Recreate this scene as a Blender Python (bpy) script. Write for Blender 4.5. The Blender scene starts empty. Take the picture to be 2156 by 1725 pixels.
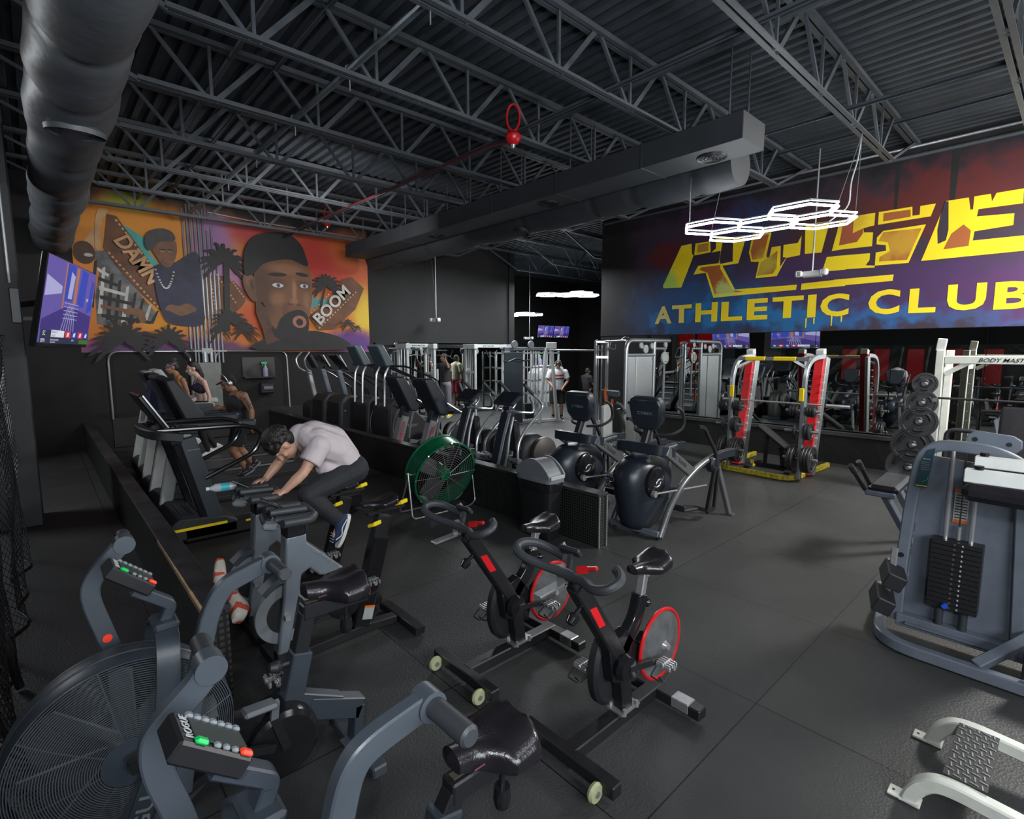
import bpy, bmesh, math, random
from mathutils import Vector, Matrix, Euler
random.seed(7)
V = Vector
S = bpy.context.scene
COL = S.collection
# ---------------------------------------------------------------- camera, world, exposure, main lights
cam_d = bpy.data.cameras.new('camera'); cam = bpy.data.objects.new('camera', cam_d); COL.objects.link(cam)
cam_d.sensor_fit = 'HORIZONTAL'; cam_d.sensor_width = 36.0
cam_d.lens = 36.0 * 1095.0 / 2156.0
cam_d.clip_start = 0.05
cam.location = (0, 0, 2.0)
cam.rotation_euler = (math.radians(90 - 6.527), 0, math.radians(-42.3))
S.camera = cam
w = bpy.data.worlds.new('world'); S.world = w; w.use_nodes = True
w.node_tree.nodes['Background'].inputs[0].default_value = (0.6, 0.75, 1.0, 1)
w.node_tree.nodes['Background'].inputs[1].default_value = 0.012
S.view_settings.view_transform = 'Standard'; S.view_settings.look = 'None'
S.view_settings.exposure = 0.0; S.view_settings.gamma = 1.0
S.view_settings.use_curve_mapping = False
S.cycles.use_denoising = True
S.cycles.max_bounces = 6; S.cycles.diffuse_bounces = 3; S.cycles.glossy_bounces = 3
S.cycles.transparent_max_bounces = 16
S.cycles.sample_clamp_indirect = 4.0; S.cycles.caustics_reflective = False; S.cycles.caustics_refractive = False
def area(name, loc, target, sx, sy, power, color=(0.93, 0.97, 1.0)):
    d = bpy.data.lights.new(name, 'AREA'); d.shape = 'RECTANGLE'; d.size = sx; d.size_y = sy
    d.energy = power; d.color = color
    o = bpy.data.objects.new(name, d); COL.objects.link(o); o.location = loc
    o.rotation_euler = (V(target) - V(loc)).to_track_quat('-Z', 'Y').to_euler()
    return o
def point(name, loc, power, r=0.2, color=(0.93, 0.97, 1.0)):
    d = bpy.data.lights.new(name, 'POINT'); d.energy = power; d.shadow_soft_size = r; d.color = color
    o = bpy.data.objects.new(name, d); COL.objects.link(o); o.location = loc
    return o
# the photographer's flash beside the camera with the gym's ceiling lamps, plus added ceiling and mural fills
point('flash_lamp', (-0.45, -0.6, 2.85), 190, 0.14)
area('flash_bounce', (1.2, -2.6, 2.3), (3.3, 3.2, 6.0), 3.2, 2.0, 330)  # added area light standing in for flash bounced off the rear wall
area('lamp_behind', (3.4, -2.2, 4.3), (4.2, 4.5, 0.0), 1.6, 0.7, 45)
area('lamp_cage', (-3.0, 9.6, 4.2), (0.2, 9.0, 0), 1.5, 1.0, 120)
area('lamp_right_hall', (8.6, -1.2, 4.0), (8.0, 2.8, 0.0), 1.4, 0.8, 430, (1.0, .98, .93))
area('mural_fill', (3.8, 8.0, 3.9), (3.8, 13.2, 3.2), 1.6, 0.6, 90, (1.0, .96, .92))  # added fill aimed at the back mural to brighten it, no fixture there
area('lamp_far_hall', (9.6, 10.2, 4.2), (9.4, 10.6, 0.0), 1.8, 1.8, 320)
area('lamp_deep_hall', (13.5, 12.0, 4.2), (13.5, 12.2, 0.0), 2.0, 2.0, 220)

# ---------------------------------------------------------------- materials
def _mat(name):
    m = bpy.data.materials.new(name); m.use_nodes = True
    return m, m.node_tree.nodes, m.node_tree.links, m.node_tree.nodes['Principled BSDF']
def mat(name, col, rough=0.5, metal=0.0, var=0.12, scale=9.0, bump=0.0, bscale=60.0, coat=0.0, spec=0.5):
    m, N, L, b = _mat(name)
    b.inputs['Roughness'].default_value = rough; b.inputs['Metallic'].default_value = metal
    b.inputs['Specular IOR Level'].default_value = spec
    b.inputs['Coat Weight'].default_value = coat
    tc = N.new('ShaderNodeTexCoord')
    if var:
        nz = N.new('ShaderNodeTexNoise'); nz.inputs['Scale'].default_value = scale; nz.inputs['Detail'].default_value = 4
        L.new(tc.outputs['Object'], nz.inputs['Vector'])
        cr = N.new('ShaderNodeValToRGB'); L.new(nz.outputs['Fac'], cr.inputs[0])
        cr.color_ramp.elements[0].position = .3; cr.color_ramp.elements[1].position = .7
        cr.color_ramp.elements[0].color = [max(0, c * (1 - var)) for c in col[:3]] + [1]
        cr.color_ramp.elements[1].color = [min(1, c * (1 + var)) for c in col[:3]] + [1]
        L.new(cr.outputs[0], b.inputs['Base Color'])
    else:
        b.inputs['Base Color'].default_value = list(col[:3]) + [1]
    if bump:
        n2 = N.new('ShaderNodeTexNoise'); n2.inputs['Scale'].default_value = bscale; n2.inputs['Detail'].default_value = 3
        L.new(tc.outputs['Object'], n2.inputs['Vector'])
        bp = N.new('ShaderNodeBump'); bp.inputs['Strength'].default_value = bump; bp.inputs['Distance'].default_value = .01
        L.new(n2.outputs['Fac'], bp.inputs['Height']); L.new(bp.outputs[0], b.inputs['Normal'])
    return m
def emit(name, col, strength):
    m, N, L, b = _mat(name)
    b.inputs['Base Color'].default_value = (0.02, 0.02, 0.02, 1)
    b.inputs['Emission Color'].default_value = list(col) + [1]; b.inputs['Emission Strength'].default_value = strength
    return m
def pattern_mat(name, kind, c1, c2, scale, rough=.6, bump=.4):
    """diamond / honeycomb rubber: object coordinates into a voronoi or checker pattern"""
    m, N, L, b = _mat(name); b.inputs['Roughness'].default_value = rough
    tc = N.new('ShaderNodeTexCoord')
    vo = N.new('ShaderNodeTexVoronoi'); vo.feature = 'DISTANCE_TO_EDGE' if kind == 'cell' else 'F1'
    vo.inputs['Scale'].default_value = scale; vo.inputs['Randomness'].default_value = 0.0 if kind != 'pebble' else 1.0
    L.new(tc.outputs['Object'], vo.inputs['Vector'])
    cr = N.new('ShaderNodeValToRGB'); L.new(vo.outputs['Distance'], cr.inputs[0])
    cr.color_ramp.elements[0].position = .12; cr.color_ramp.elements[1].position = .3
    cr.color_ramp.elements[0].color = list(c1) + [1]; cr.color_ramp.elements[1].color = list(c2) + [1]
    L.new(cr.outputs[0], b.inputs['Base Color'])
    bp = N.new('ShaderNodeBump'); bp.inputs['Strength'].default_value = bump; bp.inputs['Distance'].default_value = .01
    L.new(cr.outputs[0], bp.inputs['Height']); L.new(bp.outputs[0], b.inputs['Normal'])
    return m
K = {}
K['black'] = mat('black_powder_coat', (.012, .012, .014), .38, 0, .1)
K['blackgloss'] = mat('black_gloss_plastic', (.01, .01, .012), .16, 0, .1)
K['blackmatt'] = mat('black_matt_plastic', (.014, .015, .018), .55, 0, .15, bump=.1)
K['rubber'] = mat('black_rubber_grip', (.03, .034, .04), .5, 0, .1, bump=.08, bscale=300)
K['slate'] = mat('slate_grey_paint', (.030, .039, .052), .42, 0, .05, bump=.04, bscale=250)
K['slatelt'] = mat('slate_grey_lighter', (.052, .064, .080), .38, 0, .06, bump=.03, bscale=200)
K['bluegrey'] = mat('blue_grey_frame_paint', (.12, .14, .175), .35, 0, .08)
K['tggrey'] = mat('satin_grey_frame', (.15, .175, .205), .33, .25, .05)
K['silver'] = mat('satin_silver', (.42, .44, .47), .3, .75, .05)
K['chrome'] = mat('chrome', (.58, .59, .61), .22, .72, .04)
K['steel'] = mat('brushed_steel', (.36, .37, .38), .34, .65, .1, 40)
K['armgrey'] = mat('grey_metallic_arm', (.16, .165, .175), .32, .5, .05)
K['navy'] = mat('navy_plastic', (.015, .020, .030), .35, 0, .1)
K['leather'] = mat('black_leather', (.012, .011, .014), .24, 0, .2, bump=.12, bscale=140)
K['stitch'] = mat('dark_red_stitching', (.09, .012, .016), .6, 0, .1)
K['red'] = mat('red_paint', (.55, .012, .016), .3, 0, .08)
K['darkred'] = mat('dark_red_paint', (.22, .010, .016), .32, 0, .08)
K['yellow'] = mat('yellow_plastic', (.75, .56, .01), .4, 0, .05)
K['yellowworn'] = mat('worn_yellow_paint', (.42, .33, .03), .5, 0, .6, 22)
K['green'] = mat('green_drum_paint', (.004, .085, .036), .3, 0, .1)
K['orange'] = mat('orange_fabric', (.75, .14, .01), .6)
K['white'] = mat('white_paint', (.60, .62, .60), .4, 0, .08)
K['cream'] = mat('cream_white_paint', (.62, .64, .58), .4, 0, .08, 14)
K['whitegrey'] = mat('light_grey_paint', (.36, .38, .38), .4, 0, .08)
K['grey'] = mat('mid_grey_plastic', (.13, .145, .16), .5, 0, .06)
K['wood'] = mat('bare_wood', (.42, .29, .17), .7, 0, .3, 30)
K['screen'] = mat('dark_lcd', (.045, .055, .052), .25, 0, .05)
K['wheel'] = mat('pale_green_wheel', (.35, .38, .22), .45, 0, .1)
K['guardwire'] = mat('guard_wire', (.075, .088, .105), .4, .2, .05)
K['disc'] = mat('polished_flywheel', (.16, .165, .17), .3, .45, .25, 14)
K['iron'] = mat('cast_iron_plate', (.026, .026, .028), .42, .2, .2, bump=.1)
K['btn'] = mat('grey_button', (.16, .18, .2), .45)
K['btngreen'] = mat('green_button', (.0, .42, .09), .4)
K['btnred'] = mat('red_button', (.85, .05, .02), .4)
K['mirror'] = mat('mirror_glass', (.80, .84, .82), .012, 1.0, 0)
K['ceil'] = mat('dark_painted_deck', (.034, .042, .052), .6, 0, .15, 3)
K['joist'] = mat('dark_painted_steel', (.052, .062, .074), .5, 0, .15, 6)
K['duct'] = mat('painted_duct_wrap', (.095, .105, .118), .5, 0, .2, 2.2, bump=.9, bscale=5.0)
K['ductbox'] = mat('painted_sheet_metal_duct', (.027, .031, .037), .6, 0, .12, 3)
K['wallblack'] = mat('black_wall_paint', (.0055, .0055, .006), .8, 0, .2, 2)
K['blackwood'] = mat('black_painted_board', (.020, .021, .023), .5, 0, .5, 5)
K['galv'] = mat('galvanised_conduit', (.42, .45, .48), .35, .7, .1, 20)
K['skinA'] = mat('skin_tan', (.48, .27, .19), .5, 0, .06)
K['skinB'] = mat('skin_brown', (.26, .125, .07), .5, 0, .1)
K['skinC'] = mat('skin_dark_brown', (.15, .075, .045), .5, 0, .1)
K['skinD'] = mat('skin_light', (.55, .36, .29), .5, 0, .06)
K['hair'] = mat('black_hair', (.008, .007, .007), .55, 0, .3, 60, bump=.8, bscale=90)
K['hairbrown'] = mat('dark_brown_hair', (.016, .010, .008), .5, 0, .3, 60, bump=.8, bscale=90)
K['denim'] = mat('dark_trouser_cloth', (.010, .012, .017), .8, 0, .15, 20, bump=.2, bscale=120)
K['tee'] = mat('mauve_white_tee_cloth', (.46, .41, .43), .85, 0, .05, 6, bump=.5, bscale=14)
K['blackcloth'] = mat('black_cloth', (.010, .010, .012), .85, 0, .2, 20)
K['greycloth'] = mat('grey_marl_cloth', (.12, .12, .135), .85, 0, .2, 40)
K['navycloth'] = mat('navy_cloth', (.010, .016, .05), .8, 0, .2, 12)
K['maroon'] = mat('maroon_cloth', (.20, .008, .025), .8)
K['creamcloth'] = mat('cream_cloth', (.45, .42, .30), .85)
K['whitecloth'] = mat('white_cloth', (.55, .55, .56), .85)
K['amber'] = mat('amber_cloth', (.45, .19, .02), .8)
K['shoeblue'] = mat('navy_suede', (.012, .03, .09), .8)
K['lum'] = emit('led_tube_light', (.93, .97, 1.0), 34)

# ---------------------------------------------------------------- geometry helpers
def fil(pts, r, n=5):
    """round the inner corners of a polyline"""
    P = [V(p) for p in pts]; out = [P[0]]
    for i in range(1, len(P) - 1):
        a, b, c = P[i-1], P[i], P[i+1]
        rr = r[i] if isinstance(r, (list, tuple)) else r
        d1 = (a - b); d2 = (c - b)
        l = min(rr, d1.length * .49, d2.length * .49)
        p, q = b + d1.normalized() * l, b + d2.normalized() * l
        for k in range(n + 1):
            t = k / n
            out.append(p * (1-t)**2 + b * 2*t*(1-t) + q * t*t)
    out.append(P[-1]); return out
def spl(pts, n=6):
    """Catmull-Rom through points"""
    P = [V(p) for p in pts]; Q = [P[0]*2 - P[1]] + P + [P[-1]*2 - P[-2]]; out = []
    for i in range(1, len(Q) - 2):
        a, b, c, d = Q[i-1:i+3]
        for k in range(n):
            t = k / n
            out.append(.5 * ((2*b) + (c-a)*t + (2*a-5*b+4*c-d)*t*t + (3*b-a-3*c+d)*t**3))
    out.append(P[-1]); return out
class MB:
    def __init__(s): s.v = []; s.f = []
    def add(s, vs, fs):
        n = len(s.v); s.v += [V(v) for v in vs]; s.f += [tuple(i + n for i in f) for f in fs]; return s
    def box(s, c, d, rot=None, bev=0.0):
        h = [x / 2 for x in d]; b = min(bev, min(h) * .9)
        R = rot if isinstance(rot, Matrix) else (Euler(rot).to_matrix() if rot else Matrix.Identity(3))
        C = V(c)
        if b <= 0:
            vs = [R @ V((x*h[0], y*h[1], z*h[2])) + C for x in (-1, 1) for y in (-1, 1) for z in (-1, 1)]
            return s.add(vs, [(0,1,3,2),(4,6,7,5),(0,4,5,1),(2,3,7,6),(0,2,6,4),(1,5,7,3)])
        idx = {}; vs = []
        for x in (-1, 1):
            for y in (-1, 1):
                for z in (-1, 1):
                    for a in range(3):
                        q = [x*h[0], y*h[1], z*h[2]]
                        for k in range(3):
                            if k != a: q[k] -= math.copysign(b, q[k])
                        idx[(x, y, z, a)] = len(vs); vs.append(R @ V(q) + C)
        fs = []
        def key(a, sa, bb, sb, cc, sc, ax):
            q = [0, 0, 0]; q[a] = sa; q[bb] = sb; q[cc] = sc; return idx[(q[0], q[1], q[2], ax)]
        for a in range(3):
            bb, cc = (a+1) % 3, (a+2) % 3
            for sa in (-1, 1):
                fs.append(tuple(key(a, sa, bb, sb, cc, sc, a) for sb, sc in ((-1,-1),(1,-1),(1,1),(-1,1))))
                for sb in (-1, 1):
                    fs.append((key(a,sa,bb,sb,cc,-1,a), key(a,sa,bb,sb,cc,1,a), key(a,sa,bb,sb,cc,1,bb), key(a,sa,bb,sb,cc,-1,bb)))
        for x in (-1, 1):
            for y in (-1, 1):
                for z in (-1, 1): fs.append(tuple(idx[(x, y, z, a)] for a in range(3)))
        return s.add(vs, fs)
    def bar(s, p, q, w, h, side=(0, 1, 0), bev=0.0):
        """box beam from p to q; w along side, h across"""
        p, q = V(p), V(q); t = (q - p).normalized(); sd = V(side); sd = (sd - t * sd.dot(t))
        if sd.length < 1e-4: sd = t.orthogonal()
        sd.normalize(); n = t.cross(sd)
        R = Matrix((t, sd, n)).transposed()
        return s.box((p + q) / 2, ((q - p).length, w, h), R, bev)
    def sweep(s, pts, prof, side=None, closed=False, scale=None):
        P = [V(p) for p in pts]; n = len(P); m = len(prof); vs = []; up = None
        for i in range(n):
            a = P[(i-1) % n] if (closed or i > 0) else P[i]; b = P[(i+1) % n] if (closed or i < n-1) else P[i]
            t = (b - a)
            t = t.normalized() if t.length > 1e-9 else V((0, 0, 1))
            if side is not None:
                sd = V(side); sd = sd - t * sd.dot(t)
                sd = sd.normalized() if sd.length > 1e-5 else t.orthogonal().normalized()
            else:
                if up is None: up = t.orthogonal().normalized()
                up = up - t * up.dot(t); up = up.normalized() if up.length > 1e-6 else t.orthogonal().normalized(); sd = up
            nn = t.cross(sd); k = scale[i] if scale else 1.0
            vs += [P[i] + sd * (x * k) + nn * (y * k) for x, y in prof]
        fs = []
        for i in range(n if closed else n - 1):
            j = (i + 1) % n
            for a in range(m):
                b = (a + 1) % m; fs.append((i*m+a, i*m+b, j*m+b, j*m+a))
        if not closed: fs += [tuple(range(m))[::-1], tuple((n-1)*m + a for a in range(m))]
        return s.add(vs, fs)
    def tube(s, pts, r, seg=8, closed=False, side=None):
        r0 = r if not isinstance(r, (list, tuple)) else 1.0
        prof = [(math.cos(2*math.pi*k/seg) * r0, math.sin(2*math.pi*k/seg) * r0) for k in range(seg)]
        return s.sweep(pts, prof, side, closed, list(r) if isinstance(r, (list, tuple)) else None)
    def rt(s, pts, w, h, side=(0, 1, 0), closed=False, ch=.12):
        b = min(w, h) * ch; x, y = w/2, h/2
        prof = [(-x+b,-y),(x-b,-y),(x,-y+b),(x,y-b),(x-b,y),(-x+b,y),(-x,y-b),(-x,-y+b)]
        return s.sweep(pts, prof, side, closed)
    def cyl(s, p, q, r, r2=None, seg=16):
        p, q = V(p), V(q); r2 = r if r2 is None else r2
        return s.tube([p, q], [r, r2], seg)
    def lathe(s, prof, o, ax=(0, 0, 1), seg=24):
        ax = V(ax).normalized(); u = ax.orthogonal().normalized(); w_ = ax.cross(u); o = V(o); m = len(prof)
        vs = [o + ax * z + (u * math.cos(2*math.pi*k/seg) + w_ * math.sin(2*math.pi*k/seg)) * max(r, 1e-4) for k in range(seg) for r, z in prof]
        fs = [(k*m+i, k*m+i+1, ((k+1) % seg)*m+i+1, ((k+1) % seg)*m+i) for k in range(seg) for i in range(m-1)]
        return s.add(vs, fs)
    def ring(s, c, ax, R, r, seg=40, rs=6):
        ax = V(ax).normalized(); u = ax.orthogonal().normalized(); w_ = ax.cross(u); c = V(c)
        return s.tube([c + (u*math.cos(2*math.pi*k/seg) + w_*math.sin(2*math.pi*k/seg)) * R for k in range(seg)], r, rs, True)
    def ell(s, c, r, rot=None, seg=14, rings=9):
        R = rot if isinstance(rot, Matrix) else (Euler(rot).to_matrix() if rot else Matrix.Identity(3)); C = V(c)
        vs = [C + R @ V((0, 0, r[2]))]
        for i in range(1, rings):
            t = math.pi * i / rings
            vs += [C + R @ V((r[0]*math.sin(t)*math.cos(2*math.pi*k/seg), r[1]*math.sin(t)*math.sin(2*math.pi*k/seg), r[2]*math.cos(t))) for k in range(seg)]
        vs.append(C - R @ V((0, 0, r[2]))); e = len(vs) - 1; fs = []
        for k in range(seg):
            k2 = (k+1) % seg; fs.append((0, 1+k, 1+k2)); fs.append((e, e-seg+k2, e-seg+k))
            for i in range(rings-2): fs.append((1+i*seg+k, 1+(i+1)*seg+k, 1+(i+1)*seg+k2, 1+i*seg+k2))
        return s.add(vs, fs)
    def cap(s, p, q, r1, r2=None, seg=10):
        """capsule with tapering radius"""
        r2 = r1 if r2 is None else r2; p, q = V(p), V(q)
        s.ell(p, (r1,)*3, seg=seg, rings=8); s.ell(q, (r2,)*3, seg=seg, rings=8); return s.tube([p, q], [r1, r2], seg)
    def prism(s, poly, a, b, plane='xz', o=(0, 0, 0)):
        """extrude a 2D outline: plane xz -> along y from a to b, yz -> along x, xy -> along z"""
        def P(u, v, t): return V({'xz': (u, t, v), 'yz': (t, u, v), 'xy': (u, v, t)}[plane]) + V(o)
        n = len(poly); vs = [P(u, v, a) for u, v in poly] + [P(u, v, b) for u, v in poly]
        return s.add(vs, [tuple(range(n))[::-1], tuple(range(n, 2*n))] + [(i, (i+1) % n, n+(i+1) % n, n+i) for i in range(n)])
    def xf(s, M):
        s.v = [M @ v for v in s.v]; return s
    def build(s, name, m, parent=None, ang=35, bevel=0.0, smooth=True):
        me = bpy.data.meshes.new(name); me.from_pydata([tuple(v) for v in s.v], [], s.f)
        bm = bmesh.new(); bm.from_mesh(me); bmesh.ops.recalc_face_normals(bm, faces=bm.faces); bm.to_mesh(me); bm.free()
        if smooth:
            me.shade_smooth(); me.set_sharp_from_angle(angle=math.radians(ang))
        o = bpy.data.objects.new(name, me); COL.objects.link(o)
        me.materials.append(K[m] if isinstance(m, str) else m)
        if parent is not None: o.parent = parent
        if bevel:
            md = o.modifiers.new('edge', 'BEVEL'); md.width = bevel; md.segments = 2; md.limit_method = 'ANGLE'; md.angle_limit = math.radians(40)
        return o
def arc2(cx, cz, r, a0, a1, n=12, rz=None):
    rz = r if rz is None else rz
    return [(cx + r*math.cos(math.radians(a0+(a1-a0)*k/n)), cz + rz*math.sin(math.radians(a0+(a1-a0)*k/n))) for k in range(n+1)]
def tag(o, label, cat, group=None):
    o['label'] = label; o['category'] = cat
    if group: o['group'] = group
    return o
def thing(name, label, cat, loc=(0, 0, 0), rz=0.0, group=None):
    o = bpy.data.objects.new(name, None); COL.objects.link(o); o.location = loc; o.rotation_euler = (0, 0, rz)
    o.empty_display_size = .1
    return tag(o, label, cat, group)
def struct(o):
    o['kind'] = 'structure'; return o
def dup(root, loc, label, rz=None, group=None):
    r = root.copy(); COL.objects.link(r); r.location = loc; r['label'] = label
    if rz is not None: r.rotation_euler = (0, 0, rz)
    if group: r['group'] = group
    for ch in list(root.children):
        c = ch.copy(); COL.objects.link(c); c.parent = r
        for g in ch.children:
            d = g.copy(); COL.objects.link(d); d.parent = c
    return r
def text(s, name, m, parent, o, ux, uy, h, width=None, bold=0.0, dep=.003, shear=0.0, center=False):
    cu = bpy.data.curves.new(name, 'FONT'); cu.body = s; cu.offset = bold; cu.extrude = .001; cu.shear = shear
    cu.resolution_u = 3
    t = bpy.data.objects.new(name, cu); me = bpy.data.meshes.new_from_object(t)
    bpy.data.objects.remove(t); bpy.data.curves.remove(cu)
    xs = [v.co.x for v in me.vertices]; ys = [v.co.y for v in me.vertices]
    x0, x1, y0, y1 = min(xs), max(xs), min(ys), max(ys)
    ky = h / (y1 - y0); kx = (width / (x1 - x0)) if width else ky
    ux, uy = V(ux).normalized(), V(uy).normalized(); n = ux.cross(uy); o = V(o)
    for v in me.vertices:
        a = (v.co.x - x0) * kx - ((x1-x0)*kx/2 if center else 0); b = (v.co.y - y0) * ky
        v.co = o + ux * a + uy * b + n * (dep if v.co.z > 0 else 0.0005)
    me.name = name; ob = bpy.data.objects.new(name, me); COL.objects.link(ob); me.materials.clear(); me.materials.append(K[m] if isinstance(m, str) else m)
    if parent is not None: ob.parent = parent
    return ob
def remesh(o, vox, sm=4):
    md = o.modifiers.new('skin', 'REMESH'); md.mode = 'VOXEL'; md.voxel_size = vox; md.use_smooth_shade = True
    m2 = o.modifiers.new('soft', 'SMOOTH'); m2.factor = .5; m2.iterations = sm
    return o
# ---------------------------------------------------------------- room shell
def floor_mat():
    m, N, L, b = _mat('rubber_floor_mats'); tc = N.new('ShaderNodeTexCoord')
    mp = N.new('ShaderNodeMapping'); mp.inputs['Location'].default_value = (-.48, -1.1, 0); L.new(tc.outputs['Object'], mp.inputs[0])
    br = N.new('ShaderNodeTexBrick'); br.inputs['Scale'].default_value = 1.0; br.inputs['Mortar Size'].default_value = .004
    br.inputs['Brick Width'].default_value = 1.2; br.inputs['Row Height'].default_value = 1.28; br.offset = 0.0
    br.inputs['Color1'].default_value = (.040, .041, .042, 1); br.inputs['Color2'].default_value = (.048, .049, .049, 1); br.inputs['Mortar'].default_value = (.006, .006, .006, 1)
    L.new(mp.outputs[0], br.inputs['Vector'])
    nz = N.new('ShaderNodeTexNoise'); nz.inputs['Scale'].default_value = 1.1; nz.inputs['Detail'].default_value = 5; L.new(tc.outputs['Object'], nz.inputs['Vector'])
    mr = N.new('ShaderNodeMapRange'); mr.inputs[1].default_value = .3; mr.inputs[2].default_value = .7; mr.inputs[3].default_value = .75; mr.inputs[4].default_value = 1.15
    L.new(nz.outputs['Fac'], mr.inputs[0])
    mx = N.new('ShaderNodeMix'); mx.data_type = 'RGBA'; mx.blend_type = 'MULTIPLY'; mx.inputs[0].default_value = 1.0
    L.new(br.outputs['Color'], mx.inputs[6]); L.new(mr.outputs[0], mx.inputs[7]); L.new(mx.outputs[2], b.inputs['Base Color'])
    vo = N.new('ShaderNodeTexVoronoi'); vo.inputs['Scale'].default_value = 85; L.new(tc.outputs['Object'], vo.inputs['Vector'])
    bp = N.new('ShaderNodeBump'); bp.inputs['Strength'].default_value = .35; bp.inputs['Distance'].default_value = .004
    L.new(vo.outputs['Distance'], bp.inputs['Height']); L.new(bp.outputs[0], b.inputs['Normal'])
    b.inputs['Roughness'].default_value = .52; b.inputs['Specular IOR Level'].default_value = .4
    return m
fm = floor_mat()
struct(MB().box((8, 8, -.05), (34, 26, .1)).build('floor', fm))
# corrugated steel roof deck
prof = []; x = -9.0; p = .165
while x < 22: prof += [(x, 5.22), (x+p*.42, 5.22), (x+p*.52, 5.28), (x+p*.9, 5.28)]; x += p
mb = MB(); n = len(prof)
mb.add([(a, -5, z) for a, z in prof] + [(a, 19, z) for a, z in prof], [(i, i+1, n+i+1, n+i) for i in range(n-1)])
mb.box((6.5, 7, 5.45), (31, 24, .2))
struct(mb.build('ceiling', 'ceil', ang=20))
def wall(name, c, d, m='wallblack'): return struct(MB().box(c, d).build(name, m))
wall('wall_back', (3.3, 13.35, 2.65), (17.2, .2, 5.3))
wall('wall_front', (6, -4.1, 2.65), (32, .2, 5.3))
wall('wall_right', (10.48, 2.1, 3.8), (.3, 12.0, 2.92))
wall('wall_right_base', (10.49, 1.5, .27), (.28, 10.8, .54))
wall('wall_right_pillar', (10.48, 7.45, 1.17), (.3, 1.3, 2.34))
wall('wall_right_core', (10.56, 1.4, 1.44), (.14, 10.8, 1.8))
wall('wall_left', (-8.6, 4.5, 2.65), (.2, 18, 5.3))
wall('wall_far', (16, 17.1, 2.65), (12, .2, 5.3))
wall('wall_far_side', (20.1, 10, 2.65), (.2, 14, 5.3))
wall('wall_hall_corner', (12.0, 15.1, 2.65), (.24, 3.8, 5.3))
wall('wall_return', (15.4, 3.9, 2.65), (9.6, .2, 5.3))
K['diamond'] = pattern_mat('diamond_rubber_wall_mat', 'cell', (.004, .004, .004), (.035, .036, .036), 34, .45, .8)
K['honey'] = pattern_mat('honeycomb_rubber_mat', 'cell', (.003, .003, .003), (.03, .032, .032), 26, .5, .8)
struct(MB().box((10.34, 1.5, .25), (.02, 10.8, .50)).build('trim_base_mat', 'diamond'))
struct(MB().box((10.335, 1.5, .535), (.07, 10.8, .075), bev=.008).build('trim_mirror_ledge', mat('charcoal_ledge', (.05, .05, .052), .45)))
struct(MB().box((3.0, 13.235, .32), (3.9, .02, .6)).build('trim_back_mat', 'diamond'))
# mirrors (each sheet its own)
for i in range(9):
    y1 = 6.80 - i * 1.16
    tag(MB().box((10.478, y1 - .57, 1.455), (.012, 1.15, 1.77)).build('wall_mirror', 'mirror'), 'frameless gym mirror sheet on the right wall under the painted header', 'mirror', 'mirror sheets on the right wall')
for i in range(4):
    x0 = 6.9 + i * 1.2
    tag(MB().box((x0 + .59, 13.24, 1.18), (1.19, .012, 2.06)).build('wall_mirror', 'mirror'), 'frameless gym mirror sheet on the back wall behind the cable station', 'mirror', 'mirror sheets on the back wall')
# columns and beam on the left
struct(MB().box((-.36, 8.2, 2.3), (.56, .6, 4.6), bev=.01).build('wall_left_column', mat('dark_column_paint', (.02, .023, .027), .55)))
struct(MB().box((-.5, 4.3, 4.95), (.22, 18.0, .46)).build('trim_left_beam', 'joist'))
struct(MB().box((-.62, 1.0, 2.6), (.3, .3, 5.2)).build('wall_left_post', 'joist'))
# low partition walls
hw = MB().box((.64, 8.2, .27), (.11, 10.1, .54)).build('wall_partition_left', 'honey'); struct(hw)
t = MB().box((.64, 8.2, .555), (.135, 10.1, .03), bev=.004).build('trim_partition_left', 'blackwood'); struct(t)
sp = MB()
for a, b_, wd in ((3.16, 3.5, .016), (3.5, 3.95, .011), (3.95, 4.3, .007), (4.3, 4.62, .004)):
    sp.box((.571, (a+b_)/2, .556), (wd, b_-a, .030))
struct(sp.build('trim_bare_edge', 'wood'))
struct(MB().box((4.13, 8.2, .265), (.13, 10.05, .53)).build('wall_partition_middle', 'diamond'))
struct(MB().box((4.13, 8.2, .545), (.155, 10.07, .035), bev=.004).build('trim_partition_middle', mat('black_laminate_cap', (.024, .024, .026), .35, 0, .3, 8)))
mb = MB()
for z0 in (4.07, 4.19): mb.bar((z0, 3.165, 0), (z0, 3.165, .53), .012, .012, side=(1, 0, 0))
struct(mb.build('trim_partition_corner', 'steel'))
# red and black pads on the far cage wall (seen in the mirror)
for i in range(9):
    y = -2.6 + i * 1.3
    tag(MB().box((-8.46, y, 1.3), (.08, .62, 1.5), bev=.02).build('wall_pad', 'red'), 'red vertical safety pad on the far cage wall, seen in the right mirror', 'wall pad', 'red pads on the cage wall')
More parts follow.
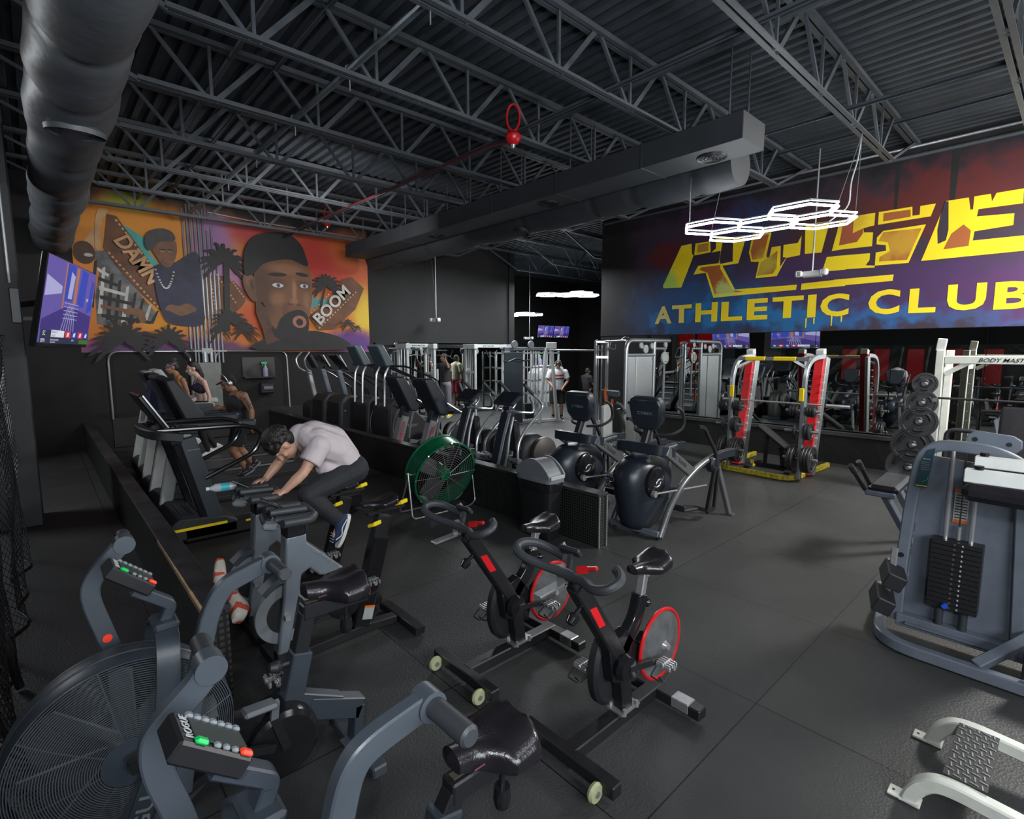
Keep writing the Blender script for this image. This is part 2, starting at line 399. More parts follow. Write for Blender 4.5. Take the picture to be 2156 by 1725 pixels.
# ---------------------------------------------------------------- roof joists
def joist(Y, x0, x1, label, first=1.57, pitch=1.135):
    r = thing('roof_joist', label, 'roof joist', (0, Y, 0), 0, 'open web roof joists')
    zt, zb = 5.16, 4.60
    mb = MB()
    for s in (-1, 1): mb.bar((x0, s*.035, zt), (x1, s*.035, zt), .05, .05)
    mb.build('top_chord', 'joist', r)
    xa, xb = x0 + 1.38, x1 - 1.4
    mb = MB()
    for s in (-1, 1):
        mb.bar((xa, s*.034, zb), (xb, s*.034, zb), .046, .012); mb.bar((xa, s*.014, zb+.025), (xb, s*.014, zb+.025), .008, .055)
    mb.build('bottom_chord', 'joist', r)
    mb = MB(); xs = []; x = first
    while x - pitch > xa - .2: x -= pitch
    while x < xb + .1:
        if x > xa - .05: xs.append(x)
        x += pitch
    for x in xs:
        mb.bar((x - .03, 0, zb), (x - .53, 0, zt), .03, .035); mb.bar((x + .03, 0, zb), (x + .53, 0, zt), .032, .05); mb.bar((x, 0, zb), (x, 0, zt), .026, .03)
    mb.bar((xa + .02, 0, zb), (x0 + .1, 0, zt), .035, .04); mb.bar((xb - .02, 0, zb), (x1 - .1, 0, zt), .035, .04)
    mb.build('web', 'joist', r)
    return r
names = ['first', 'second', 'third', 'fourth', 'fifth', 'sixth', 'seventh', 'eighth', 'ninth']
whr = ['nearest roof joist at the upper right corner, over the white step machine', 'long open web roof joist ending on the painted mural wall by the hexagon lights',
       'open web roof joist crossing the top centre, just before the big duct end', 'open web roof joist that carries the large red beacon',
       'open web roof joist right behind the red beacon joist', 'open web roof joist midway between the red beacon and the back mural',
       'open web roof joist, third out from the back mural wall', 'open web roof joist, second out from the back mural wall', 'open web roof joist closest to the back mural, casting a shadow on it']
YJ = [.66, 2.05, 3.57, 4.97, 6.41, 7.86, 9.28, 10.72, 12.1]
for Y, l in zip(YJ, whr): joist(Y, -.45, 10.33, l)
for Y in (9.6, 11.2, 12.8): joist(Y, 10.5, 19.5, 'dark open web joist in the far hall ceiling beyond the painted wall')
def bridge(X, z, lab):
    mb = MB().bar((X, -2.5, z), (X, 13.2, z), .05, .008).bar((X+.022, -2.5, z+.025), (X+.022, 13.2, z+.025), .008, .05)
    tag(mb.build('bridging_angle', 'joist'), lab, 'brace', 'bridging angles across the joists')
bridge(4.55, 4.64, 'steel bridging angle running along the joists beside the red beacon')
bridge(6.86, 4.64, 'steel bridging angle along the joists above the hexagon lights')
bridge(2.2, 5.1, 'thin upper bridging angle along the left third of the ceiling')
bridge(9.0, 5.1, 'thin upper bridging angle close to the painted right wall')
# pipes and conduit
def pipe(name, pts, r, m, lab, cat='pipe', rad=.12, grp=None, seg=8):
    return tag(MB().tube(fil(pts, rad, 4), r, seg).build(name, m), lab, cat, grp)
pp = thing('ceiling_conduit', 'long bright galvanised pipe hung under the deck at upper left', 'pipe', (0, 0, 0))
MB().tube([(2.45, -2, 4.69), (2.45, 12.9, 4.69)], .036, 10).build('pipe_run', mat('blued_galvanised_pipe', (.14, .17, .19), .35, .5, .2), pp)
for y in YJ[2:7]:
    MB().ring((2.45, y+.06, 4.69), (0, 1, 0), .042, .007, 14, 5).cyl((2.45, y+.06, 4.65), (2.45, y+.06, 4.5), .006).build('hanger', 'galv', pp)
pipe('sprinkler_pipe', [(1.75, -2, 5.05), (1.75, 13.2, 5.05)], .03, 'joist', 'dark painted sprinkler pipe under the deck at upper left')
pipe('sprinkler_pipe', [(5.3, -2, 5.02), (5.3, 13.2, 5.02)], .03, 'joist', 'dark painted sprinkler pipe under the deck above the red beacon')
pipe('red_conduit', [(4.46, 5.0, 4.52), (4.42, 5.3, 4.55), (4.40, 11.9, 4.62)], .018, mat('faded_red_conduit', (.08, .016, .018), .5), 'thin faded red conduit running from the large beacon to the back')
def beacon(loc, s, lab):
    r = thing('hanging_beacon', lab, 'beacon', loc, 0, None)
    MB().lathe([(0, -.085*s), (.03*s, -.085*s), (.06*s, -.07*s), (.095*s, -.02*s), (.095*s, .02*s), (.06*s, .06*s), (.03*s, .075*s), (0, .08*s)], (0, 0, 0), seg=20).build('body', 'red', r)
    MB().cyl((0, 0, -.12*s), (0, 0, -.08*s), .022*s, .03*s).build('nozzle', 'chrome', r)
    pts = [(math.sin(a)*.078*s*.72, -math.sin(a)*.078*s*.69, .23*s - math.cos(a)*.15*s) for a in [2*math.pi*k/24 for k in range(24)]]
    MB().tube(pts, .012*s, 6, True).build('hose_loop', 'red', r)
    return r
beacon((4.46, 4.88, 4.55), 1.0, 'large red ball shaped beacon with a hose loop on the ceiling joist')
beacon((5.18, 12.0, 4.9), .9, 'small distant red beacon with loop above the back mural')
pipe('wall_conduit', [(10.28, 8.1, 5.1), (10.28, 4.2, 5.12), (10.28, -3, 5.12)], .022, 'galv', 'bright galvanised conduit along the top of the painted right wall')
pipe('wall_conduit', [(10.27, 8.0, 4.98), (10.27, -3, 4.98)], .03, 'joist', 'dark pipe along the top of the painted right wall under the bright conduit')
# left column conduit and far left wires
pipe('column_conduit', [(-.35, 3.2, 4.1), (-.35, 4.0, 4.1), (-.35, 4.0, 3.9)] and [(-.16, 7.2, 4.95), (-.16, 7.85, 4.95), (-.16, 7.87, 4.6), (-.16, 7.87, 2.72)], .016, 'galv', 'bright conduit running down the left column to the television mount', rad=.2)
# vertical conduits on the back mural
mb_x = [(2.52, 2.0, 5.0), (2.60, 1.7, 5.1), (2.66, 1.7, 5.15), (2.74, 1.72, 5.1), (2.82, 1.72, 4.9), (2.90, 1.95, 5.05), (2.98, 1.72, 4.6), (3.06, 1.72, 4.7), (3.14, 1.72, 4.2)]
for i, (x, z0, z1) in enumerate(mb_x):
    tag(MB().cyl((x, 13.215, z0), (x, 13.215, z1), .02 if i != 4 else .028, seg=8).build('electrical_conduit', 'galv'), 'vertical galvanised conduit on the back mural above the grey electrical panel', 'conduit', 'vertical conduits on the back mural')
pipe('electrical_conduit', [(3.0, 13.2, 5.0), (4.0, 13.2, 4.95), (9.5, 13.2, 4.95)], .02, 'galv', 'horizontal galvanised conduit along the top of the back mural', 'conduit')
pipe('electrical_conduit', [(1.06, 13.2, .6), (1.06, 13.2, 1.97), (2.45, 13.2, 1.97), (2.50, 13.2, 1.7)], .018, 'galv', 'rounded conduit frame on the back wall left of the electrical panel', 'conduit', .2)
pipe('electrical_conduit', [(4.56, 13.2, .6), (4.54, 13.2, 1.98), (2.98, 13.2, 1.98), (2.98, 13.2, 1.35), (3.1, 13.2, 1.25)], .018, 'galv', 'rounded conduit frame on the back wall right of the electrical panel', 'conduit', .2)
ep = thing('electrical_panel', 'tall grey electrical panel on the back wall behind the treadmills', 'electrical panel', (2.77, 13.2, 1.15))
MB().box((0, -.02, .0), (.6, .1, 1.15), bev=.008).build('cabinet', mat('grey_panel_paint', (.16, .17, .16), .5), ep)
MB().box((.05, 0, .83), (.22, .09, .12), bev=.005).bar((-.4, -.02, .83), (.45, -.02, .83), .02, .03).build('junction_box', 'whitegrey', ep)
MB().cyl((.0, -.03, .58), (.0, -.03, .80), .05, seg=14).cyl((.13, -.03, .58), (.13, -.03, .80), .035, seg=12).build('riser', 'galv', ep)
# dispenser niche with spray bottle
pd = thing('towel_dispenser', 'black paper towel dispenser on the back wall under the spray bottle', 'dispenser', (4.02, 13.15, 1.1))
MB().box((0, 0, 0), (.3, .2, .26), bev=.03).build('case', 'blackmatt', pd)
MB().cyl((-.1, -.11, .0), (.1, -.11, .0), .05).build('paper_roll', 'grey', pd)
sh = tag(MB().box((3.9, 13.2, 1.36), (.7, .14, .03)).box((3.9, 13.24, 1.6), (.72, .02, .46)).build('wall_shelf', 'black'), 'black shelf on the back wall holding the spray bottle', 'shelf')
def spray(loc, lab, s=1.0):
    r = thing('spray_bottle', lab, 'spray bottle', loc)
    MB().lathe([(0, 0), (.045*s, 0), (.048*s, .02*s), (.046*s, .14*s), (.018*s, .20*s), (.015*s, .23*s)], (0, 0, 0), seg=16).build('bottle', mat('lilac_bottle', (.24, .22, .36), .3), r)
    MB().box((-.02*s, 0, .255*s), (.10*s, .025*s, .04*s), bev=.006).bar((-.035*s, 0, .24*s), (-.05*s, 0, .19*s), .012*s, .012*s).cyl((0, 0, .22*s), (0, 0, .25*s), .02*s).build('trigger_head', mat('green_trigger', (.04, .45, .14), .4), r)
    return r
spray((4.02, 13.17, 1.375), 'spray bottle with green trigger on the black back wall shelf', 1.25)
# ---------------------------------------------------------------- ducts
def duct(name, X, z, R, y0, y1, lab, bands, seed, bow=.012, vents=(), m='duct'):
    rnd = random.Random(seed); r = thing(name, lab, 'duct')
    n = int((y1 - y0) / .06); vs = []; seg = 40; fs = []
    ph = [rnd.uniform(0, 6) for _ in range(8)]
    for i in range(n + 1):
        y = y0 + (y1 - y0) * i / n
        d = min([abs(y - b) for b in bands] + [9])
        u = ((y - max([b for b in bands if b <= y] + [y0])) / 1.1)
        base = R * (1 + .035*math.sin(min(1, u)*math.pi)) - .022*math.exp(-(d/.05)**2)
        for k in range(seg):
            a = 2*math.pi*k/seg
            wob = bow*(math.sin(y*2.1+ph[0]+2*a) + .6*math.sin(y*5.3+ph[1]+3*a) + .4*math.sin(9*y+ph[2]+5*a))*.5
            q = base + wob
            vs.append((X + math.cos(a)*q, y, z + math.sin(a)*q - .015*math.sin(u*3)))
    for i in range(n):
        for k in range(seg): fs.append((i*seg+k, i*seg+(k+1) % seg, (i+1)*seg+(k+1) % seg, (i+1)*seg+k))
    fs += [tuple(range(seg)), tuple(n*seg+k for k in range(seg))[::-1]]
    MB().add(vs, fs).build('body', m, r, ang=70)
    for (vx, vy, vz, ax, vr) in vents:
        vb = MB().lathe([(vr, .03), (vr*1.02, -.01), (vr*.8, -.045), (vr*.55, -.03), (vr*.5, .02)], (vx, vy, vz), ax, 28).build('vent_collar', m, r)
        g = MB()
        for k in range(4): g.ring(V((vx, vy, vz)) + V(ax).normalized()*(.004), ax, vr*(.12+.12*k), .006, 24, 4)
        axn = V(ax).normalized(); u_ = axn.orthogonal().normalized(); w_ = axn.cross(u_)
        for k in range(6):
            a = math.pi*k/6; d = (u_*math.cos(a)+w_*math.sin(a))*vr*.5; c = V((vx, vy, vz))+axn*.004
            g.bar(c-d, c+d, .006, .006)
        g.build('vent_grille', 'steel', vb)
    return r
dl = duct('round_duct', .376, 4.07, .285, -1.5, 13.1, 'large grey insulated round duct hanging along the left side', [.9, 2.2, 3.25, 4.4, 5.3, 7.2, 8.6, 10.4, 12], 3, .02, vents=[(.38, 5.75, 3.79, (0, 0.12, -1), .2)])
rr_ = duct('round_duct', 6.45, 4.25, .265, 3.0, 12.2, 'black round duct tucked beside the square duct in the middle', [3.5, 4.4, 5.1, 6.6, 8.2, 9.6, 11], 5, .012, vents=[(6.33, 6.7, 4.02, (-.35, 0, -1), .13)], m='ductbox')
rd = thing('rectangular_duct', 'long square black sheet metal duct running to the back mural', 'duct')
MB().box((5.82, 7.25, 4.315), (.53, 9.35, .28), bev=.006).build('body', 'ductbox', rd)
for y in (3.8, 5.2, 6.6, 8.0, 9.4): MB().box((5.82, y, 4.315), (.545, .02, .295)).build('seam', 'ductbox', rd)
for y in (3.05, 5.6, 8.6):
    g = MB()
    for k in range(4): g.ring((5.84, y, 4.17), (0, 0, 1), .035+.035*k, .008, 24, 5)
    g.lathe([(.17, 0), (.16, -.02), (.14, -.005)], (5.84, y, 4.178), seg=28).build('ceiling_vent', 'black', rd)
for y in (2.75, 4.97, 6.41, 7.86, 9.28):
    for x in (5.6, 6.04): MB().cyl((x, y, 4.44), (x, y, 5.22), .009, seg=6).build('hanger_rod', 'joist', rd)
# ---------------------------------------------------------------- hexagon lights
def hexlight(loc, cs, lab, rz=0, s=.357, cables=()):
    r = thing('hexagon_light', lab, 'ceiling light', loc, rz, None)
    seen = set(); tubes = MB(); prof = MB()
    for cx, cy in cs:
        P = [(cx + s*math.sin(math.pi*k/3), cy + s*math.cos(math.pi*k/3)) for k in range(6)]
        for k in range(6):
            a, b = P[k], P[(k+1) % 6]; key = tuple(sorted([(round(a[0], 1), round(a[1], 1)), (round(b[0], 1), round(b[1], 1))]))
            if key in seen: continue
            seen.add(key)
            tubes.tube([(a[0], a[1], 0), (b[0], b[1], 0)], .0135, 8); prof.bar((a[0], a[1], .045), (b[0], b[1], .045), .022, .018)
    tubes.build('led_tubes', 'lum', r); prof.build('frame', 'silver', r)
    for p, q in cables: MB().cyl(p, q, .004, seg=5).build('suspension_cable', 'steel', r)
    return r
HC = [(-.32, -.5), (.32, -.5), (0, 0), (-.32, .52), (.32, .52)]
hexlight((6.66, 2.74, 3.5), HC, 'cluster of five glowing hexagon lights in front of the painted right wall', 0, .357,
   [((-.3, -.85, .05), (.9, -.7, 1.1)), ((.3, -.85, .05), (.9, -.7, 1.1)), ((-.55, .7, .05), (-.35, .83, 1.1)), ((-.3, .85, .05), (-.35, .83, 1.1)), ((.3, .87, .05), (.6, .83, 1.1))])
pipe('light_cord', [(7.28, 2.25, 3.56), (7.5, 2.1, 3.75), (7.45, 2.1, 4.0), (7.6, 2.08, 4.3), (7.66, 2.07, 4.6)], .008, 'whitegrey', 'wavy white power cord rising from the hexagon light cluster', 'cord')
hexlight((11.9, 10.6, 3.62), HC[:4], 'half hidden hexagon light cluster beside the edge of the painted wall', .4)
hexlight((11.2, 13.0, 3.3), HC, 'distant hexagon light cluster seen edge on before the far television', .3) if False else hexlight((12.9, 13.9, 3.25), HC, 'distant hexagon light cluster seen edge on before the far television', .3)
# emergency lights
def emergency(loc, top, lab, rz=0):
    r = thing('emergency_light', lab, 'emergency light', loc, rz)
    MB().box((0, 0, 0), (.12, .3, .1), bev=.02).build('housing', 'white', r)
    for s in (-1, 1):
        h = MB().box((-.05, s*.19, .01), (.1, .11, .1), (0, 0, s*.3), bev=.02).build('lamp_head', 'white', r)
        g = MB()
        for k in range(3): g.box((-.103, s*.19+(k-1)*.03, .01), (.006, .02, .07))
        g.build('lens_bar', 'silver', h)
    MB().cyl((0, 0, .05), (0, 0, top - loc[2]), .014, seg=8).build('drop_conduit', 'galv', r)
    return r
emergency((9.6, 3.17, 3.25), 5.225, 'white twin head emergency light hanging before the yellow wall lettering')
emergency((8.6, 12.7, 2.85), 5.225, 'small white emergency light hanging before the black back wall')
emergency((14.2, 14.6, 2.45), 5.225, 'tiny far emergency light under the distant hexagon light')
# ---------------------------------------------------------------- bicycle parts
def saddle(mb, nose, rear, W, H, drop=.02):
    """bike saddle between nose and rear points (local), widest at the rear"""
    nose, rear = V(nose), V(rear); n = 20; m = 22; vs = []
    for i in range(n + 1):
        t = i / n; c = nose.lerp(rear, t); c.z -= drop * math.sin(math.pi * t)
        w_ = W * (.17 + .06*t + .48*(lambda q: q*q*(3-2*q))(min(1, max(0, t - .25)/.5)))
        w_ = min(w_, W*.5) * (math.sqrt(max(0.0, 1 - ((t-.06)/.06)**2)) if t < .06 else 1) * (math.sqrt(max(0.02, 1 - ((t-.86)/.14)**2)) if t > .86 else 1)
        h = H * (.62 + .55*t) * (.45 if i in (0, n) else 1)
        for k in range(m):
            a = 2*math.pi*k/m; s_, q = math.sin(a), math.cos(a)
            y = math.copysign(abs(q)**.9, q)*w_; z = (h*.62*s_**1.05 if s_ > 0 else -h*(.40+.3*t)*abs(s_)**.6)
            if s_ > .5 and t > .3: z -= .22*h*math.exp(-(y/(.10*W))**2)*min(1,(t-.3)*3)
            vs.append(c + V((0, y, z)))
    fs = [(i*m+k, i*m+(k+1) % m, (i+1)*m+(k+1) % m, (i+1)*m+k) for i in range(n) for k in range(m)]
    fs += [tuple(range(m)), tuple(n*m+k for k in range(m))[::-1]]
    return mb.add(vs, fs)
def pedal(parent, c, m='chrome', s=1.0, cage=True):
    c = V(c); mb = MB()
    mb.box(c + V((0, 0, .008)), (.085*s, .012, .022), bev=.003).box(c + V((.032*s, -.0, .0)), (.012, .085*s, .022), bev=.003).box(c + V((-.032*s, 0, 0)), (.012, .085*s, .022), bev=.003)
    for k in range(4): mb.box(c + V(((k-1.5)*.02*s, 0, .012)), (.008, .08*s, .012))
    mb.cyl(c + V((0, -.05*s, 0)), c + V((0, .05*s, 0)), .012)
    p = mb.build('pedal', m, parent)
    if cage:
        MB().tube(fil([c+V((-.03, -.04*s, -.01)), c+V((-.09, -.04*s, -.045)), c+V((-.09, .04*s, -.045)), c+V((-.03, .04*s, -.01))], .02, 3), .004, 5).tube(spl([c+V((-.07, 0, -.04)), c+V((-.02, 0, -.085)), c+V((.05, .0, -.07))], 4), .005, 5).build('toe_cage', 'blackmatt', p)
    return p
# ---------------------------------------------------------------- red flywheel indoor bikes
def red_bike(loc, label):
    r = thing('indoor_bike', label, 'exercise bike', loc, 0, 'red flywheel indoor bikes')
    MB().bar((-.36, 0, .062), (.40, 0, .062), .075, .07, bev=.006).build('base_beam', 'black', r)
    f = MB().bar((-.37, -.29, .062), (-.37, .29, .062), .062, .065, side=(1, 0, 0), bev=.006).build('stabilizer', 'black', r)
    b = MB().bar((.37, -.30, .062), (.37, .30, .062), .075, .06, side=(1, 0, 0), bev=.006).build('stabilizer', 'black', r)
    MB().bar((.37, -.235, .068), (.37, -.13, .068), .079, .058, side=(1, 0, 0), bev=.004).build('end_label', 'steel', b)
    for y in (.215, -.215):
        wh = MB().lathe([(.012, -.014), (.040, -.014), (.046, 0), (.040, .014), (.012, .014)], (-.435, y, .048), (0, 1, 0), 20).build('transport_wheel', 'wheel', r)
        MB().cyl((-.435, y-.02, .048), (-.435, y+.02, .048), .014).bar((-.435, y, .048), (-.39, y+.03, .055), .012, .025).build('axle', 'steel', wh)
    fr = MB()
    fr.rt(fil([(.07, 0, .10), (.045, 0, .30), (.0, 0, .42), (-.33, 0, .905)], .08, 5), .075, .085)
    fr.build('front_frame', 'black', r)
    fr = MB().rt(spl([(-.02, 0, .36), (.06, 0, .47), (.135, 0, .545), (.175, 0, .61), (.20, 0, .69)], 5), .06, .085).prism([(-.06, .30), (.14, .22), (.17, .40), (.05, .55), (-.10, .50)], -.03, .03)
    fr.build('rear_frame', 'blackgloss', r, bevel=.008)
    dc = MB().prism([(-.272, .775), (-.225, .775), (-.150, .655), (-.197, .655)], -.0395, .0395).build('red_decal', 'red', r)
    mb = MB()
    for s in (-1, 1):
        for x in (.02, .13): mb.cyl((x, s*.045, .09), (x, s*.045, .125), .012, .010)
    mb.bar((.075, -.05, .10), (.075, .05, .10), .16, .012, side=(1, 0, 0)).build('mount_plate', 'steel', r)
    MB().lathe([(0, .035), (.13, .035), (.15, .055), (.15, .095), (.11, .11), (0, .11)], (0, 0, 0), (0, 1, 0), 30).xf(Matrix.Translation((-.0, 0, .32)) @ Matrix.Diagonal((.8, 1, 1.38, 1))).build('drive_cover', 'blackmatt', r)
    MB().lathe([(0, -.03), (.055, -.03), (.07, -.06), (.06, -.09), (0, -.095)], (-.01, 0, .385), (0, 1, 0), 24).build('crank_hub', 'blackgloss', r)
    fw = MB().lathe([(.02, -.085), (.10, -.070), (.183, -.060), (.186, -.052), (.10, -.04), (.02, -.03)], (.33, 0, .375), (0, 1, 0), 40).build('flywheel', 'disc', r)
    MB().ring((.33, -.055, .375), (0, 1, 0), .193, .011, 48, 8).build('red_rim', 'red', fw)
    MB().lathe([(0, -.11), (.016, -.11), (.022, -.09), (.035, -.075), (.04, -.06)], (.33, 0, .375), (0, 1, 0), 18).build('wheel_hub', 'chrome', fw)
    MB().prism([(.18, .42), (.24, .46), (.40, .39), (.36, .33), (.22, .33)], -.02, .02).build('wheel_fork', 'black', r, bevel=.006)
    c = MB().bar((-.01, -.09, .385), (.20, -.115, .355), .016, .03).build('crank_arm', 'black', r)
    pedal(r, (.215, -.165, .35))
    MB().bar((-.01, .10, .385), (-.03, .13, .29), .016, .03, side=(0, 1, 0)).build('crank_arm', 'black', r)
    pedal(r, (-.04, .185, .29))
    # handlebar, post, console
    MB().rt([(-.32, 0, .885), (-.355, 0, .945)], .05, .06).bar((-.37, 0, .95), (-.40, 0, .965), .1, .035, bev=.006).build('handlebar_post', 'black', r)
    hb = [(-.30, .10, 1.005), (-.31, .17, 1.02), (-.345, .235, 1.045), (-.40, .275, 1.055), (-.455, .275, 1.045), (-.47, .22, 1.02), (-.435, .12, .995), (-.41, .03, .985), (-.41, -.05, .985), (-.435, -.14, .995), (-.465, -.21, 1.0), (-.455, -.275, 1.02), (-.41, -.30, 1.045), (-.365, -.27, 1.055), (-.345, -.235, 1.06)]
    MB().tube(spl(hb, 5), .0215, 10).build('handlebar', 'rubber', r)
    MB().bar((-.37, .03, .93), (-.56, .03, .915), .05, .012, bev=.003).bar((-.40, .03, .925), (-.40, .03, .99), .05, .012).bar((-.37, -.02, .955), (-.37, .07, .985), .03, .03, side=(1, 0, 0)).build('bottle_tray', 'steel', r)
    cs = MB().box((-.33, .04, 1.06), (.05, .12, .022), (0, .9, .1), bev=.006).bar((-.36, .02, .99), (-.335, .03, 1.05), .02, .02).build('console', 'blackmatt', r)
    MB().box((-.321, .085, 1.068), (.04, .012, .024), (0, .9, .1), bev=.003).build('console_clip', 'silver', cs)
    MB().bar((-.30, -.03, .985), (-.285, -.09, 1.0), .02, .022, side=(0, 0, 1), bev=.006).bar((-.325, 0, .975), (-.30, -.04, .985), .025, .025).build('shift_lever', 'red', r)
    k = MB().cyl((-.335, 0, .76), (-.30, 0, .78), .012).lathe([(0, 0), (.022, 0), (.03, .02), (.022, .05), (0, .055)], (-.335, 0, .76), (-.7, 0, -.55), 14).build('adjust_knob', 'blackgloss', r)
    MB().lathe([(0, 0), (.016, 0), (.024, .015), (.02, .035), (0, .04)], (.25, 0, .62), (.9, 0, -.2), 14).cyl((.21, 0, .63), (.25, 0, .62), .012).build('adjust_knob', 'blackgloss', r)
    MB().bar((.197, 0, .66), (.232, 0, .81), .045, .04, bev=.005).build('seat_post', 'steel', r)
    sr = MB().tube([(.17, -.018, .815), (.33, -.018, .825)], .005, 6).tube([(.17, .018, .815), (.33, .018, .825)], .005, 6).cyl((.232, -.03, .805), (.232, .03, .805), .02).build('seat_rail', 'chrome', r)
    saddle(MB(), (.105, 0, .845), (.395, 0, .855), .20, .075).build('saddle', 'leather', r)
    return r
red_bike((2.12, 1.52, 0), 'black indoor bike with red rimmed flywheel, the nearer of the two in the middle')
red_bike((2.14, 2.37, 0), 'black indoor bike with red rimmed flywheel, the farther one by the trash can')
# ---------------------------------------------------------------- grey frame group cycles
def grey_bike(loc, label):
    r = thing('group_cycle', label, 'exercise bike', loc, 0, 'grey frame group cycles')
    pl = [(-.225, .86), (-.10, .86), (-.10, .80), (.13, .57), (.28, .43), (.25, .38), (.03, .545), (-.03, .56), (-.09, .625), (-.14, .60), (-.16, .5), (-.22, .22), (-.24, .12), (-.31, .12), (-.27, .38), (-.245, .60), (-.235, .74)]
    MB().prism(pl, -.052, .052).build('main_frame', 'tggrey', r, bevel=.012)
    text('technogym', 'frame_lettering', 'silver', r, (-.085, -.0535, .735), (.72, 0, -.63), (.63, 0, .72), .028, .23, 0, .0015)
    MB().box((-.165, 0, .89), (.12, .11, .09), bev=.01).build('head_collar', 'blackgloss', r)
    fw = MB().lathe([(.12, -.02), (.185, -.02), (.19, -.012), (.19, .012), (.185, .02), (.12, .02), (.12, -.02)], (-.235, 0, .36), (0, 1, 0), 48).build('flywheel', 'grey', r)
    MB().lathe([(0, -.012), (.12, -.012), (.12, .012), (0, .012)], (-.235, 0, .36), (0, 1, 0), 40).build('flywheel_web', 'black', fw)
    MB().rt(spl([(-.21, 0, .585), (-.29, 0, .585), (-.37, 0, .525)], 4), .10, .035).build('wheel_guard', 'slate', r)
    MB().bar((-.25, -.09, .36), (-.25, .09, .36), .03, .03, side=(1, 0, 0)).build('axle', 'steel', r)
    MB().rt(fil([(-.28, 0, .13), (-.28, 0, .055), (.30, 0, .075), (.52, 0, .055)], .05, 4), .08, .06).build('base_beam', 'black', r)
    for x in (-.29, .58):
        MB().rt(fil([(x-.0, -.26, .035), (x, -.20, .045), (x, .20, .045), (x, .26, .035)], .05, 3), .075, .055, side=(1, 0, 0)).build('stabilizer', 'black', r)
    MB().bar((.25, 0, .09), (.425, 0, .70), .085, .13, bev=.012).build('rear_post', 'blackgloss', r)
    lb = MB().box((.30, -.045, .19), (.075, .003, .095), (0, .27, 0)).build('warning_label', 'whitegrey', r)
    MB().box((.309, -.047, .232), (.075, .003, .014), (0, .27, 0)).build('label_band', 'orange', lb)
    MB().bar((.41, 0, .68), (.455, 0, .845), .07, .105, bev=.006).build('seat_slider', 'black', r)
    MB().bar((.33, 0, .875), (.62, 0, .885), .05, .03, bev=.006).box((.45, 0, .89), (.1, .06, .03), bev=.006).build('seat_rail', 'black', r)
    for q in ((.36, -.035, .80), (.57, -.04, .915)):
        MB().bar(q, (q[0]+.06, q[1], q[2]+.012), .018, .03, bev=.006).bar(q, (q[0]-.02, q[1]+.03, q[2]-.01), .02, .015).build('yellow_lever', 'yellow', r)
    saddle(MB(), (.285, 0, .945), (.56, 0, .96), .17, .055).build('saddle', 'leather', r)
    dcv = MB().lathe([(0, -.07), (.10, -.07), (.13, -.055), (.13, -.02), (0, -.02)], (.13, 0, .345), (0, 1, 0), 30).bar((.13, 0, .345), (.30, 0, .30), .05, .12, bev=.01).build('drive_cover', 'blackgloss', r)
    MB().bar((.13, -.085, .345), (.28, -.095, .45), .016, .032).build('crank_arm', 'steel', r); pedal(r, (.285, -.15, .455), 'steel')
    MB().bar((.13, .085, .345), (-.02, .095, .24), .016, .032).build('crank_arm', 'steel', r); pedal(r, (-.025, .15, .235), 'steel')
    # handlebar with grips and console
    mb = MB()
    mb.tube(fil([(-.30, -.10, .995), (-.12, -.135, .99), (-.075, -.13, .985), (-.05, .13, .985), (-.10, .135, .99), (-.30, .10, .995)], .04, 4), .026, 12)
    mb.tube(fil([(-.31, -.045, 1.03), (-.10, -.055, 1.02)], .02, 2), .023, 12).tube([(-.31, .045, 1.03), (-.10, .055, 1.02)], .023, 12)
    for s in (-1, 1): mb.tube(fil([(-.08, s*.12, .985), (-.12, s*.2, .99), (-.30, s*.235, 1.01)], .05, 4), .025, 12)
    mb.build('handlebar', 'rubber', r)
    MB().bar((-.17, 0, .93), (-.22, 0, 1.0), .08, .07, bev=.01).bar((-.34, -.10, .98), (-.30, .10, .98), .06, .05, side=(1, 0, 0), bev=.015).build('bar_stem', 'blackmatt', r)
    MB().bar((-.35, -.14, .965), (-.30, -.06, .985), .09, .045, side=(1, 0, 0), bev=.018).build('bottle_holder', 'grey', r)
    MB().bar((-.33, .06, 1.10), (-.20, .02, 1.02), .10, .012, side=(0, 1, 0), bev=.003).build('phone_rest', 'blackgloss', r)
    MB().bar((-.10, -.02, .965), (-.035, -.035, .965), .025, .018, side=(0, 0, 1), bev=.004).build('yellow_lever', 'yellow', r)
    return r
GB = grey_bike((1.27, 3.25, 0), 'grey frame indoor cycle without rider, nearest of the pair by the left partition')
dup(GB, (1.27, 3.87, 0), 'grey frame indoor cycle ridden by the man in a pale tee')
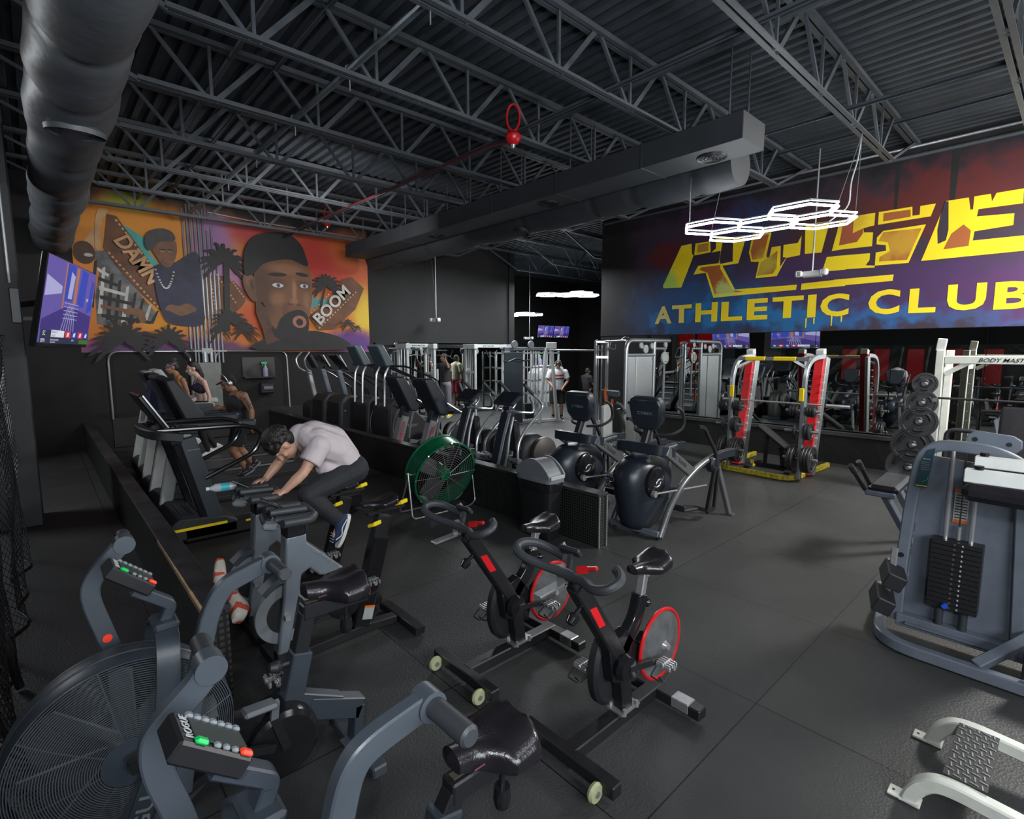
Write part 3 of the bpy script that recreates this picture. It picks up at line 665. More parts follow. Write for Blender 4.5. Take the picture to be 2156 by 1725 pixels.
# ---------------------------------------------------------------- fan bikes
def fan_bike(Yc, label, sd=0.0, X0=0.0, arms=None):
    r = thing('fan_bike', label, 'exercise bike', (X0, Yc, 0), 0, 'slate fan bikes')
    fx, fz, R = .14, .54, .345
    for s, nm in ((-1, 'near'), (1, 'far')):
        cg = MB(); c0 = V((fx, s*.085, fz))
        nR = 36
        for k in range(nR):
            t = k/(nR-1); rr = .085 + (R-.085)*t; y = s*(.125 - .05*t*t)
            cg.ring((fx, y, fz), (0, 1, 0), rr, .0021, 60, 4)
        for k in range(8):
            a = 2*math.pi*k/8 + .2
            pts = [(fx+math.cos(a)*q, s*(.123-.05*((q-.085)/(R-.085))**2), fz+math.sin(a)*q) for q in (.08, .15, .22, .29, R)]
            cg.tube(pts, .0022, 5)
        o = cg.build('fan_guard', 'guardwire', r)
        MB().lathe([(0, s*.13), (.085, s*.128), (.085, s*.118)], (fx, 0, fz), (0, 1, 0), 32).build('guard_hub', 'slate', o)
    MB().ring((fx, 0, fz), (0, 1, 0), R, .010, 64, 6).lathe([(R, -.075), (R+.006, -.06), (R+.006, .06), (R, .075)], (fx, 0, fz), (0, 1, 0), 64).build('guard_rim', 'slate', r)
    fb = MB()
    for k in range(8):
        a = 2*math.pi*k/8; d = V((math.cos(a), 0, math.sin(a))); n_ = V((-math.sin(a), 0, math.cos(a)))
        fb.bar(V((fx, 0, fz)) + d*.06, V((fx, 0, fz)) + d*.30, .09, .008, side=(n_*.7 + V((0, .7, 0))))
    fb.cyl((fx, -.06, fz), (fx, .06, fz), .06).build('fan_blades', 'grey', r)
    MB().cyl((fx, -.16, fz), (fx, .16, fz), .014).bar((fx-.01, -.15, fz+.0), (fx+.11, -.15, fz+.02), .012, .07).build('fan_axle', 'blackgloss', r)
    # fork plates
    for s in (-1, 1):
        fk = MB().rt(spl([(.285, s*.045, .955), (.275, s*.13, .91), (.26, s*.155, .75), (.235, s*.158, .58), (.18, s*.158, .42), (.12, s*.15, .26), (.07, s*.12, .10)], 5), .075, .012, side=(1, 0, 0)).build('fork_plate', 'slate', r)
        if s < 0: text('ROGUE', 'fork_lettering', 'btn', fk, (.125, -.166, .16), (.30, .012, .95), (-.95, 0, .30), .052, .30, .01, .001)
    MB().box((.285, 0, .965), (.085, .13, .03), bev=.01).cyl((.285, -.075, .93), (.285, -.055, .93), .012).build('fork_crown', 'slate', r)
    MB().bar((.05, -.27, .045), (.05, .27, .045), .06, .06, side=(1, 0, 0), bev=.01).build('stabilizer', 'slate', r)
    # console and its stalk
    MB().rt(fil([(.275, 0, .95), (.30, 0, 1.0), (.31, 0, 1.03), (.20, 0, 1.12)], .05, 5), .05, .04).build('console_stalk', 'slate', r)
    RC = Euler((0, .72, 0)).to_matrix(); cc = V((.188, 0, 1.172))
    cs = MB().box(cc, (.168, .120, .046), RC, bev=.006).build('console', 'black', r)
    P = lambda a, b, h=.0265: cc + RC @ V((a*.9, b*.88, h))
    MB().box(P(.012, -.002), (.125, .078, .003), RC).build('screen', 'screen', cs)
    for k in range(7): MB().box(P(-.052 + .0215*k, .055), (.018, .018, .012), RC, bev=.004).build('button', 'btn', cs)
    for k in range(3): MB().box(P(-.005 + .023*k, -.054), (.016, .016, .010), RC, bev=.004).build('button', 'btn', cs)
    MB().box(P(-.045, -.054), (.030, .020, .012), RC, bev=.005).build('start_button', 'btngreen', cs)
    MB().box(P(.072, -.054), (.030, .020, .012), RC, bev=.005).build('stop_button', 'btnred', cs)
    text('ROGUE', 'console_lettering', 'whitegrey', cs, P(-.060, -.045, .024), RC @ V((0, 1, 0)), RC @ V((-1, 0, 0)), .018, .085, .01, .002)
    # swinging handle arms
    A = [(-1, [(.612, 1.175), (.545, 1.158), (.455, 1.125), (.405, 1.05), (.375, .95), (.34, .80), (.30, .60), (.27, .40)]),
         (1, [(.20, 1.235), (.155, 1.19), (.095, 1.115), (.085, 1.04), (.115, .90), (.16, .72), (.22, .52), (.27, .40)])]
    for s, p in (arms or A):
        y = .215
        am = MB().rt([(q.x, s*y, q.z) for q in spl([(a, 0, b) for a, b in p], 5)], .04, .062).build('handle_arm', 'slatelt', r)
        tx, tz = p[0]
        MB().cyl((tx, s*(y-.028), tz), (tx, s*(y+.026), tz), .036, seg=22).build('arm_collar', 'slatelt', am)
        MB().tube([(tx, s*(y+.02), tz), (tx+.004, s*(y+.03), tz), (tx+.01, s*(y+.145), tz-.006), (tx+.01, s*(y+.153), tz-.006)], [.024, .0245, .0255, .019], 18).build('grip', 'rubber', am)
        if s > 0: MB().cyl((.122, y-.0195, .875), (.122, y-.0235, .875), .016, seg=18).build('red_badge', 'btnred', am)
    # seat assembly
    z = .86 - sd
    MB().bar((.80, 0, z-.04), (1.115, 0, z-.045), .065, .07, bev=.006).build('seat_slider', 'black', r)
    MB().box((.87, 0, z-.0035), (.11, .028, .004)).build('slider_slot', mat('dusty_slot_%d' % int(Yc*10), (.05, .045, .03), .8), r)
    MB().bar((.825, 0, z-.05), (.775, 0, .60), .055, .065, bev=.004).build('seat_post', 'black', r)
    MB().bar((.790, 0, .64), (.72, 0, .36), .075, .09, bev=.006).build('post_sleeve', 'slate', r)
    MB().lathe([(0, 0), (.02, 0), (.028, .02), (.02, .05), (0, .055)], (.70, -.0, .60), (-.9, 0, .2), 14).cyl((.76, 0, .60), (.69, 0, .605), .014).build('post_knob', 'blackmatt', r)
    MB().lathe([(0, 0), (.026, 0), (.03, .04), (.024, .07), (0, .075)], (1.0, -.02, z-.13), (0, 0, -1), 14).cyl((1.0, -.02, z-.13), (1.0, -.02, z-.07), .01).build('slider_knob', 'blackgloss', r)
    sd_ = saddle(MB(), (.80, 0, z+.055), (1.10, 0, z+.03), .27, .10).build('saddle', 'leather', r)
    MB().tube(spl([(.86, -.055, z+.028), (.93, -.062, z+.03), (.98, -.09, z+.018), (1.04, -.128, z+.0), (1.09, -.10, z+.0), (1.112, 0, z+.01), (1.09, .10, z), (1.04, .128, z)], 5), .003, 5).build('red_stitching', 'stitch', sd_)
    MB().bar((.95, 0, z-.01), (.95, 0, z+.03), .05, .09).build('seat_clamp', 'black', r)
    # drive and tail
    MB().lathe([(0, -.115), (.13, -.115), (.15, -.10), (.155, -.07), (.155, .05), (.13, .07), (0, .07)], (.67, 0, .30), (0, 1, 0), 34).bar((.67, -.02, .36), (.20, -.02, .50), .10, .13, bev=.02).build('drive_cover', 'blackgloss', r)
    MB().bar((.73, 0, .42), (.95, 0, .30), .07, .10, bev=.005).build('tail_strut', 'slate', r)
    MB().bar((.80, 0, .36), (1.06, 0, .24), .075, .10, bev=.005).bar((1.05, 0, .26), (1.03, 0, .06), .075, .05, bev=.004).build('tail_plate', 'slate', r)
    MB().bar((1.04, -.25, .045), (1.04, .25, .045), .075, .055, side=(1, 0, 0), bev=.008).box((1.03, -.02, .078), (.13, .10, .012), bev=.003).build('stabilizer', 'slatelt', r)
    MB().bar((.67, -.13, .30), (.62, -.14, .47), .016, .035).build('crank_arm', 'black', r); MB().bar((.67, .09, .30), (.72, .10, .44), .016, .035).build('crank_arm', 'black', r)
    MB().bar((.62, -.175, .56), (.49, -.185, .575), .07, .025, bev=.01).bar((.62, -.14, .47), (.62, -.17, .56), .02, .03).build('foot_peg', 'grey', r)
    pedal(r, (.72, .16, .45), 'chrome', 1.1, False)
    MB().bar((.45, -.15, .40), (.28, -.20, .38), .02, .035).bar((.62, -.13, .33), (.45, -.15, .40), .02, .035).build('link_rod', 'black', r)
    return r
fan_bike(2.30, 'slate fan bike with seat set high, the farther of the two at lower left', 0.0)
fan_bike(1.18, 'slate fan bike with low seat, nearest the camera at bottom left', .135, .012,
    [(-1, [(.60, 1.185), (.545, 1.178), (.455, 1.16), (.412, 1.13), (.385, 1.06), (.35, .90), (.30, .62), (.27, .40)]), (1, [(.245, 1.225), (.215, 1.185), (.140, 1.118), (.122, 1.075), (.128, 1.0), (.165, .85), (.22, .55), (.27, .40)])])
# ---------------------------------------------------------------- total body arc trainers
def loft(mb, secs, m=20, p=.8, o=(0, 0, 0)):
    """stacked super-ellipse sections (z, xc, rx, ry)"""
    vs = []; n = len(secs)
    for z, xc, rx, ry in secs:
        for k in range(m):
            a = 2*math.pi*k/m; c, s_ = math.cos(a), math.sin(a)
            vs.append(V(o) + V((xc + math.copysign(abs(c)**p, c)*rx, math.copysign(abs(s_)**p, s_)*ry, z)))
    fs = [(i*m+k, i*m+(k+1) % m, (i+1)*m+(k+1) % m, (i+1)*m+k) for i in range(n-1) for k in range(m)]
    fs += [tuple(range(m))[::-1], tuple((n-1)*m+k for k in range(m))]
    return mb.add(vs, fs)
def smooth_secs(secs, n=4):
    P = spl([(a, b, 0) for a, b, c, d in secs], n); Q = spl([(c, d, 0) for a, b, c, d in secs], n)
    return [(p.x, p.y, max(q.x, .005), max(q.y, .005)) for p, q in zip(P, Q)]
def arc_trainer(loc, label):
    r = thing('arc_trainer', label, 'cardio machine', loc, 0, 'arc trainers')
    sec = smooth_secs([(.06, .12, .16, .13), (.11, .13, .24, .16), (.2, .16, .31, .185), (.38, .18, .38, .215), (.56, .18, .42, .225), (.7, .17, .39, .215), (.79, .15, .30, .185), (.845, .13, .18, .12), (.862, .12, .05, .04)])
    sh = loft(MB(), sec, 28, .85).build('flywheel_shroud', 'navy', r, ang=60)
    for s in (-1, 1):
        d = MB().lathe([(0, s*.242), (.15, s*.238), (.175, s*.225), (.18, s*.18)], (.10, 0, .59), (0, 1, 0), 32).build('side_cover', 'blackgloss', sh)
        lg = MB()
        for q in (0, math.pi):
            pts = [(.10 + math.cos(q+a)*rad*1.0, s*.243, .59 + math.sin(q+a)*rad*.8) for a, rad in ((0.3, .085), (.9, .06), (1.7, .04), (2.6, .036), (3.4, .042))]
            lg.tube(spl(pts, 5), [.003 + .006*math.sin(math.pi*min(1, k/21)) for k in range(21)], 6)
        lg.build('swirl_emblem', 'silver', d)
    bd = MB().box((-.215, .15, .62), (.012, .13, .045), (0, -.08, -.3), bev=.004).build('badge', 'navycloth', sh)
    text('ARC', 'badge_lettering', 'silver', bd, (-.238, .215, .612), (.3, -1, 0), (0, 0, 1), .018, .07, .004, .002)
    for s in (-1, 1):
        MB().tube(spl([(.05, s*.31, .02), (.13, s*.31, .15), (.25, s*.305, .31), (.46, s*.30, .49), (.69, s*.30, .61), (.93, s*.31, .70), (1.15, s*.32, .745), (1.40, s*.33, .765)], 4), .036, 12).build('side_arch', 'armgrey', r)
        MB().rt(spl([(1.02, s*.325, .70), (1.2, s*.33, .735), (1.44, s*.335, .745), (1.62, s*.335, .74)], 4), .07, .10).build('rear_cowl', 'navy', r)
        MB().bar((1.24, s*.32, .66), (1.41, s*.42, .02), .05, .07, bev=.008).box((1.42, s*.43, .01), (.09, .09, .02)).build('rear_leg', 'armgrey', r)
        MB().lathe([(0, s*.38), (.08, s*.38), (.10, s*.36), (.10, s*.30), (0, s*.30)], (1.12, 0, .66), (0, 1, 0), 22).build('pivot_hub', 'navy', r)
        dg = MB().bar((.16, s*.29, .94), (.72, s*.30, .60), .045, .12, bev=.01).build('diagonal_brace', 'armgrey', r)
        if s < 0: text('ARC TRAINER', 'brace_lettering', 'black', dg, (.235, -.3145, .872), (.56, -.01, -.34), (.34, 0, .56), .045, .34, .004, .001)
        ph = s*.02
        ar = MB().rt(spl([(1.12, s*.37, .64), (1.10, s*.37, .80), (1.02, s*.36, .92), (.93, s*.355, 1.02), (.87, s*.35, 1.10), (.80, s*.34, 1.135), (.75, s*.33, 1.14)], 4), .035, .04).build('moving_arm', 'black', r)
        MB().bar((1.10, s*.37, .62), (.97, s*.36, .14 + ph), .035, .05).bar((1.20, s*.36, .60), (1.16, s*.35, .14+ph), .03, .04).bar((1.16, s*.35, .14+ph), (.97, s*.36, .14+ph), .035, .05).build('pedal_linkage', 'black', r)
        MB().box((.78, s*.20, .18+ph), (.36, .17, .03), (0, .12, 0), bev=.012).box((.61, s*.20, .22+ph), (.03, .17, .07), bev=.01).bar((.95, s*.20, .16+ph), (.97, s*.37, .15+ph), .04, .04).build('foot_plate', 'blackmatt', r)
        MB().tube([(-.03, s*.275, .50), (.98, s*.335, .43)], .011, 8).lathe([(0, -.02), (.035, -.02), (.035, .02), (0, .02)], (-.03, s*.28, .5), (0, 1, 0), 14).build('connecting_rod', 'steel', r)
    MB().bar((.03, -.31, .055), (.03, .31, .055), .05, .06, side=(1, 0, 0), bev=.006).bar((.50, -.29, .44), (.50, .29, .44), .04, .05, side=(1, 0, 0)).build('cross_tube', 'bluegrey', r)
    mb = MB()
    for s in (-1, 1): mb.cyl((.035, s*.31, 0), (.035, s*.31, .03), .03, seg=12)
    f = mb.build('foot', 'blackmatt', r)
    MB().rt(fil([(.30, -.29, .90), (.09, -.27, .945), (.06, -.2, .95), (.06, .2, .95), (.09, .27, .945), (.30, .29, .90)], .08, 4), .11, .06, side=(0, 0, 1)).build('front_beam', 'navy', r)
    MB().bar((.08, -.12, .92), (.12, -.09, .80), .04, .02).bar((.08, .12, .92), (.14, .09, .80), .04, .02).bar((.20, 0, .93), (.60, 0, .78), .08, .05, bev=.01).build('beam_bracket', 'silver', r)
    MB().bar((.16, 0, .93), (.27, 0, 1.17), .09, .07, bev=.015).build('console_mast', 'black', r)
    cs = [(-.175, 1.485), (.175, 1.485), (.205, 1.40), (.185, 1.22), (.10, 1.115), (-.10, 1.115), (-.185, 1.22), (-.205, 1.40)]
    c = MB().prism(cs, .17, .29, 'yz').build('console', 'navy', r, bevel=.03)
    c.rotation_euler = (0, -.18, 0); c.location = (.235, 0, -.01)
    text('CYBEX', 'console_lettering', 'btn', c, (.1685, .09, 1.30), (0, -1, 0), (0, 0, 1), .032, .19, .006, .002)
    mb = MB()
    for s in (-1, 1): mb.tube(fil([(.30, s*.05, 1.06), (.34, s*.25, 1.08), (.50, s*.30, 1.16), (.44, s*.31, 1.34), (.30, s*.30, 1.40)], .08, 4), .017, 8)
    mb.build('handrail', 'blackmatt', r)
    return r
arc_trainer((4.70, 3.20, 0), 'dark blue arc trainer standing beyond the end of the low wall')
AT2 = arc_trainer((4.70, 4.16, 0), 'dark blue arc trainer half behind the low wall, beside the trash can')
# ---------------------------------------------------------------- elliptical trainers
def elliptical(loc, label, ringed=False):
    r = thing('elliptical_trainer', label, 'cardio machine', loc, 0, 'silver arm elliptical trainers')
    MB().rt(spl([(-.10, 0, .14), (.0, 0, .5), (.10, 0, .85), (.22, 0, 1.22)], 4), .16, .12).build('column', 'navy', r)
    MB().tube(spl([(-.14, -.085, .12), (-.04, -.085, .5), (.06, -.085, .85), (.18, -.085, 1.20)], 4), .01, 6).build('column_trim', 'silver', r)
    c = MB().box((.20, 0, 1.345), (.06, .40, .26), (0, .95, 0), bev=.02).build('console', 'navy', r)
    MB().box((.225, 0, 1.37), (.012, .30, .18), (0, .95, 0)).build('console_face', 'screen', c)
    MB().lathe([(0, -.36), (.2, -.36), (.23, -.34), (.23, -.28), (0, -.28)], (.68, 0.1, .56), (0, 1, 0), 32).build('flywheel_cover', mat('warm_dark_cover_%d' % int(loc[1]*10), (.05, .042, .04), .5), r)
    d = r.children[-1]
    if ringed: MB().lathe([(.15, -.372), (.20, -.372), (.20, -.36), (.15, -.36), (.15, -.372)], (.68, .1, .56), (0, 1, 0), 32).build('cover_ring', 'silver', d)
    else: text('technogym', 'cover_lettering', 'silver', d, (.63, -.262, .54), (1, 0, 0), (0, 0, 1), .03, .15, .004, .002)
    hs = loft(MB(), smooth_secs([(.05, .62, .34, .17), (.2, .66, .34, .18), (.5, .66, .32, .18), (.72, .64, .24, .16), (.82, .62, .1, .08)]), 22, .8).build('rear_housing', 'blackmatt', r, ang=60)
    MB().bar((.30, 0, .62), (.26, 0, 1.05), .26, .10, bev=.03).build('rear_shield', 'blackmatt', r)
    for s, k in ((-1, 0.0), (1, .10)):
        a = MB().tube(spl([(.22+k, s*.30, 1.545), (.36+k, s*.305, 1.42), (.49+k, s*.31, 1.32), (.535+k, s*.32, 1.24), (.46+k, s*.32, 1.15), (.27+k*.8, s*.325, 1.0), (.14+k*.5, s*.33, .87), (.075, s*.335, .74), (.06, s*.34, .57)], 4), .02, 10).build('moving_arm', 'silver', r)
        MB().tube([(.215+k, s*.30, 1.55), (.37+k, s*.305, 1.415)], .0235, 10).build('grip', 'rubber', a)
        MB().tube(fil([(.14, s*.04, 1.18), (.20, s*.22, 1.18), (.46, s*.235, 1.15), (.44, s*.235, 1.28), (.38, s*.235, 1.37)], .07, 4), .018, 8).build('static_bar', 'silver', r)
        MB().lathe([(0, -.05), (.045, -.05), (.045, .05), (0, .05)], (.06, s*.33, .55), (0, 1, 0), 16).bar((.06, s*.33, .55), (.06, s*.20, .55), .05, .06).build('arm_pivot', 'silver', r)
        MB().bar((.06, s*.30, .50), (.70, s*.25, .36 + .12*k*5), .035, .045).box((.48, s*.22, .43+.1*k*4), (.34, .14, .05), (0, .15, 0), bev=.015).build('pedal_beam', 'bluegrey', r)
    MB().tube(spl([(-.03, -.05, .16), (.05, -.13, .55), (.11, -.12, .85), (.22, -.08, 1.10)], 4), .02, 8).tube(spl([(-.03, .05, .16), (.05, .13, .55), (.11, .12, .85), (.22, .08, 1.10)], 4), .02, 8).build('arch_tube', 'silver', r)
    MB().rt(fil([(-.12, -.28, .06), (-.12, .28, .06)], .05), .09, .08, side=(0, 0, 1)).bar((-.12, 0, .07), (.95, 0, .07), .12, .07, bev=.01).bar((.95, -.25, .05), (.95, .25, .05), .08, .07, side=(1, 0, 0)).build('base_frame', 'navy', r)
    return r
elliptical((4.48, 5.22, 0), 'silver arm elliptical trainer with dark round cover, nearer of the pair over the green fan')
elliptical((4.40, 5.98, 0), 'silver arm elliptical trainer with pale ring cover, right behind the green fan', True)
def cross_ramp(loc, label):
    r = thing('ramp_elliptical', label, 'cardio machine', loc, 0, 'silver column ramp ellipticals')
    col = MB().rt(spl([(-.02, 0, .40), (.06, 0, .65), (.14, 0, .90)], 4), .16, .14).build('silver_column', 'silver', r)
    text('PRECOR', 'column_lettering', 'red', col, (.035, -.083, .50), (.30, 0, .95), (-.95, 0, .30), .06, .33, .006, .001)
    MB().rt(spl([(.12, 0, .86), (.16, 0, .99), (.20, 0, 1.08)], 3), .13, .13).build('neck', 'navy', r)
    MB().prism([(-.10, 1.57), (.06, 1.57), (.30, 1.22), (.36, 1.06), (.28, .98), (.16, 1.0), (.06, 1.2), (-.09, 1.50)], -.19, .19).build('console', 'navy', r, bevel=.025)
    MB().lathe([(0, -.05), (.05, -.05), (.055, -.03), (.055, .03), (.04, .05), (0, .05)], (.42, -.10, 1.05), (1, -.3, -.1), 16).bar((.30, -.04, 1.08), (.42, -.10, 1.05), .09, .10, bev=.03).build('cup_holder', 'blackmatt', r)
    MB().tube(fil([(.28, -.20, 1.18), (.52, -.26, 1.02), (.58, -.26, 1.05)], .05, 3), .016, 8).tube(fil([(.28, .20, 1.18), (.52, .26, 1.02), (.58, .26, 1.05)], .05, 3), .016, 8).build('static_bar', 'silver', r)
    for s in (-1, 1):
        MB().tube(spl([(.44, s*.32, 1.50), (.50, s*.32, 1.36), (.58, s*.32, 1.24), (.56, s*.32, 1.05), (.46, s*.32, .70), (.42, s*.32, .45)], 4), .02, 8).build('moving_arm', 'grey', r)
        MB().bar((.42, s*.30, .40), (1.15, s*.22, .26), .05, .06).box((.75, s*.20, .36), (.34, .15, .05), (0, .2, 0), bev=.015).build('pedal_beam', 'grey', r)
    MB().prism([(-.05, .04), (1.25, .04), (1.28, .3), (1.1, .5), (.85, .42), (.55, .25), (.2, .42), (-.02, .42)], -.16, .16).build('base_housing', 'blackmatt', r, bevel=.03)
    w_ = MB().lathe([(0, -.06), (.17, -.06), (.2, -.05), (.2, .05), (.17, .06), (0, .06)], (1.0, -.22, .55), (0, 1, 0), 30).build('flywheel', 'blackmatt', r)
    MB().lathe([(.14, -.07), (.19, -.07), (.19, -.06), (.14, -.06), (.14, -.07)], (1.0, -.22, .55), (0, 1, 0), 30).build('wheel_ring', 'silver', w_)
    return r
cross_ramp((4.36, 6.80, 0), 'elliptical with silver lettered column, right of the two beside the green fan')
cross_ramp((4.36, 7.65, 0), 'elliptical with silver lettered column, left of the two beside the stair climbers')
def stair_climber(loc, label, word=False):
    r = thing('stair_climber', label, 'cardio machine', loc, 0, 'stair climbers with rounded consoles')
    b = MB().prism([(-.02, .10), (.05, 1.0), (.22, 1.15), (.42, 1.05), (.62, .88), (.80, .72), (1.3, .30), (1.3, .05), (.0, .05)], -.33, .33).build('side_housing', 'blackmatt', r, bevel=.06)
    for k in range(5): MB().box((.62+.15*k, 0, .92-.17*k), (.2, .52, .04), bev=.01).build('stair_tread', 'grey', r)
    if word: text('StairMaster', 'side_lettering', 'silver', b, (.18, -.332, .60), (1, 0, .03), (0, 0, 1), .07, .44, .008, .003)
    MB().tube(spl([(.12, -.335, .40), (.10, -.335, .62), (.16, -.335, .85), (.30, -.335, 1.0), (.45, -.335, .95)], 4), .012, 6).build('housing_trim', 'grey', r)
    cn = MB().prism([(-.10, 2.08), (.03, 2.10), (.24, 1.74), (.20, 1.70), (.06, 1.70), (-.06, 1.98)], -.20, .20).build('console', mat('teal_grey_console_%d' % int(loc[1]*10), (.045, .07, .085), .4), r, bevel=.035)
    MB().box((.13, 0, 1.92), (.015, .3, .3), (0, -.55, 0)).build('screen', 'blackgloss', cn)
    MB().tube(spl([(.04, -.16, 1.0), (.05, -.16, 1.3), (.07, -.16, 1.55), (.14, -.16, 1.70)], 3), .022, 8).tube(spl([(.04, .16, 1.0), (.05, .16, 1.3), (.07, .16, 1.55), (.14, .16, 1.70)], 3), .022, 8).build('console_post', 'silver', r)
    for s in (-1, 1):
        MB().tube(fil([(.10, s*.30, 1.72), (.40, s*.33, 1.71), (1.05, s*.35, 1.44), (1.10, s*.35, .5)], .1, 4), .018, 8).tube(fil([(.35, s*.33, 1.50), (.90, s*.35, 1.28), (.96, s*.35, .9)], .06, 3), .015, 8).build('handrail', 'blackgloss', r)
    MB().bar((.08, -.25, 0), (.12, -.25, .12), .02, .02).bar((.08, .25, 0), (.12, .25, .12), .02, .02).build('leg', 'silver', r)
    return r
stair_climber((4.48, 8.5, 0), 'stair climber with rounded console and white side lettering, nearest in the row', True)
stair_climber((4.48, 9.35, 0), 'stair climber with rounded console, second in the row along the low wall')
def stepper(loc, label):
    r = thing('stepper', label, 'cardio machine', loc, 0, 'black steppers')
    MB().prism([(-.20, .0), (-.14, .95), (.0, 1.12), (.25, 1.08), (.5, .8), (1.1, .4), (1.1, .0)], -.32, .32).build('housing', 'blackmatt', r, bevel=.06)
    MB().bar((.13, 0, 1.05), (.0, 0, 1.60), .10, .09, bev=.015).build('mast', 'bluegrey', r)
    MB().bar((-.14, 0, 1.92), (.13, 0, 1.60), .38, .05, bev=.015).build('console', 'blackgloss', r)
    MB().bar((-.06, -.2, 1.90), (.08, -.2, 1.66), .012, .02).build('console_trim', 'silver', r)
    for s in (-1, 1): MB().tube(fil([(.05, s*.22, 1.58), (.3, s*.32, 1.5), (.8, s*.34, 1.15), (.85, s*.34, .6)], .1, 4), .016, 8).build('handrail', 'blackgloss', r)
    MB().lathe([(0, 0), (.02, 0), (.02, .004), (0, .004)], (-.04, -.322, .8), (0, -1, 0), 16).build('badge', 'silver', r)
    return r
stepper((4.5, 10.15, 0), 'black stepper with slanted slim console, right of the two near the mural')
stepper((4.5, 10.95, 0), 'black stepper with slanted slim console, left of the two near the mural')
def upper_cycle(loc, label):
    r = thing('arm_cycle', label, 'cardio machine', loc, 0)
    MB().prism([(-.15, .0), (-.1, .8), (.1, .9), (.4, .8), (.9, .5), (.9, .0)], -.28, .28).build('housing', 'blackmatt', r, bevel=.08)
    MB().bar((.12, 0, .85), (-.02, 0, 1.56), .12, .10, bev=.02).build('mast', 'silver', r)
    MB().tube(spl([(-.03, -.15, 1.52), (-.15, -.22, 1.62), (-.18, -.25, 1.80), (-.06, -.22, 1.96)], 4), .018, 8).build('handlebar', 'silver', r)
    MB().tube(spl([(-.03, .15, 1.52), (-.15, .22, 1.62), (-.18, .25, 1.80), (-.06, .22, 1.96)], 4), .018, 8).build('handlebar', 'silver', r)
    MB().bar((-.02, 0, 1.90), (.14, 0, 1.60), .30, .05, bev=.015).build('console', 'blackmatt', r)
    return r
upper_cycle((4.5, 11.7, 0), 'upright cycle with curved silver handlebar at the far end of the row')
# ---------------------------------------------------------------- treadmills
def treadmill(loc, label, front='grey', con='blackmatt', word=False):
    r = thing('treadmill', label, 'treadmill', loc, 0, 'treadmills facing the left wall')
    MB().box((1.95, 0, .11), (1.95, .80, .15), bev=.02).build('deck', 'black', r)
    MB().box((2.05, 0, .19), (1.75, .52, .012)).build('running_belt', 'rubber', r)
    hd = MB().prism([(.86, .06), (.86, .24), (.94, .30), (1.36, .26), (1.48, .19), (1.48, .06)], -.40, .40).build('motor_hood', 'blackmatt', r, bevel=.02)
    ys = MB()
    if front == 'black':
        MB().box((1.13, -.412, .185), (.48, .006, .028)).build('yellow_stripe', 'yellow', hd); MB().box((1.62, -.412, .16), (.14, .006, .02)).build('yellow_stripe', 'yellow', hd)
        for k in range(5): MB().bar((1.0+.08*k, -.25, .298-.007*k), (1.0+.08*k, .25, .298-.007*k), .03, .006, side=(1, 0, 0)).build('hood_groove', 'black', hd)
        for s in (-1, 1):
            ms = MB().bar((1.27, s*.36, .24), (1.06, s*.36, 1.12), .06, .15, bev=.012).build('mast', 'slate', r)
            MB().bar((1.17, s*.36, .24), (.96, s*.36, 1.06), .055, .06, bev=.01).build('mast_trim', 'blackgloss', ms)
            if s < 0: text('technogym', 'mast_lettering', 'silver', ms, (1.055, -.392, .98), (1, 0, .05), (0, 0, 1), .02, .11, .003, .001)
            MB().tube(fil([(.82, s*.36, 1.21), (1.60, s*.40, 1.20), (1.78, s*.40, 1.12), (1.70, s*.40, .90), (1.20, s*.38, .68)], .12, 5), .024, 10).build('handrail', 'blackgloss', r)
        MB().rt(spl([(1.02, -.42, 1.13), (.82, -.38, 1.17), (.74, -.2, 1.19), (.73, 0, 1.19), (.74, .2, 1.19), (.82, .38, 1.17), (1.02, .42, 1.13)], 5), .09, .08, side=(0, 0, 1)).build('front_bowl', 'blackmatt', r)
        c = MB().bar((.70, 0, 1.56), (.92, 0, 1.18), .62, .045, bev=.012).build('console', 'blackgloss', r)
        MB().bar((.725, -.29, 1.555), (.945, -.29, 1.175), .02, .03).build('console_edge', 'steel', c)
        MB().bar((.90, -.15, 1.20), (1.02, -.15, 1.15), .10, .05).build('console_arm', 'black', r)
    else:
        for s in (-1, 1):
            for xb in (.93, 1.34):
                MB().bar((xb, s*.36, .16), (1.15 + (.03 if xb > 1 else -.03), s*.36, 1.12), .075, .13 if xb < 1 else .09, bev=.012).build('a_frame_leg', 'whitegrey', r)
            MB().bar((1.08, s*.385, 1.13), (1.95, s*.39, 1.10), .06, .09, bev=.02).build('handrail', 'slate' if con != 'whitegrey' else 'whitegrey', r)
        c = MB().prism([(1.02, 1.66), (1.14, 1.68), (1.42, 1.22), (1.38, 1.10), (1.22, 1.12)], -.30, .30).build('console', con, r, bevel=.03)
        MB().bar((1.14, -.02, 1.60), (1.36, -.02, 1.24), .5, .01).build('screen', 'screen', c)
        MB().rt(spl([(1.3, -.36, 1.08), (1.12, -.34, 1.10), (1.06, 0, 1.10), (1.12, .34, 1.10), (1.3, .36, 1.08)], 4), .10, .14, side=(0, 0, 1)).build('front_bowl', 'blackmatt', r)
    return r
treadmill((0, 6.42, 0), 'black treadmill with looped handrails and yellow stripe, nearest of the row', 'black')
treadmill((.02, 7.32, 0), 'treadmill with grey A frame legs right behind the black looped rail one')
treadmill((.06, 8.2, 0), 'treadmill used by the man in black tank top and headphones')
treadmill((.12, 9.1, 0), 'treadmill with the navy shirt hung over its console')
treadmill((.16, 10.0, 0), 'light grey treadmill used by the woman in dark sports bra', 'grey', 'whitegrey')
treadmill((.42, 10.9, 0), 'light grey treadmill used by the woman in amber top, last in the row', 'grey', 'whitegrey')
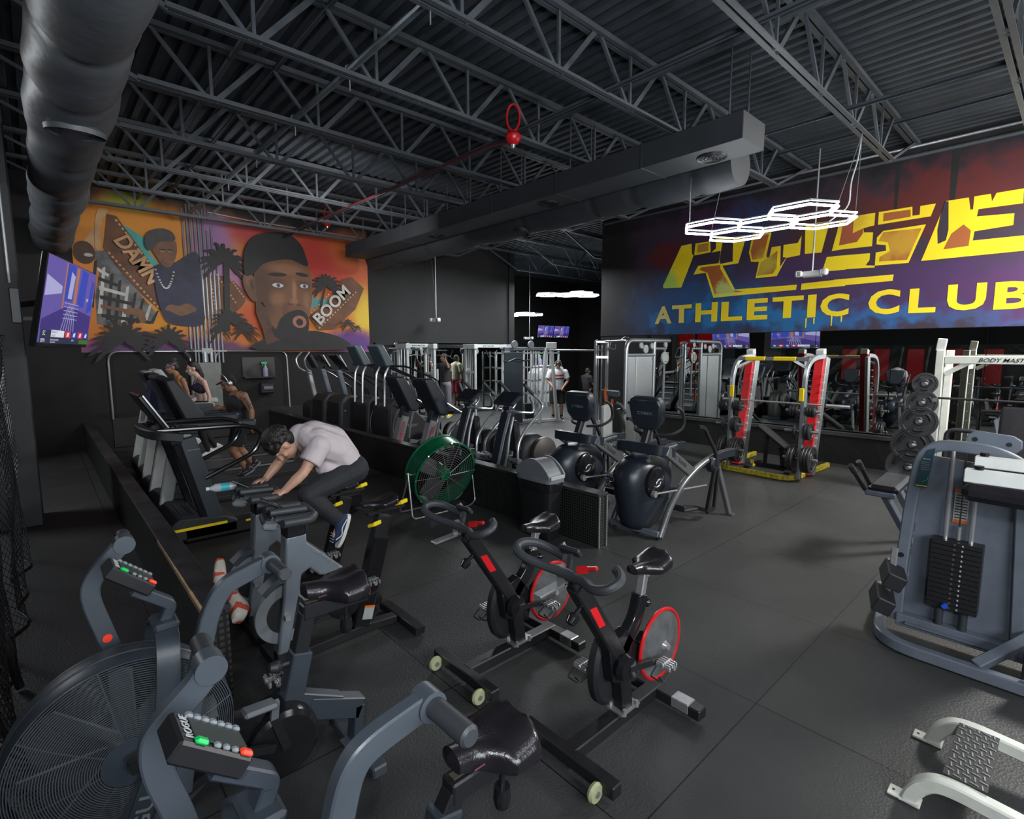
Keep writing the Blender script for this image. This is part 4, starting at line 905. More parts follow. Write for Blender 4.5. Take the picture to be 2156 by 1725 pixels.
hs = thing('hung_shirt', 'navy shirt with white letter hung over a treadmill console', 'shirt', (1.24, 9.1, 0))
vs = []; fs = []
nx, ny = 10, 12
for i in range(nx+1):
    for j in range(ny+1):
        u, v = i/nx, j/ny
        x = -.02 + .10*u - .10*math.sin(v*math.pi)*.4 + .015*math.sin(9*u+4*v); y = -.36 - .06*math.sin(6*u) - .02*math.sin(14*u+3*v); z = 1.62 - .78*v + .03*math.sin(7*u)
        vs.append((x - .10 + .22*u, y, z - .12*abs(u-.4)))
for i in range(nx):
    for j in range(ny): a = i*(ny+1)+j; fs.append((a, a+1, a+ny+2, a+ny+1))
o = MB().add(vs, fs).build('cloth', 'navycloth', hs); md = o.modifiers.new('t', 'SOLIDIFY'); md.thickness = .02
text('T', 'letter', 'whitecloth', o, (-.03, -.47, 1.06), (1, 0, 0), (0, 0, 1), .10, .08, .01, .002)
# ---------------------------------------------------------------- drum fan
fn = thing('drum_fan', 'large green drum fan tilted on a tube stand by the low wall', 'fan', (3.60, 5.2, 0))
T_ = math.radians(17); ax = V((0, math.cos(T_), math.sin(T_))); c0 = V((0, -.04, .475)); R = .425
dr = MB().lathe([(R-.012, 0), (R+.012, 0), (R+.012, .015), (R, .02), (R, .22), (R+.012, .225), (R+.012, .24), (R-.012, .24), (R-.012, 0)], c0, ax, 56).build('drum', 'green', fn)
g = MB()
for k in range(13): g.ring(c0 + ax*(-.004 - .02*(1-((k+1)/13.)**2)), ax, .05 + .028*k, .0016, 44, 4)
u_ = V((1, 0, 0)); w_ = ax.cross(u_)
for k in range(10):
    a = 2*math.pi*k/10; d = u_*math.cos(a) + w_*math.sin(a); g.tube([c0 + d*.05 - ax*.02, c0 + d*(R-.01)], .0025, 5)
g.build('guard_grille', 'steel', fn)
mb = MB()
for k in range(4):
    a = 2*math.pi*k/4 + .5; d = u_*math.cos(a) + w_*math.sin(a); n_ = w_*math.cos(a) - u_*math.sin(a)
    mb.bar(c0 + ax*.10 + d*.07, c0 + ax*.10 + d*.36, .20, .006, side=(n_*.85 + ax*.5), bev=.0)
mb.build('fan_blade', 'iron', fn)
MB().cyl(c0 + ax*.04, c0 + ax*.20, .085, seg=20).build('motor', 'green', fn)
MB().cyl(c0 - ax*.006, c0 + ax*.04, .07, seg=20).build('hub_cap', 'green', fn)
mb = MB()
for k in range(8):
    a = 2*math.pi*k/8; d = u_*math.cos(a) + w_*math.sin(a); mb.cyl(c0 + d*(R+.004) + ax*.0, c0 + d*(R+.012) - ax*.012, .008, seg=8)
mb.build('bolt_ring', 'chrome', fn)
st = MB()
cx = R + .045
st.tube(fil([(-cx, .06, .56), (-cx, -.02, .05), (-cx+.03, -.03, .016), (cx-.1, -.03, .016), (cx, -.02, .06), (cx, .06, .56)], .07, 5), .011, 8)
st.tube(fil([(-cx, .06, .50), (-cx+.02, .30, .05), (-cx+.05, .32, .016), (cx-.1, .32, .016), (cx-.01, .30, .05), (cx, .06, .50)], .07, 5), .011, 8)
st.build('tube_stand', 'steel', fn)
for s in (-1, 1): MB().cyl((s*(R-.01), .06, .53), (s*(cx+.02), .06, .55), .012).build('pivot_bolt', 'chrome', fn)
# ---------------------------------------------------------------- trash can
tc_ = thing('trash_can', 'black trash can with grey domed lid against the low wall end', 'trash can', (3.92, 3.86, 0))
b = loft(MB(), [(0, 0, .105, .22), (.02, 0, .11, .225), (.60, 0, .125, .25), (.62, 0, .13, .255)], 28, .45).build('bin', 'black', tc_)
bag = loft(MB(), [(.52, 0, .129, .254), (.545, 0, .137, .262), (.57, 0, .131, .258), (.60, 0, .138, .263), (.63, 0, .132, .258)], 40, .45).build('bin_liner', 'blackgloss', tc_)
ld = loft(MB(), [(.62, 0, .138, .268), (.655, 0, .138, .268), (.66, 0, .130, .26), (.675, 0, .130, .26)], 28, .35).build('lid_rim', 'grey', tc_)
pr = [(.25, .67)] + [(.25 - .50*k/16, .70 + .16*math.sin(math.pi*k/16)**.8) for k in range(17)] + [(-.25, .67)]
dm = MB().prism(pr, -.128, -.105, 'yz').prism(pr, .105, .128, 'yz').prism([(y*.93, z-.014) for y, z in pr], -.11, .11, 'yz').build('dome', 'grey', tc_)
MB().prism([(y*.80-.02, z-.01) for y, z in pr], -.104, .104, 'yz').build('push_flap', mat('darker_grey_flap', (.085, .095, .105), .5), dm)
MB().box((0, -.262, .678), (.21, .012, .04), bev=.004).build('lid_label', 'whitegrey', dm)
# colourful towel hung over the left partition
tw = thing('hung_towel', 'pale towel with red and teal stripes stuffed by the left low wall', 'towel', (.70, 3.52, 0))
def towel_mat():
    m, N, L, b_ = _mat('striped_towel_cloth'); b_.inputs['Roughness'].default_value = .95
    tc = N.new('ShaderNodeTexCoord'); sp = N.new('ShaderNodeSeparateXYZ'); L.new(tc.outputs['Object'], sp.inputs[0])
    nz = N.new('ShaderNodeTexNoise'); nz.inputs['Scale'].default_value = 12; L.new(tc.outputs['Object'], nz.inputs['Vector'])
    ma = N.new('ShaderNodeMath'); ma.operation = 'MULTIPLY_ADD'; L.new(nz.outputs['Fac'], ma.inputs[0]); ma.inputs[1].default_value = .06; L.new(sp.outputs['Y'], ma.inputs[2])
    mr = N.new('ShaderNodeMapRange'); mr.inputs[1].default_value = -.22; mr.inputs[2].default_value = .30; L.new(ma.outputs[0], mr.inputs[0])
    cr = N.new('ShaderNodeValToRGB'); cr.color_ramp.interpolation = 'CONSTANT'; L.new(mr.outputs[0], cr.inputs[0]); e = cr.color_ramp.elements
    P_ = (.46, .43, .38, 1); R_ = (.45, .06, .035, 1); T_ = (.07, .30, .26, 1)
    e[0].position = 0; e[0].color = P_; e[1].position = .12; e[1].color = R_
    for p_, c_ in ((.20, P_), (.32, R_), (.36, P_), (.44, T_), (.56, P_), (.70, R_), (.75, P_), (.93, R_)): q = e.new(p_); q.color = c_
    L.new(cr.outputs[0], b_.inputs['Base Color']); return m
vs = []; fs = []; nu, nv = 30, 14
for i in range(nu+1):
    u = i/nu; cy = -.20 + .46*u; cz = .38 + .25*u - .06*math.sin(2.6*u); cx = .085 + .02*math.sin(7*u)
    for j in range(nv):
        a = 2*math.pi*j/nv; rx = .058 + .014*math.sin(5*u+1) + .006*math.sin(3*a+9*u); rz = .055 + .022*math.sin(3*u+.5) + .010*math.sin(4*a+6*u); k_ = math.sin(math.pi*min(1, max(.0, .06+.88*u)))**.35
        vs.append((cx + rx*k_*math.cos(a), cy - .5*rz*k_*math.sin(a), cz + rz*k_*math.sin(a)))
for i in range(nu):
    for j in range(nv): fs.append((i*nv+j, i*nv+(j+1) % nv, (i+1)*nv+(j+1) % nv, (i+1)*nv+j))
fs += [tuple(range(nv)), tuple(nu*nv+j for j in range(nv))[::-1]]
MB().add(vs, fs).build('cloth', towel_mat(), tw, ang=70)
# water bottle on the ridden cycle
wb = thing('water_bottle', 'small clear water bottle with blue label lying on the cycle handlebar', 'bottle', (.99, 4.02, 1.012))
MB().lathe([(0, 0), (.028, .002), (.03, .01), (.03, .13), (.012, .165), (.012, .175)], (0, 0, .025), (-1, .15, .0), 16).build('bottle_body', mat('clear_bottle_plastic', (.40, .45, .48), .12, 0, 0), wb)
MB().lathe([(.0305, .045), (.0305, .10)], (0, 0, .025), (-1, .15, 0), 16).build('bottle_label', mat('aqua_label', (.05, .42, .50), .5), wb)
MB().lathe([(0, .172), (.014, .172), (.014, .19), (0, .19)], (0, 0, .025), (-1, .15, 0), 12).build('bottle_cap', 'white', wb)
# ---------------------------------------------------------------- weight plates
def plate_mesh(R, t, holes=True):
    mb = MB().lathe([(.026, -t*.55), (.045, -t*.6), (.06, -t*.3), (R*.80, -t*.3), (R*.84, -t*.5), (R*.98, -t*.5), (R, -t*.35), (R, t*.35), (R*.98, t*.5), (R*.84, t*.5), (R*.80, t*.3), (.06, t*.3), (.045, t*.6), (.026, t*.55), (.026, -t*.55)], (0, 0, 0), (0, 1, 0), 28)
    return mb
PL = {}
def plate(R, loc, rz, label, group, rim='iron'):
    key = (R, rim)
    if key not in PL:
        root = thing('weight_plate', label, 'weight plate', loc, rz, group)
        o = plate_mesh(R, .035).build('disc', 'iron', root)
        for k in range(3):
            a = 2*math.pi*k/3 + .5; pts = [(math.cos(a+q)*R*.60, -.014, math.sin(a+q)*R*.60) for q in (-.4, -.13, .13, .4)]
            MB().tube(pts, R*.10, 8).build('grip_slot', 'black', root)
        PL[key] = root; return root
    return dup(PL[key], loc, label, rz, group)
# ---------------------------------------------------------------- smith machine
sm = thing('smith_machine', 'red and silver smith machine with yellow base rails before the mirror', 'weight machine', (0, 0, 0))
MB().rt(fil([(10.0, 4.10, .045), (8.42, 4.06, .045), (8.36, 2.87, .045), (9.90, 2.83, .045)], .22, 6), .08, .06, side=(0, 0, 1)).build('base_rail', 'yellowworn', sm)
MB().box((9.2, 3.46, .012), (1.5, 1.05, .02)).build('platform_mat', mat('platform_rubber', (.03, .032, .034), .6), sm)
UP = []
for y, side in ((3.90, 'l'), (2.80, 'r')):
    MB().rt(spl([(8.46, y, .05), (8.46, y, .7), (8.46, y, 1.35), (8.50, y, 1.62), (8.62, y, 1.80), (8.85, y, 1.88), (9.24, y, 1.90)], 5), .055, .075).build('front_upright', 'silver', sm)
    po = MB().bar((8.88, y+.05, .03), (9.26, y+.05, 1.93), .135, .10, bev=.01).build('red_post', 'red', sm)
    MB().bar((8.97, y-.02, .03), (9.33, y-.02, 1.88), .05, .16, bev=.006).build('guide_plate', 'steel', po)
    MB().box((9.25, y+.05, 1.965), (.12, .12, .10), (0, -.2, 0), bev=.008).build('post_cap', 'white', po)
    tp = MB()
    for k in range(12):
        t = .12 + k*.065; tp.bar((8.88+.38*t - .02, y-.06, .03+1.9*t), (8.88+.38*t-.02, y-.09, .03+1.9*t), .012, .012, side=(1, 0, 0))
    for k in range(12):
        t = .12 + k*.065; MB().bar((8.88+.38*t - .07, y-.04, .03+1.9*t), (8.88+.38*t-.07, y-.075, .03+1.9*t), .02, .02, side=(1, 0, 0)).build('rack_pin', 'cream', po)
    MB().box((8.42, y-.02 if side == 'l' else y+.02, 1.33), (.02, .07, .20), bev=.02).build('yellow_pad', 'yellow', sm)
    for z in (1.09, .78, .36):
        MB().cyl((8.46, y-.24, z), (8.46, y+.24, z), .022).build('plate_peg', 'silver', sm)
cb = MB().bar((8.66, 2.80, 1.86), (8.66, 3.90, 1.86), .07, .06, side=(1, 0, 0), bev=.01).build('top_crossbar', 'silver', sm)
MB().bar((8.655, 3.0, 1.863), (8.655, 3.34, 1.863), .074, .064, side=(1, 0, 0), bev=.01).build('yellow_grip', 'yellow', cb); MB().bar((8.655, 3.46, 1.863), (8.655, 3.78, 1.863), .074, .064, side=(1, 0, 0), bev=.01).build('yellow_grip', 'yellow', cb)
for y in (2.92, 3.78): MB().bar((8.66, y + (.14 if y < 3 else -.14), 1.85), (8.60, y - (.1 if y < 3 else -.1), 1.72), .04, .03).build('corner_gusset', 'white', cb)
br = MB().cyl((9.03, 2.72, 1.14), (9.03, 3.99, 1.14), .016).build('barbell', 'chrome', sm)
for y0, y1 in ((2.34, 2.66), (4.04, 4.3)): MB().cyl((9.03, y0, 1.14), (9.03, y1, 1.14), .027).build('bar_sleeve', 'chrome', br)
G = 'plates on the smith machine pegs'
for y, nm in ((3.90, 'left'), (2.80, 'right')):
    for z, R, n, zl in ((1.09, .085, 3, 'small iron plate on the top peg of the %s silver upright'), (.78, .125, 2, 'medium iron plate on the middle peg of the %s silver upright'), (.36, .205, 3, 'large iron plate on the bottom peg of the %s silver upright')):
        for s in (-1, 1):
            for k in range(n if s < 0 or z > 1 else n-1):
                plate(R, (8.46, y + s*(.075 + .042*k), z), 0 if s < 0 else math.pi, zl % nm, G + ' ' + nm + ' %.1f' % R)
# adjustable bench inside
bn = thing('adjustable_bench', 'small black adjustable bench with yellow foot inside the smith machine', 'bench', (9.02, 3.38, 0))
MB().bar((0, .27, .74), (0, -.20, .40), .24, .06, side=(1, 0, 0), bev=.02).build('back_pad', mat('matt_black_vinyl', (.008, .008, .009), .65), bn)
MB().bar((0, -.20, .38), (0, -.36, .42), .24, .06, side=(1, 0, 0), bev=.02).build('seat_pad', 'leather', bn)
MB().bar((0, .30, .06), (0, -.33, .06), .06, .06, side=(1, 0, 0)).bar((0, -.15, .06), (0, -.1, .40), .06, .06, side=(1, 0, 0)).bar((0, .15, .07), (0, .12, .60), .05, .05, side=(1, 0, 0)).build('frame', 'black', bn)
MB().bar((-.24, .32, .05), (.24, .32, .05), .06, .06).bar((-.24, -.32, .05), (.24, -.32, .05), .06, .06).build('feet', 'black', bn)
MB().box((-.12, .30, .05), (.08, .07, .05), bev=.012).box((-.15, .30, .11), (.015, .05, .08)).build('yellow_foot', 'yellowworn', bn)
mb = MB()
for p in ((-.26, .32), (.26, .32), (-.26, -.32), (.26, -.32)): mb.cyl((p[0], p[1]-.03, .045), (p[0], p[1]+.03, .045), .042)
for p in ((-.26, .32), (-.26, -.32)): MB().cyl((p[0]-.02, p[1]-.045, .05), (p[0]-.02, p[1]+.045, .05), .04).build('wheel', 'blackmatt', bn)
# ---------------------------------------------------------------- cable trainer
def cable_tower(loc, rz, label, panel='steel', grp=None):
    r = thing('cable_trainer', label, 'weight machine', loc, rz, grp)
    MB().tube(fil([(0, 0, 0), (0, 0, 2.19), (1.55, 0, 2.2)], .2, 7), .042, 12).build('front_post', 'silver', r)
    MB().tube([(.98, 0, 0), (.98, 0, 2.17)], .036, 12).build('rear_post', 'silver', r)
    MB().tube([(0, 0, 1.90), (.98, 0, 1.90)], .034, 10).build('cross_tube', 'silver', r); MB().tube([(.98, 0, 2.03), (1.42, 0, 2.03)], .028, 10).build('cross_tube', 'silver', r)
    sh = MB().box((.49, .02, .97), (.90, .03, 1.80), bev=.004).box((.49, .0, .97), (.30, .02, 1.80), bev=.006).build('stack_shield', panel, r)
    mb = MB()
    for x in (.07, .91):
        for z in (.35, .75, 1.2, 1.82): MB().lathe([(0, 0), (.014, 0), (.012, .006), (0, .008)], (x, .003, z), (0, -1, 0), 12).build('bolt', 'chrome', sh)
    for x, z, R in ((.62, 2.02, .085), (.46, 2.09, .06), (.85, 2.08, .06), (1.36, 2.11, .06)):
        MB().lathe([(0, -.016), (R*.8, -.016), (R, -.012), (R*.9, 0), (R, .012), (R*.8, .016), (0, .016)], (x, -.03, z), (0, 1, 0), 22).build('pulley', 'whitegrey', r)
    MB().tube([(1.38, 0, .95), (1.38, 0, 2.03)], .022, 8).build('guide_rod', 'silver', r)
    MB().lathe([(0, -.03), (.11, -.03), (.13, -.02), (.13, .02), (.11, .03), (0, .03)], (1.36, -.02, 1.83), (0, 1, 0), 24).box((1.36, -.05, 1.83), (.12, .04, .16), bev=.02).build('pulley_carriage', 'whitegrey', r)
    MB().bar((0, 0, .04), (1.4, 0, .04), .10, .08).bar((.02, 0, .04), (.02, .55, .04), .08, .08, side=(1, 0, 0)).build('base', 'silver', r)
    return r
cable_tower((8.52, 6.05, 0), 0, 'silver cable trainer with steel stack shield in front of the mirror')
t2 = thing('cable_column', 'slim silver cable column behind the arc trainers, with an orange strap rack', 'weight machine', (8.80, 6.90, 0))
for s in (-.07, .10):
    MB().tube(fil([(s, -s, 0), (s, -s, 2.17), (s+.03, -s-.03, 2.19)], .02), .036, 10).build('post', 'silver', t2)
for q in (-.03, .02): MB().tube([(q, -q, .2), (q, -q, 2.1)], .012, 8).build('guide_rod', 'steel', t2)
MB().box((.02, -.02, 2.17), (.28, .12, .06), (0, 0, -.78), bev=.01).box((.02, -.02, 1.85), (.26, .10, .05), (0, 0, -.78)).box((.02, -.02, .30), (.2, .12, .4), (0, 0, -.78)).build('bracket', 'silver', t2)
MB().tube(fil([(.05, -.05, 2.18), (-.25, -.80, 2.19)], .05), .02, 8).build('top_bar', 'steel', t2)
MB().tube(spl([(-.05, -.30, 2.17), (-.1, -.32, 2.05), (-.06, -.42, 2.02), (-.10, -.45, 2.12)], 4), .012, 6).tube(spl([(-.12, -.6, 2.2), (-.2, -.75, 2.25), (-.22, -.85, 2.24)], 4), .012, 6).build('hook', 'steel', t2)
MB().bar((-.05, -.06, 1.12), (-.12, -.62, 1.12), .08, .12, bev=.02).build('pad_arm', 'bluegrey', t2)
tag(MB().tube(spl([(8.66, 6.62, 1.22), (8.63, 6.62, 1.16), (8.64, 6.62, .95), (8.65, 6.61, .72)], 4), .028, 8).build('resistance_band', 'orange'), 'longer orange band hanging from the silver cable column', 'band')
tag(MB().tube(spl([(8.63, 6.44, 1.0), (8.62, 6.44, .90), (8.63, 6.43, .62)], 4), .028, 8).build('resistance_band', 'orange'), 'shorter orange band hanging from the silver cable column, right one', 'band')
lm = thing('leg_machine', 'grey paneled leg machine half hidden between the two arc trainers', 'weight machine', (7.55, 5.75, 0))
MB().box((0, 0, .62), (.42, .10, .80), (0, 0, .3), bev=.03).build('shield', 'whitegrey', lm)
MB().rt(spl([(.15, -.15, .95), (.22, -.2, .7), (.2, -.2, .45), (-.2, -.3, .15), (-.3, -.35, .03)], 4), .06, .06).build('frame', 'black', lm)
MB().tube(spl([(.08, -.15, 1.06), (.16, -.2, 1.0), (.22, -.26, .86)], 4), .028, 8).build('handle', 'rubber', lm)
MB().bar((-.25, .25, .02), (.3, -.35, .02), .08, .05).build('base', 'silver', lm)
sv = tag(MB().box((10.24, 6.95, 1.43), (.18, .34, .02)).box((10.22, 6.95, 1.25), (.14, .26, .3), bev=.03).build('wall_shelf', 'black'), 'small black wall shelf with dispenser on the pillar behind the cable column', 'shelf')
spray((10.24, 6.98, 1.445), 'lilac spray bottle on the pillar shelf between the two cable columns', 1.15)
# ---------------------------------------------------------------- white rack
rk = thing('power_rack', 'cream white power rack with lettered beam at the right edge', 'weight rack', (9.0, 0, 0))
for x, y in ((0, 1.32), (.72, 1.32), (0, -.72), (.72, -.72)):
    MB().bar((x, y, 0), (x, y, 2.0), .10, .085, side=(1, 0, 0), bev=.006).build('upright', 'cream', rk)
bm = MB().bar((0, -.76, 1.87), (0, 1.27, 1.87), .08, .10, side=(1, 0, 0), bev=.006).build('front_beam', 'cream', rk)
text('BODY MASTERS', 'beam_lettering', 'black', bm, (-.042, .93, 1.845), (0, -1, 0), (0, 0, 1), .05, .55, .008, .002, .3)
MB().bar((.72, -.76, 1.87), (.72, 1.27, 1.87), .08, .10, side=(1, 0, 0), bev=.006).build('rear_beam', 'cream', rk)
for y in (1.32, -.72): MB().bar((0, y, .06), (.75, y, .06), .09, .08).bar((0, y, 1.72), (.75, y, 1.72), .06, .07).build('side_rail', 'cream', rk)
MB().bar((0, 1.26, 1.68), (0, 1.02, 1.84), .05, .06, side=(1, 0, 0)).build('gusset', 'cream', rk)
for y in (1.32, -.72):
    MB().box((0, y, 2.07), (.05, .10, .17), (.1, 0, 0), bev=.008).build('top_hook', 'white', rk)
    for k in range(9): MB().cyl((.05, y, .3+.16*k), (.13, y, .3+.16*k), .009, seg=8).build('rack_peg', 'chrome', rk)
bb = thing('barbell', 'long dark barbell racked across the cream white rack', 'barbell', (9.0, .3, 1.36))
MB().cyl((-.08, 1.0, 0), (-.08, -1.2, 0), .015).build('shaft', 'iron', bb)
MB().cyl((-.08, 1.02, 0), (-.08, 1.25, 0), .025).build('sleeve', 'steel', bb)
for y in (1.32, -.72): MB().box((-.09, y, 1.335), (.10, .05, .05)).build('bar_catch', 'steel', rk)
for i, (z, R, dy) in enumerate(((1.55, .145, .12), (1.29, .175, .135), (1.03, .215, .15), (.70, .25, .20), (.38, .27, .22))):
    MB().cyl((-.02, 1.32+dy*.6, z), (-.22, 1.32+dy, z), .024).build('plate_peg', 'steel', rk)
    plate(R, (8.86, 1.32+dy, z), -math.pi/2 + .15, ['small twelve sided plate on the highest peg of the white rack', 'plate on the second peg down the white rack', 'plate on the third peg down the white rack', 'large plate on the fourth peg down the white rack', 'largest plate on the lowest peg of the white rack'][i], None)
for o in list(bpy.data.objects):
    if o.name.startswith('weight_plate') and 'group' in o and o['group'] is None: del o['group']
ib = thing('incline_bench', 'black high back incline bench inside the white rack', 'bench', (9.35, .55, 0))
MB().bar((.0, .0, .45), (.12, 0, 1.25), .32, .09, side=(0, 1, 0), bev=.03).build('back_pad', 'leather', ib)
MB().bar((.0, .0, .42), (-.4, 0, .48), .28, .08, side=(0, 1, 0), bev=.03).build('seat_pad', 'leather', ib)
MB().bar((-.4, 0, .05), (.4, 0, .05), .07, .07).bar((-.2, 0, .05), (-.15, 0, .42), .07, .07).bar((.3, 0, .05), (.1, 0, .9), .06, .06).bar((.4, -.3, .04), (.4, .3, .04), .07, .07, side=(1, 0, 0)).build('frame', 'bluegrey', ib)
MB().tube(fil([(-.45, .28, .02), (-.45, .28, .95), (-.45, .62, .95), (-.45, .62, .02)], .1, 5), .03, 10).build('spotter_loop', 'blackmatt', ib)
# ---------------------------------------------------------------- seat with handles
hx = thing('bench_seat', 'black bench seat with two raised handles beside the grey weight stack', 'bench', (6.15, 1.2, 0))
MB().box((.0, 0, .685), (.74, .24, .09), (0, 0, .04), bev=.03).build('seat_pad', 'leather', hx)
MB().bar((-.37, -.12, .65), (-.37, .12, .65), .05, .05, side=(1, 0, 0), bev=.01).bar((-.2, 0, .63), (.35, 0, .63), .10, .05).build('seat_frame', 'bluegrey', hx)
for (a, b) in (((-.36, .12, .66), (-.60, .20, .93)), ((-.14, .13, .66), (-.34, .2, .93))):
    h = MB().tube(fil([(a[0]+.1, a[1]-.02, a[2]-.02), a, b], .04, 3), .02, 8).build('handle', 'black', hx)
    MB().cyl(V(b)-(V(b)-V(a)).normalized()*.10, b, .025, seg=12).build('grip', 'rubber', h)
for x in (-.28, .18): MB().bar((x, -.02, .63), (x+.50 if x < 0 else x+.42, -.20, .02), .055, .075, bev=.006).build('leg', 'bluegrey', hx)
MB().bar((.1, -.2, .03), (1.1, -.1, .03), .07, .06).build('base', 'bluegrey', hx)
# ---------------------------------------------------------------- grey stack machine at the right
pm = thing('weight_stack_machine', 'blue grey weight stack machine with roller pads at the right edge', 'weight machine', (4.45, 0, 0))
bx = 'bluegrey'
MB().rt(fil([(0, .765, .08), (0, .762, .50), (0, .735, 1.02), (0, .69, 1.375), (0, .30, 1.36), (0, .10, 1.20)], .16, 7), .075, .07, side=(1, 0, 0)).build('frame_arch', bx, pm)
MB().bar((.0, .14, .08), (0, .20, 1.30), .075, .06, side=(1, 0, 0), bev=.006).build('frame_post', bx, pm)
MB().prism([(.735, .13), (.16, .10), (.21, 1.25), (.655, 1.285), (.70, 1.0)], .02, .045, 'yz').build('back_panel', 'bluegrey', pm)
MB().bar((-.02, .76, .10), (-.02, -.25, .10), .09, .085, side=(1, 0, 0), bev=.006).bar((-.07, .70, .10), (-.07, .15, .10), .06, .012, side=(1, 0, 0)).build('stack_rail', bx, pm)
MB().rt(fil([(1.0, .90, .06), (.1, .88, .05), (-.355, .80, .045), (-.355, -.6, .045)], .22, 7), .075, .065, side=(0, 0, 1)).build('base_loop', bx, pm)
MB().bar((-.33, .30, .07), (.35, -.25, .50), .06, .07, bev=.006).build('diagonal_strut', bx, pm)
MB().box((-.335, -.15, .2), (.02, .5, .22), bev=.005).build('black_cover', 'black', pm)
rd2 = MB()
for y in (.535, .405): MB().tube([(-.03, y, .15), (-.03, y, 1.34)], .0125, 10).build('guide_rod', 'chrome', pm)
for k in range(14):
    MB().box((-.035, .469, .292+.0335*k), (.10, .262, .031), bev=.003).build('stack_plate', 'black', pm)
MB().cyl((-.03, .469, .75), (-.03, .469, .84), .012).build('selector_rod', 'steel', pm)
MB().cyl((-.03, .469, .84), (-.03, .469, 1.34), .004, seg=6).build('cable', 'black', pm)
for y in (.53, .405): MB().cyl((-.03, y, .14), (-.03, y, .277), .023).build('stack_bumper', 'rubber', pm)
for k in range(14):
    text(str(10*(k+1)), 'stack_number', 'whitegrey', pm, (-.0865, .445, .738-.0335*k-.011), (0, -1, 0), (0, 0, 1), .012, None, 0, .001) if k < 0 else None
    MB().box((-.0855, .437, .292+.0335*k), (.002, .008, .012)).build('weight_mark', 'whitegrey', pm)
    MB().cyl((-.084, .478, .292+.0335*k), (-.088, .478, .292+.0335*k), .007, seg=10).build('pin_hole', mat('rusty_hole', (.06, .045, .03), .7) if k == 0 else bpy.data.materials['rusty_hole'], pm)
MB().cyl((-.085, .497, .305), (-.115, .497, .305), .016).build('selector_pin', mat('blue_pin', (.01, .09, .55), .4), pm)
ins = MB().prism([(.722, 1.07), (.655, 1.07), (.628, 1.345), (.665, 1.33), (.70, 1.24)], -.05, -.044, 'yz').build('instruction_plate', mat('teal_placard', (.015, .04, .055), .4), pm)
text('PRECOR', 'plate_lettering', 'whitegrey', ins, (-.052, .688, 1.262), (0, -1, 0), (0, 0, 1), .01, .04, 0, .001)
for k in range(5): MB().box((-.051, .672, 1.245-.013*k), (.002, .05, .003)).build('text_line', 'grey', ins)
MB().bar((-.051, .688, 1.105), (-.051, .652, 1.13), .002, .008).bar((-.051, .655, 1.13), (-.051, .652, 1.15), .002, .008).build('green_figure', 'btngreen', ins)
MB().box((-.051, .686, 1.08), (.002, .06, .004)).build('yellow_line', 'yellow', ins)
wl = MB().box((.015, .475, .97), (.006, .075, .22)).build('warning_sticker', 'whitegrey', pm)
MB().box((.012, .475, .865), (.006, .077, .022)).box((.012, .475, 1.07), (.006, .077, .02)).build('warning_band', mat('warning_orange', (.6, .12, .02), .5), wl)
for k in range(9): MB().box((.011, .475, .89+.019*k), (.004, .062, .006)).build('text_line', 'black', wl)
for c in ((-.10, .79, .425), (-.13, .835, .245)):
    R_ = Euler((.35, -.15, .30)).to_matrix()
    p_ = MB().box(c, (.24, .115, .115), R_, bev=.008).build('roller_pad', 'blackmatt', pm)
    MB().cyl(V(c)+R_ @ V((.11, 0, 0)), V(c)+R_ @ V((.20, 0, 0)), .018).build('pad_axle', 'steel', p_)
MB().bar((-.02, .80, .60), (-.06, .80, .42), .04, .06, bev=.006).bar((-.06, .80, .42), (-.07, .82, .24), .03, .05).build('pad_arm', 'steel', pm)
MB().cyl((-.05, .762, .565), (-.01, .762, .565), .016).build('pivot_bolt', 'black', pm)
gp = MB().prism([(.515, 1.35), (.49, 1.44), (.455, 1.468), (.27, 1.45), (.225, 1.42), (.222, 1.375), (.25, 1.34)], .13, .16, 'yz').build('adjuster_plate', bx, pm, bevel=.006)
for y, z in ((.452, 1.41), (.285, 1.395)): MB().cyl((.125, y, z), (.13, y, z), .014).build('bolt', 'black', gp)
wm = thing('padded_arm', 'pair of white beams over a black pad entering at the right edge', 'machine arm', (3.95, 0, 0))
MB().bar((0, .42, 1.28), (0, -.5, 1.28), .07, .075, side=(1, 0, 0), bev=.004).build('white_beam', 'white', wm)
MB().bar((.20, .40, 1.335), (.20, -.5, 1.335), .07, .065, side=(1, 0, 0), bev=.004).build('white_beam', 'white', wm)
MB().bar((.02, .425, 1.185), (.02, -.5, 1.165), .16, .10, side=(1, 0, 0), bev=.035).build('pad', 'leather', wm)
for x, z in ((.0, 1.32), (.2, 1.37)): MB().cyl((x, .36, z), (x, .36, z+.02), .022).build('cap_nut', 'blackgloss', wm)
MB().bar((.1, -.42, 0), (.1, -.42, 1.24), .08, .08, bev=.005).bar((-.03, -.42, 1.235), (.25, -.42, 1.25), .06, .03).build('post', 'white', wm)
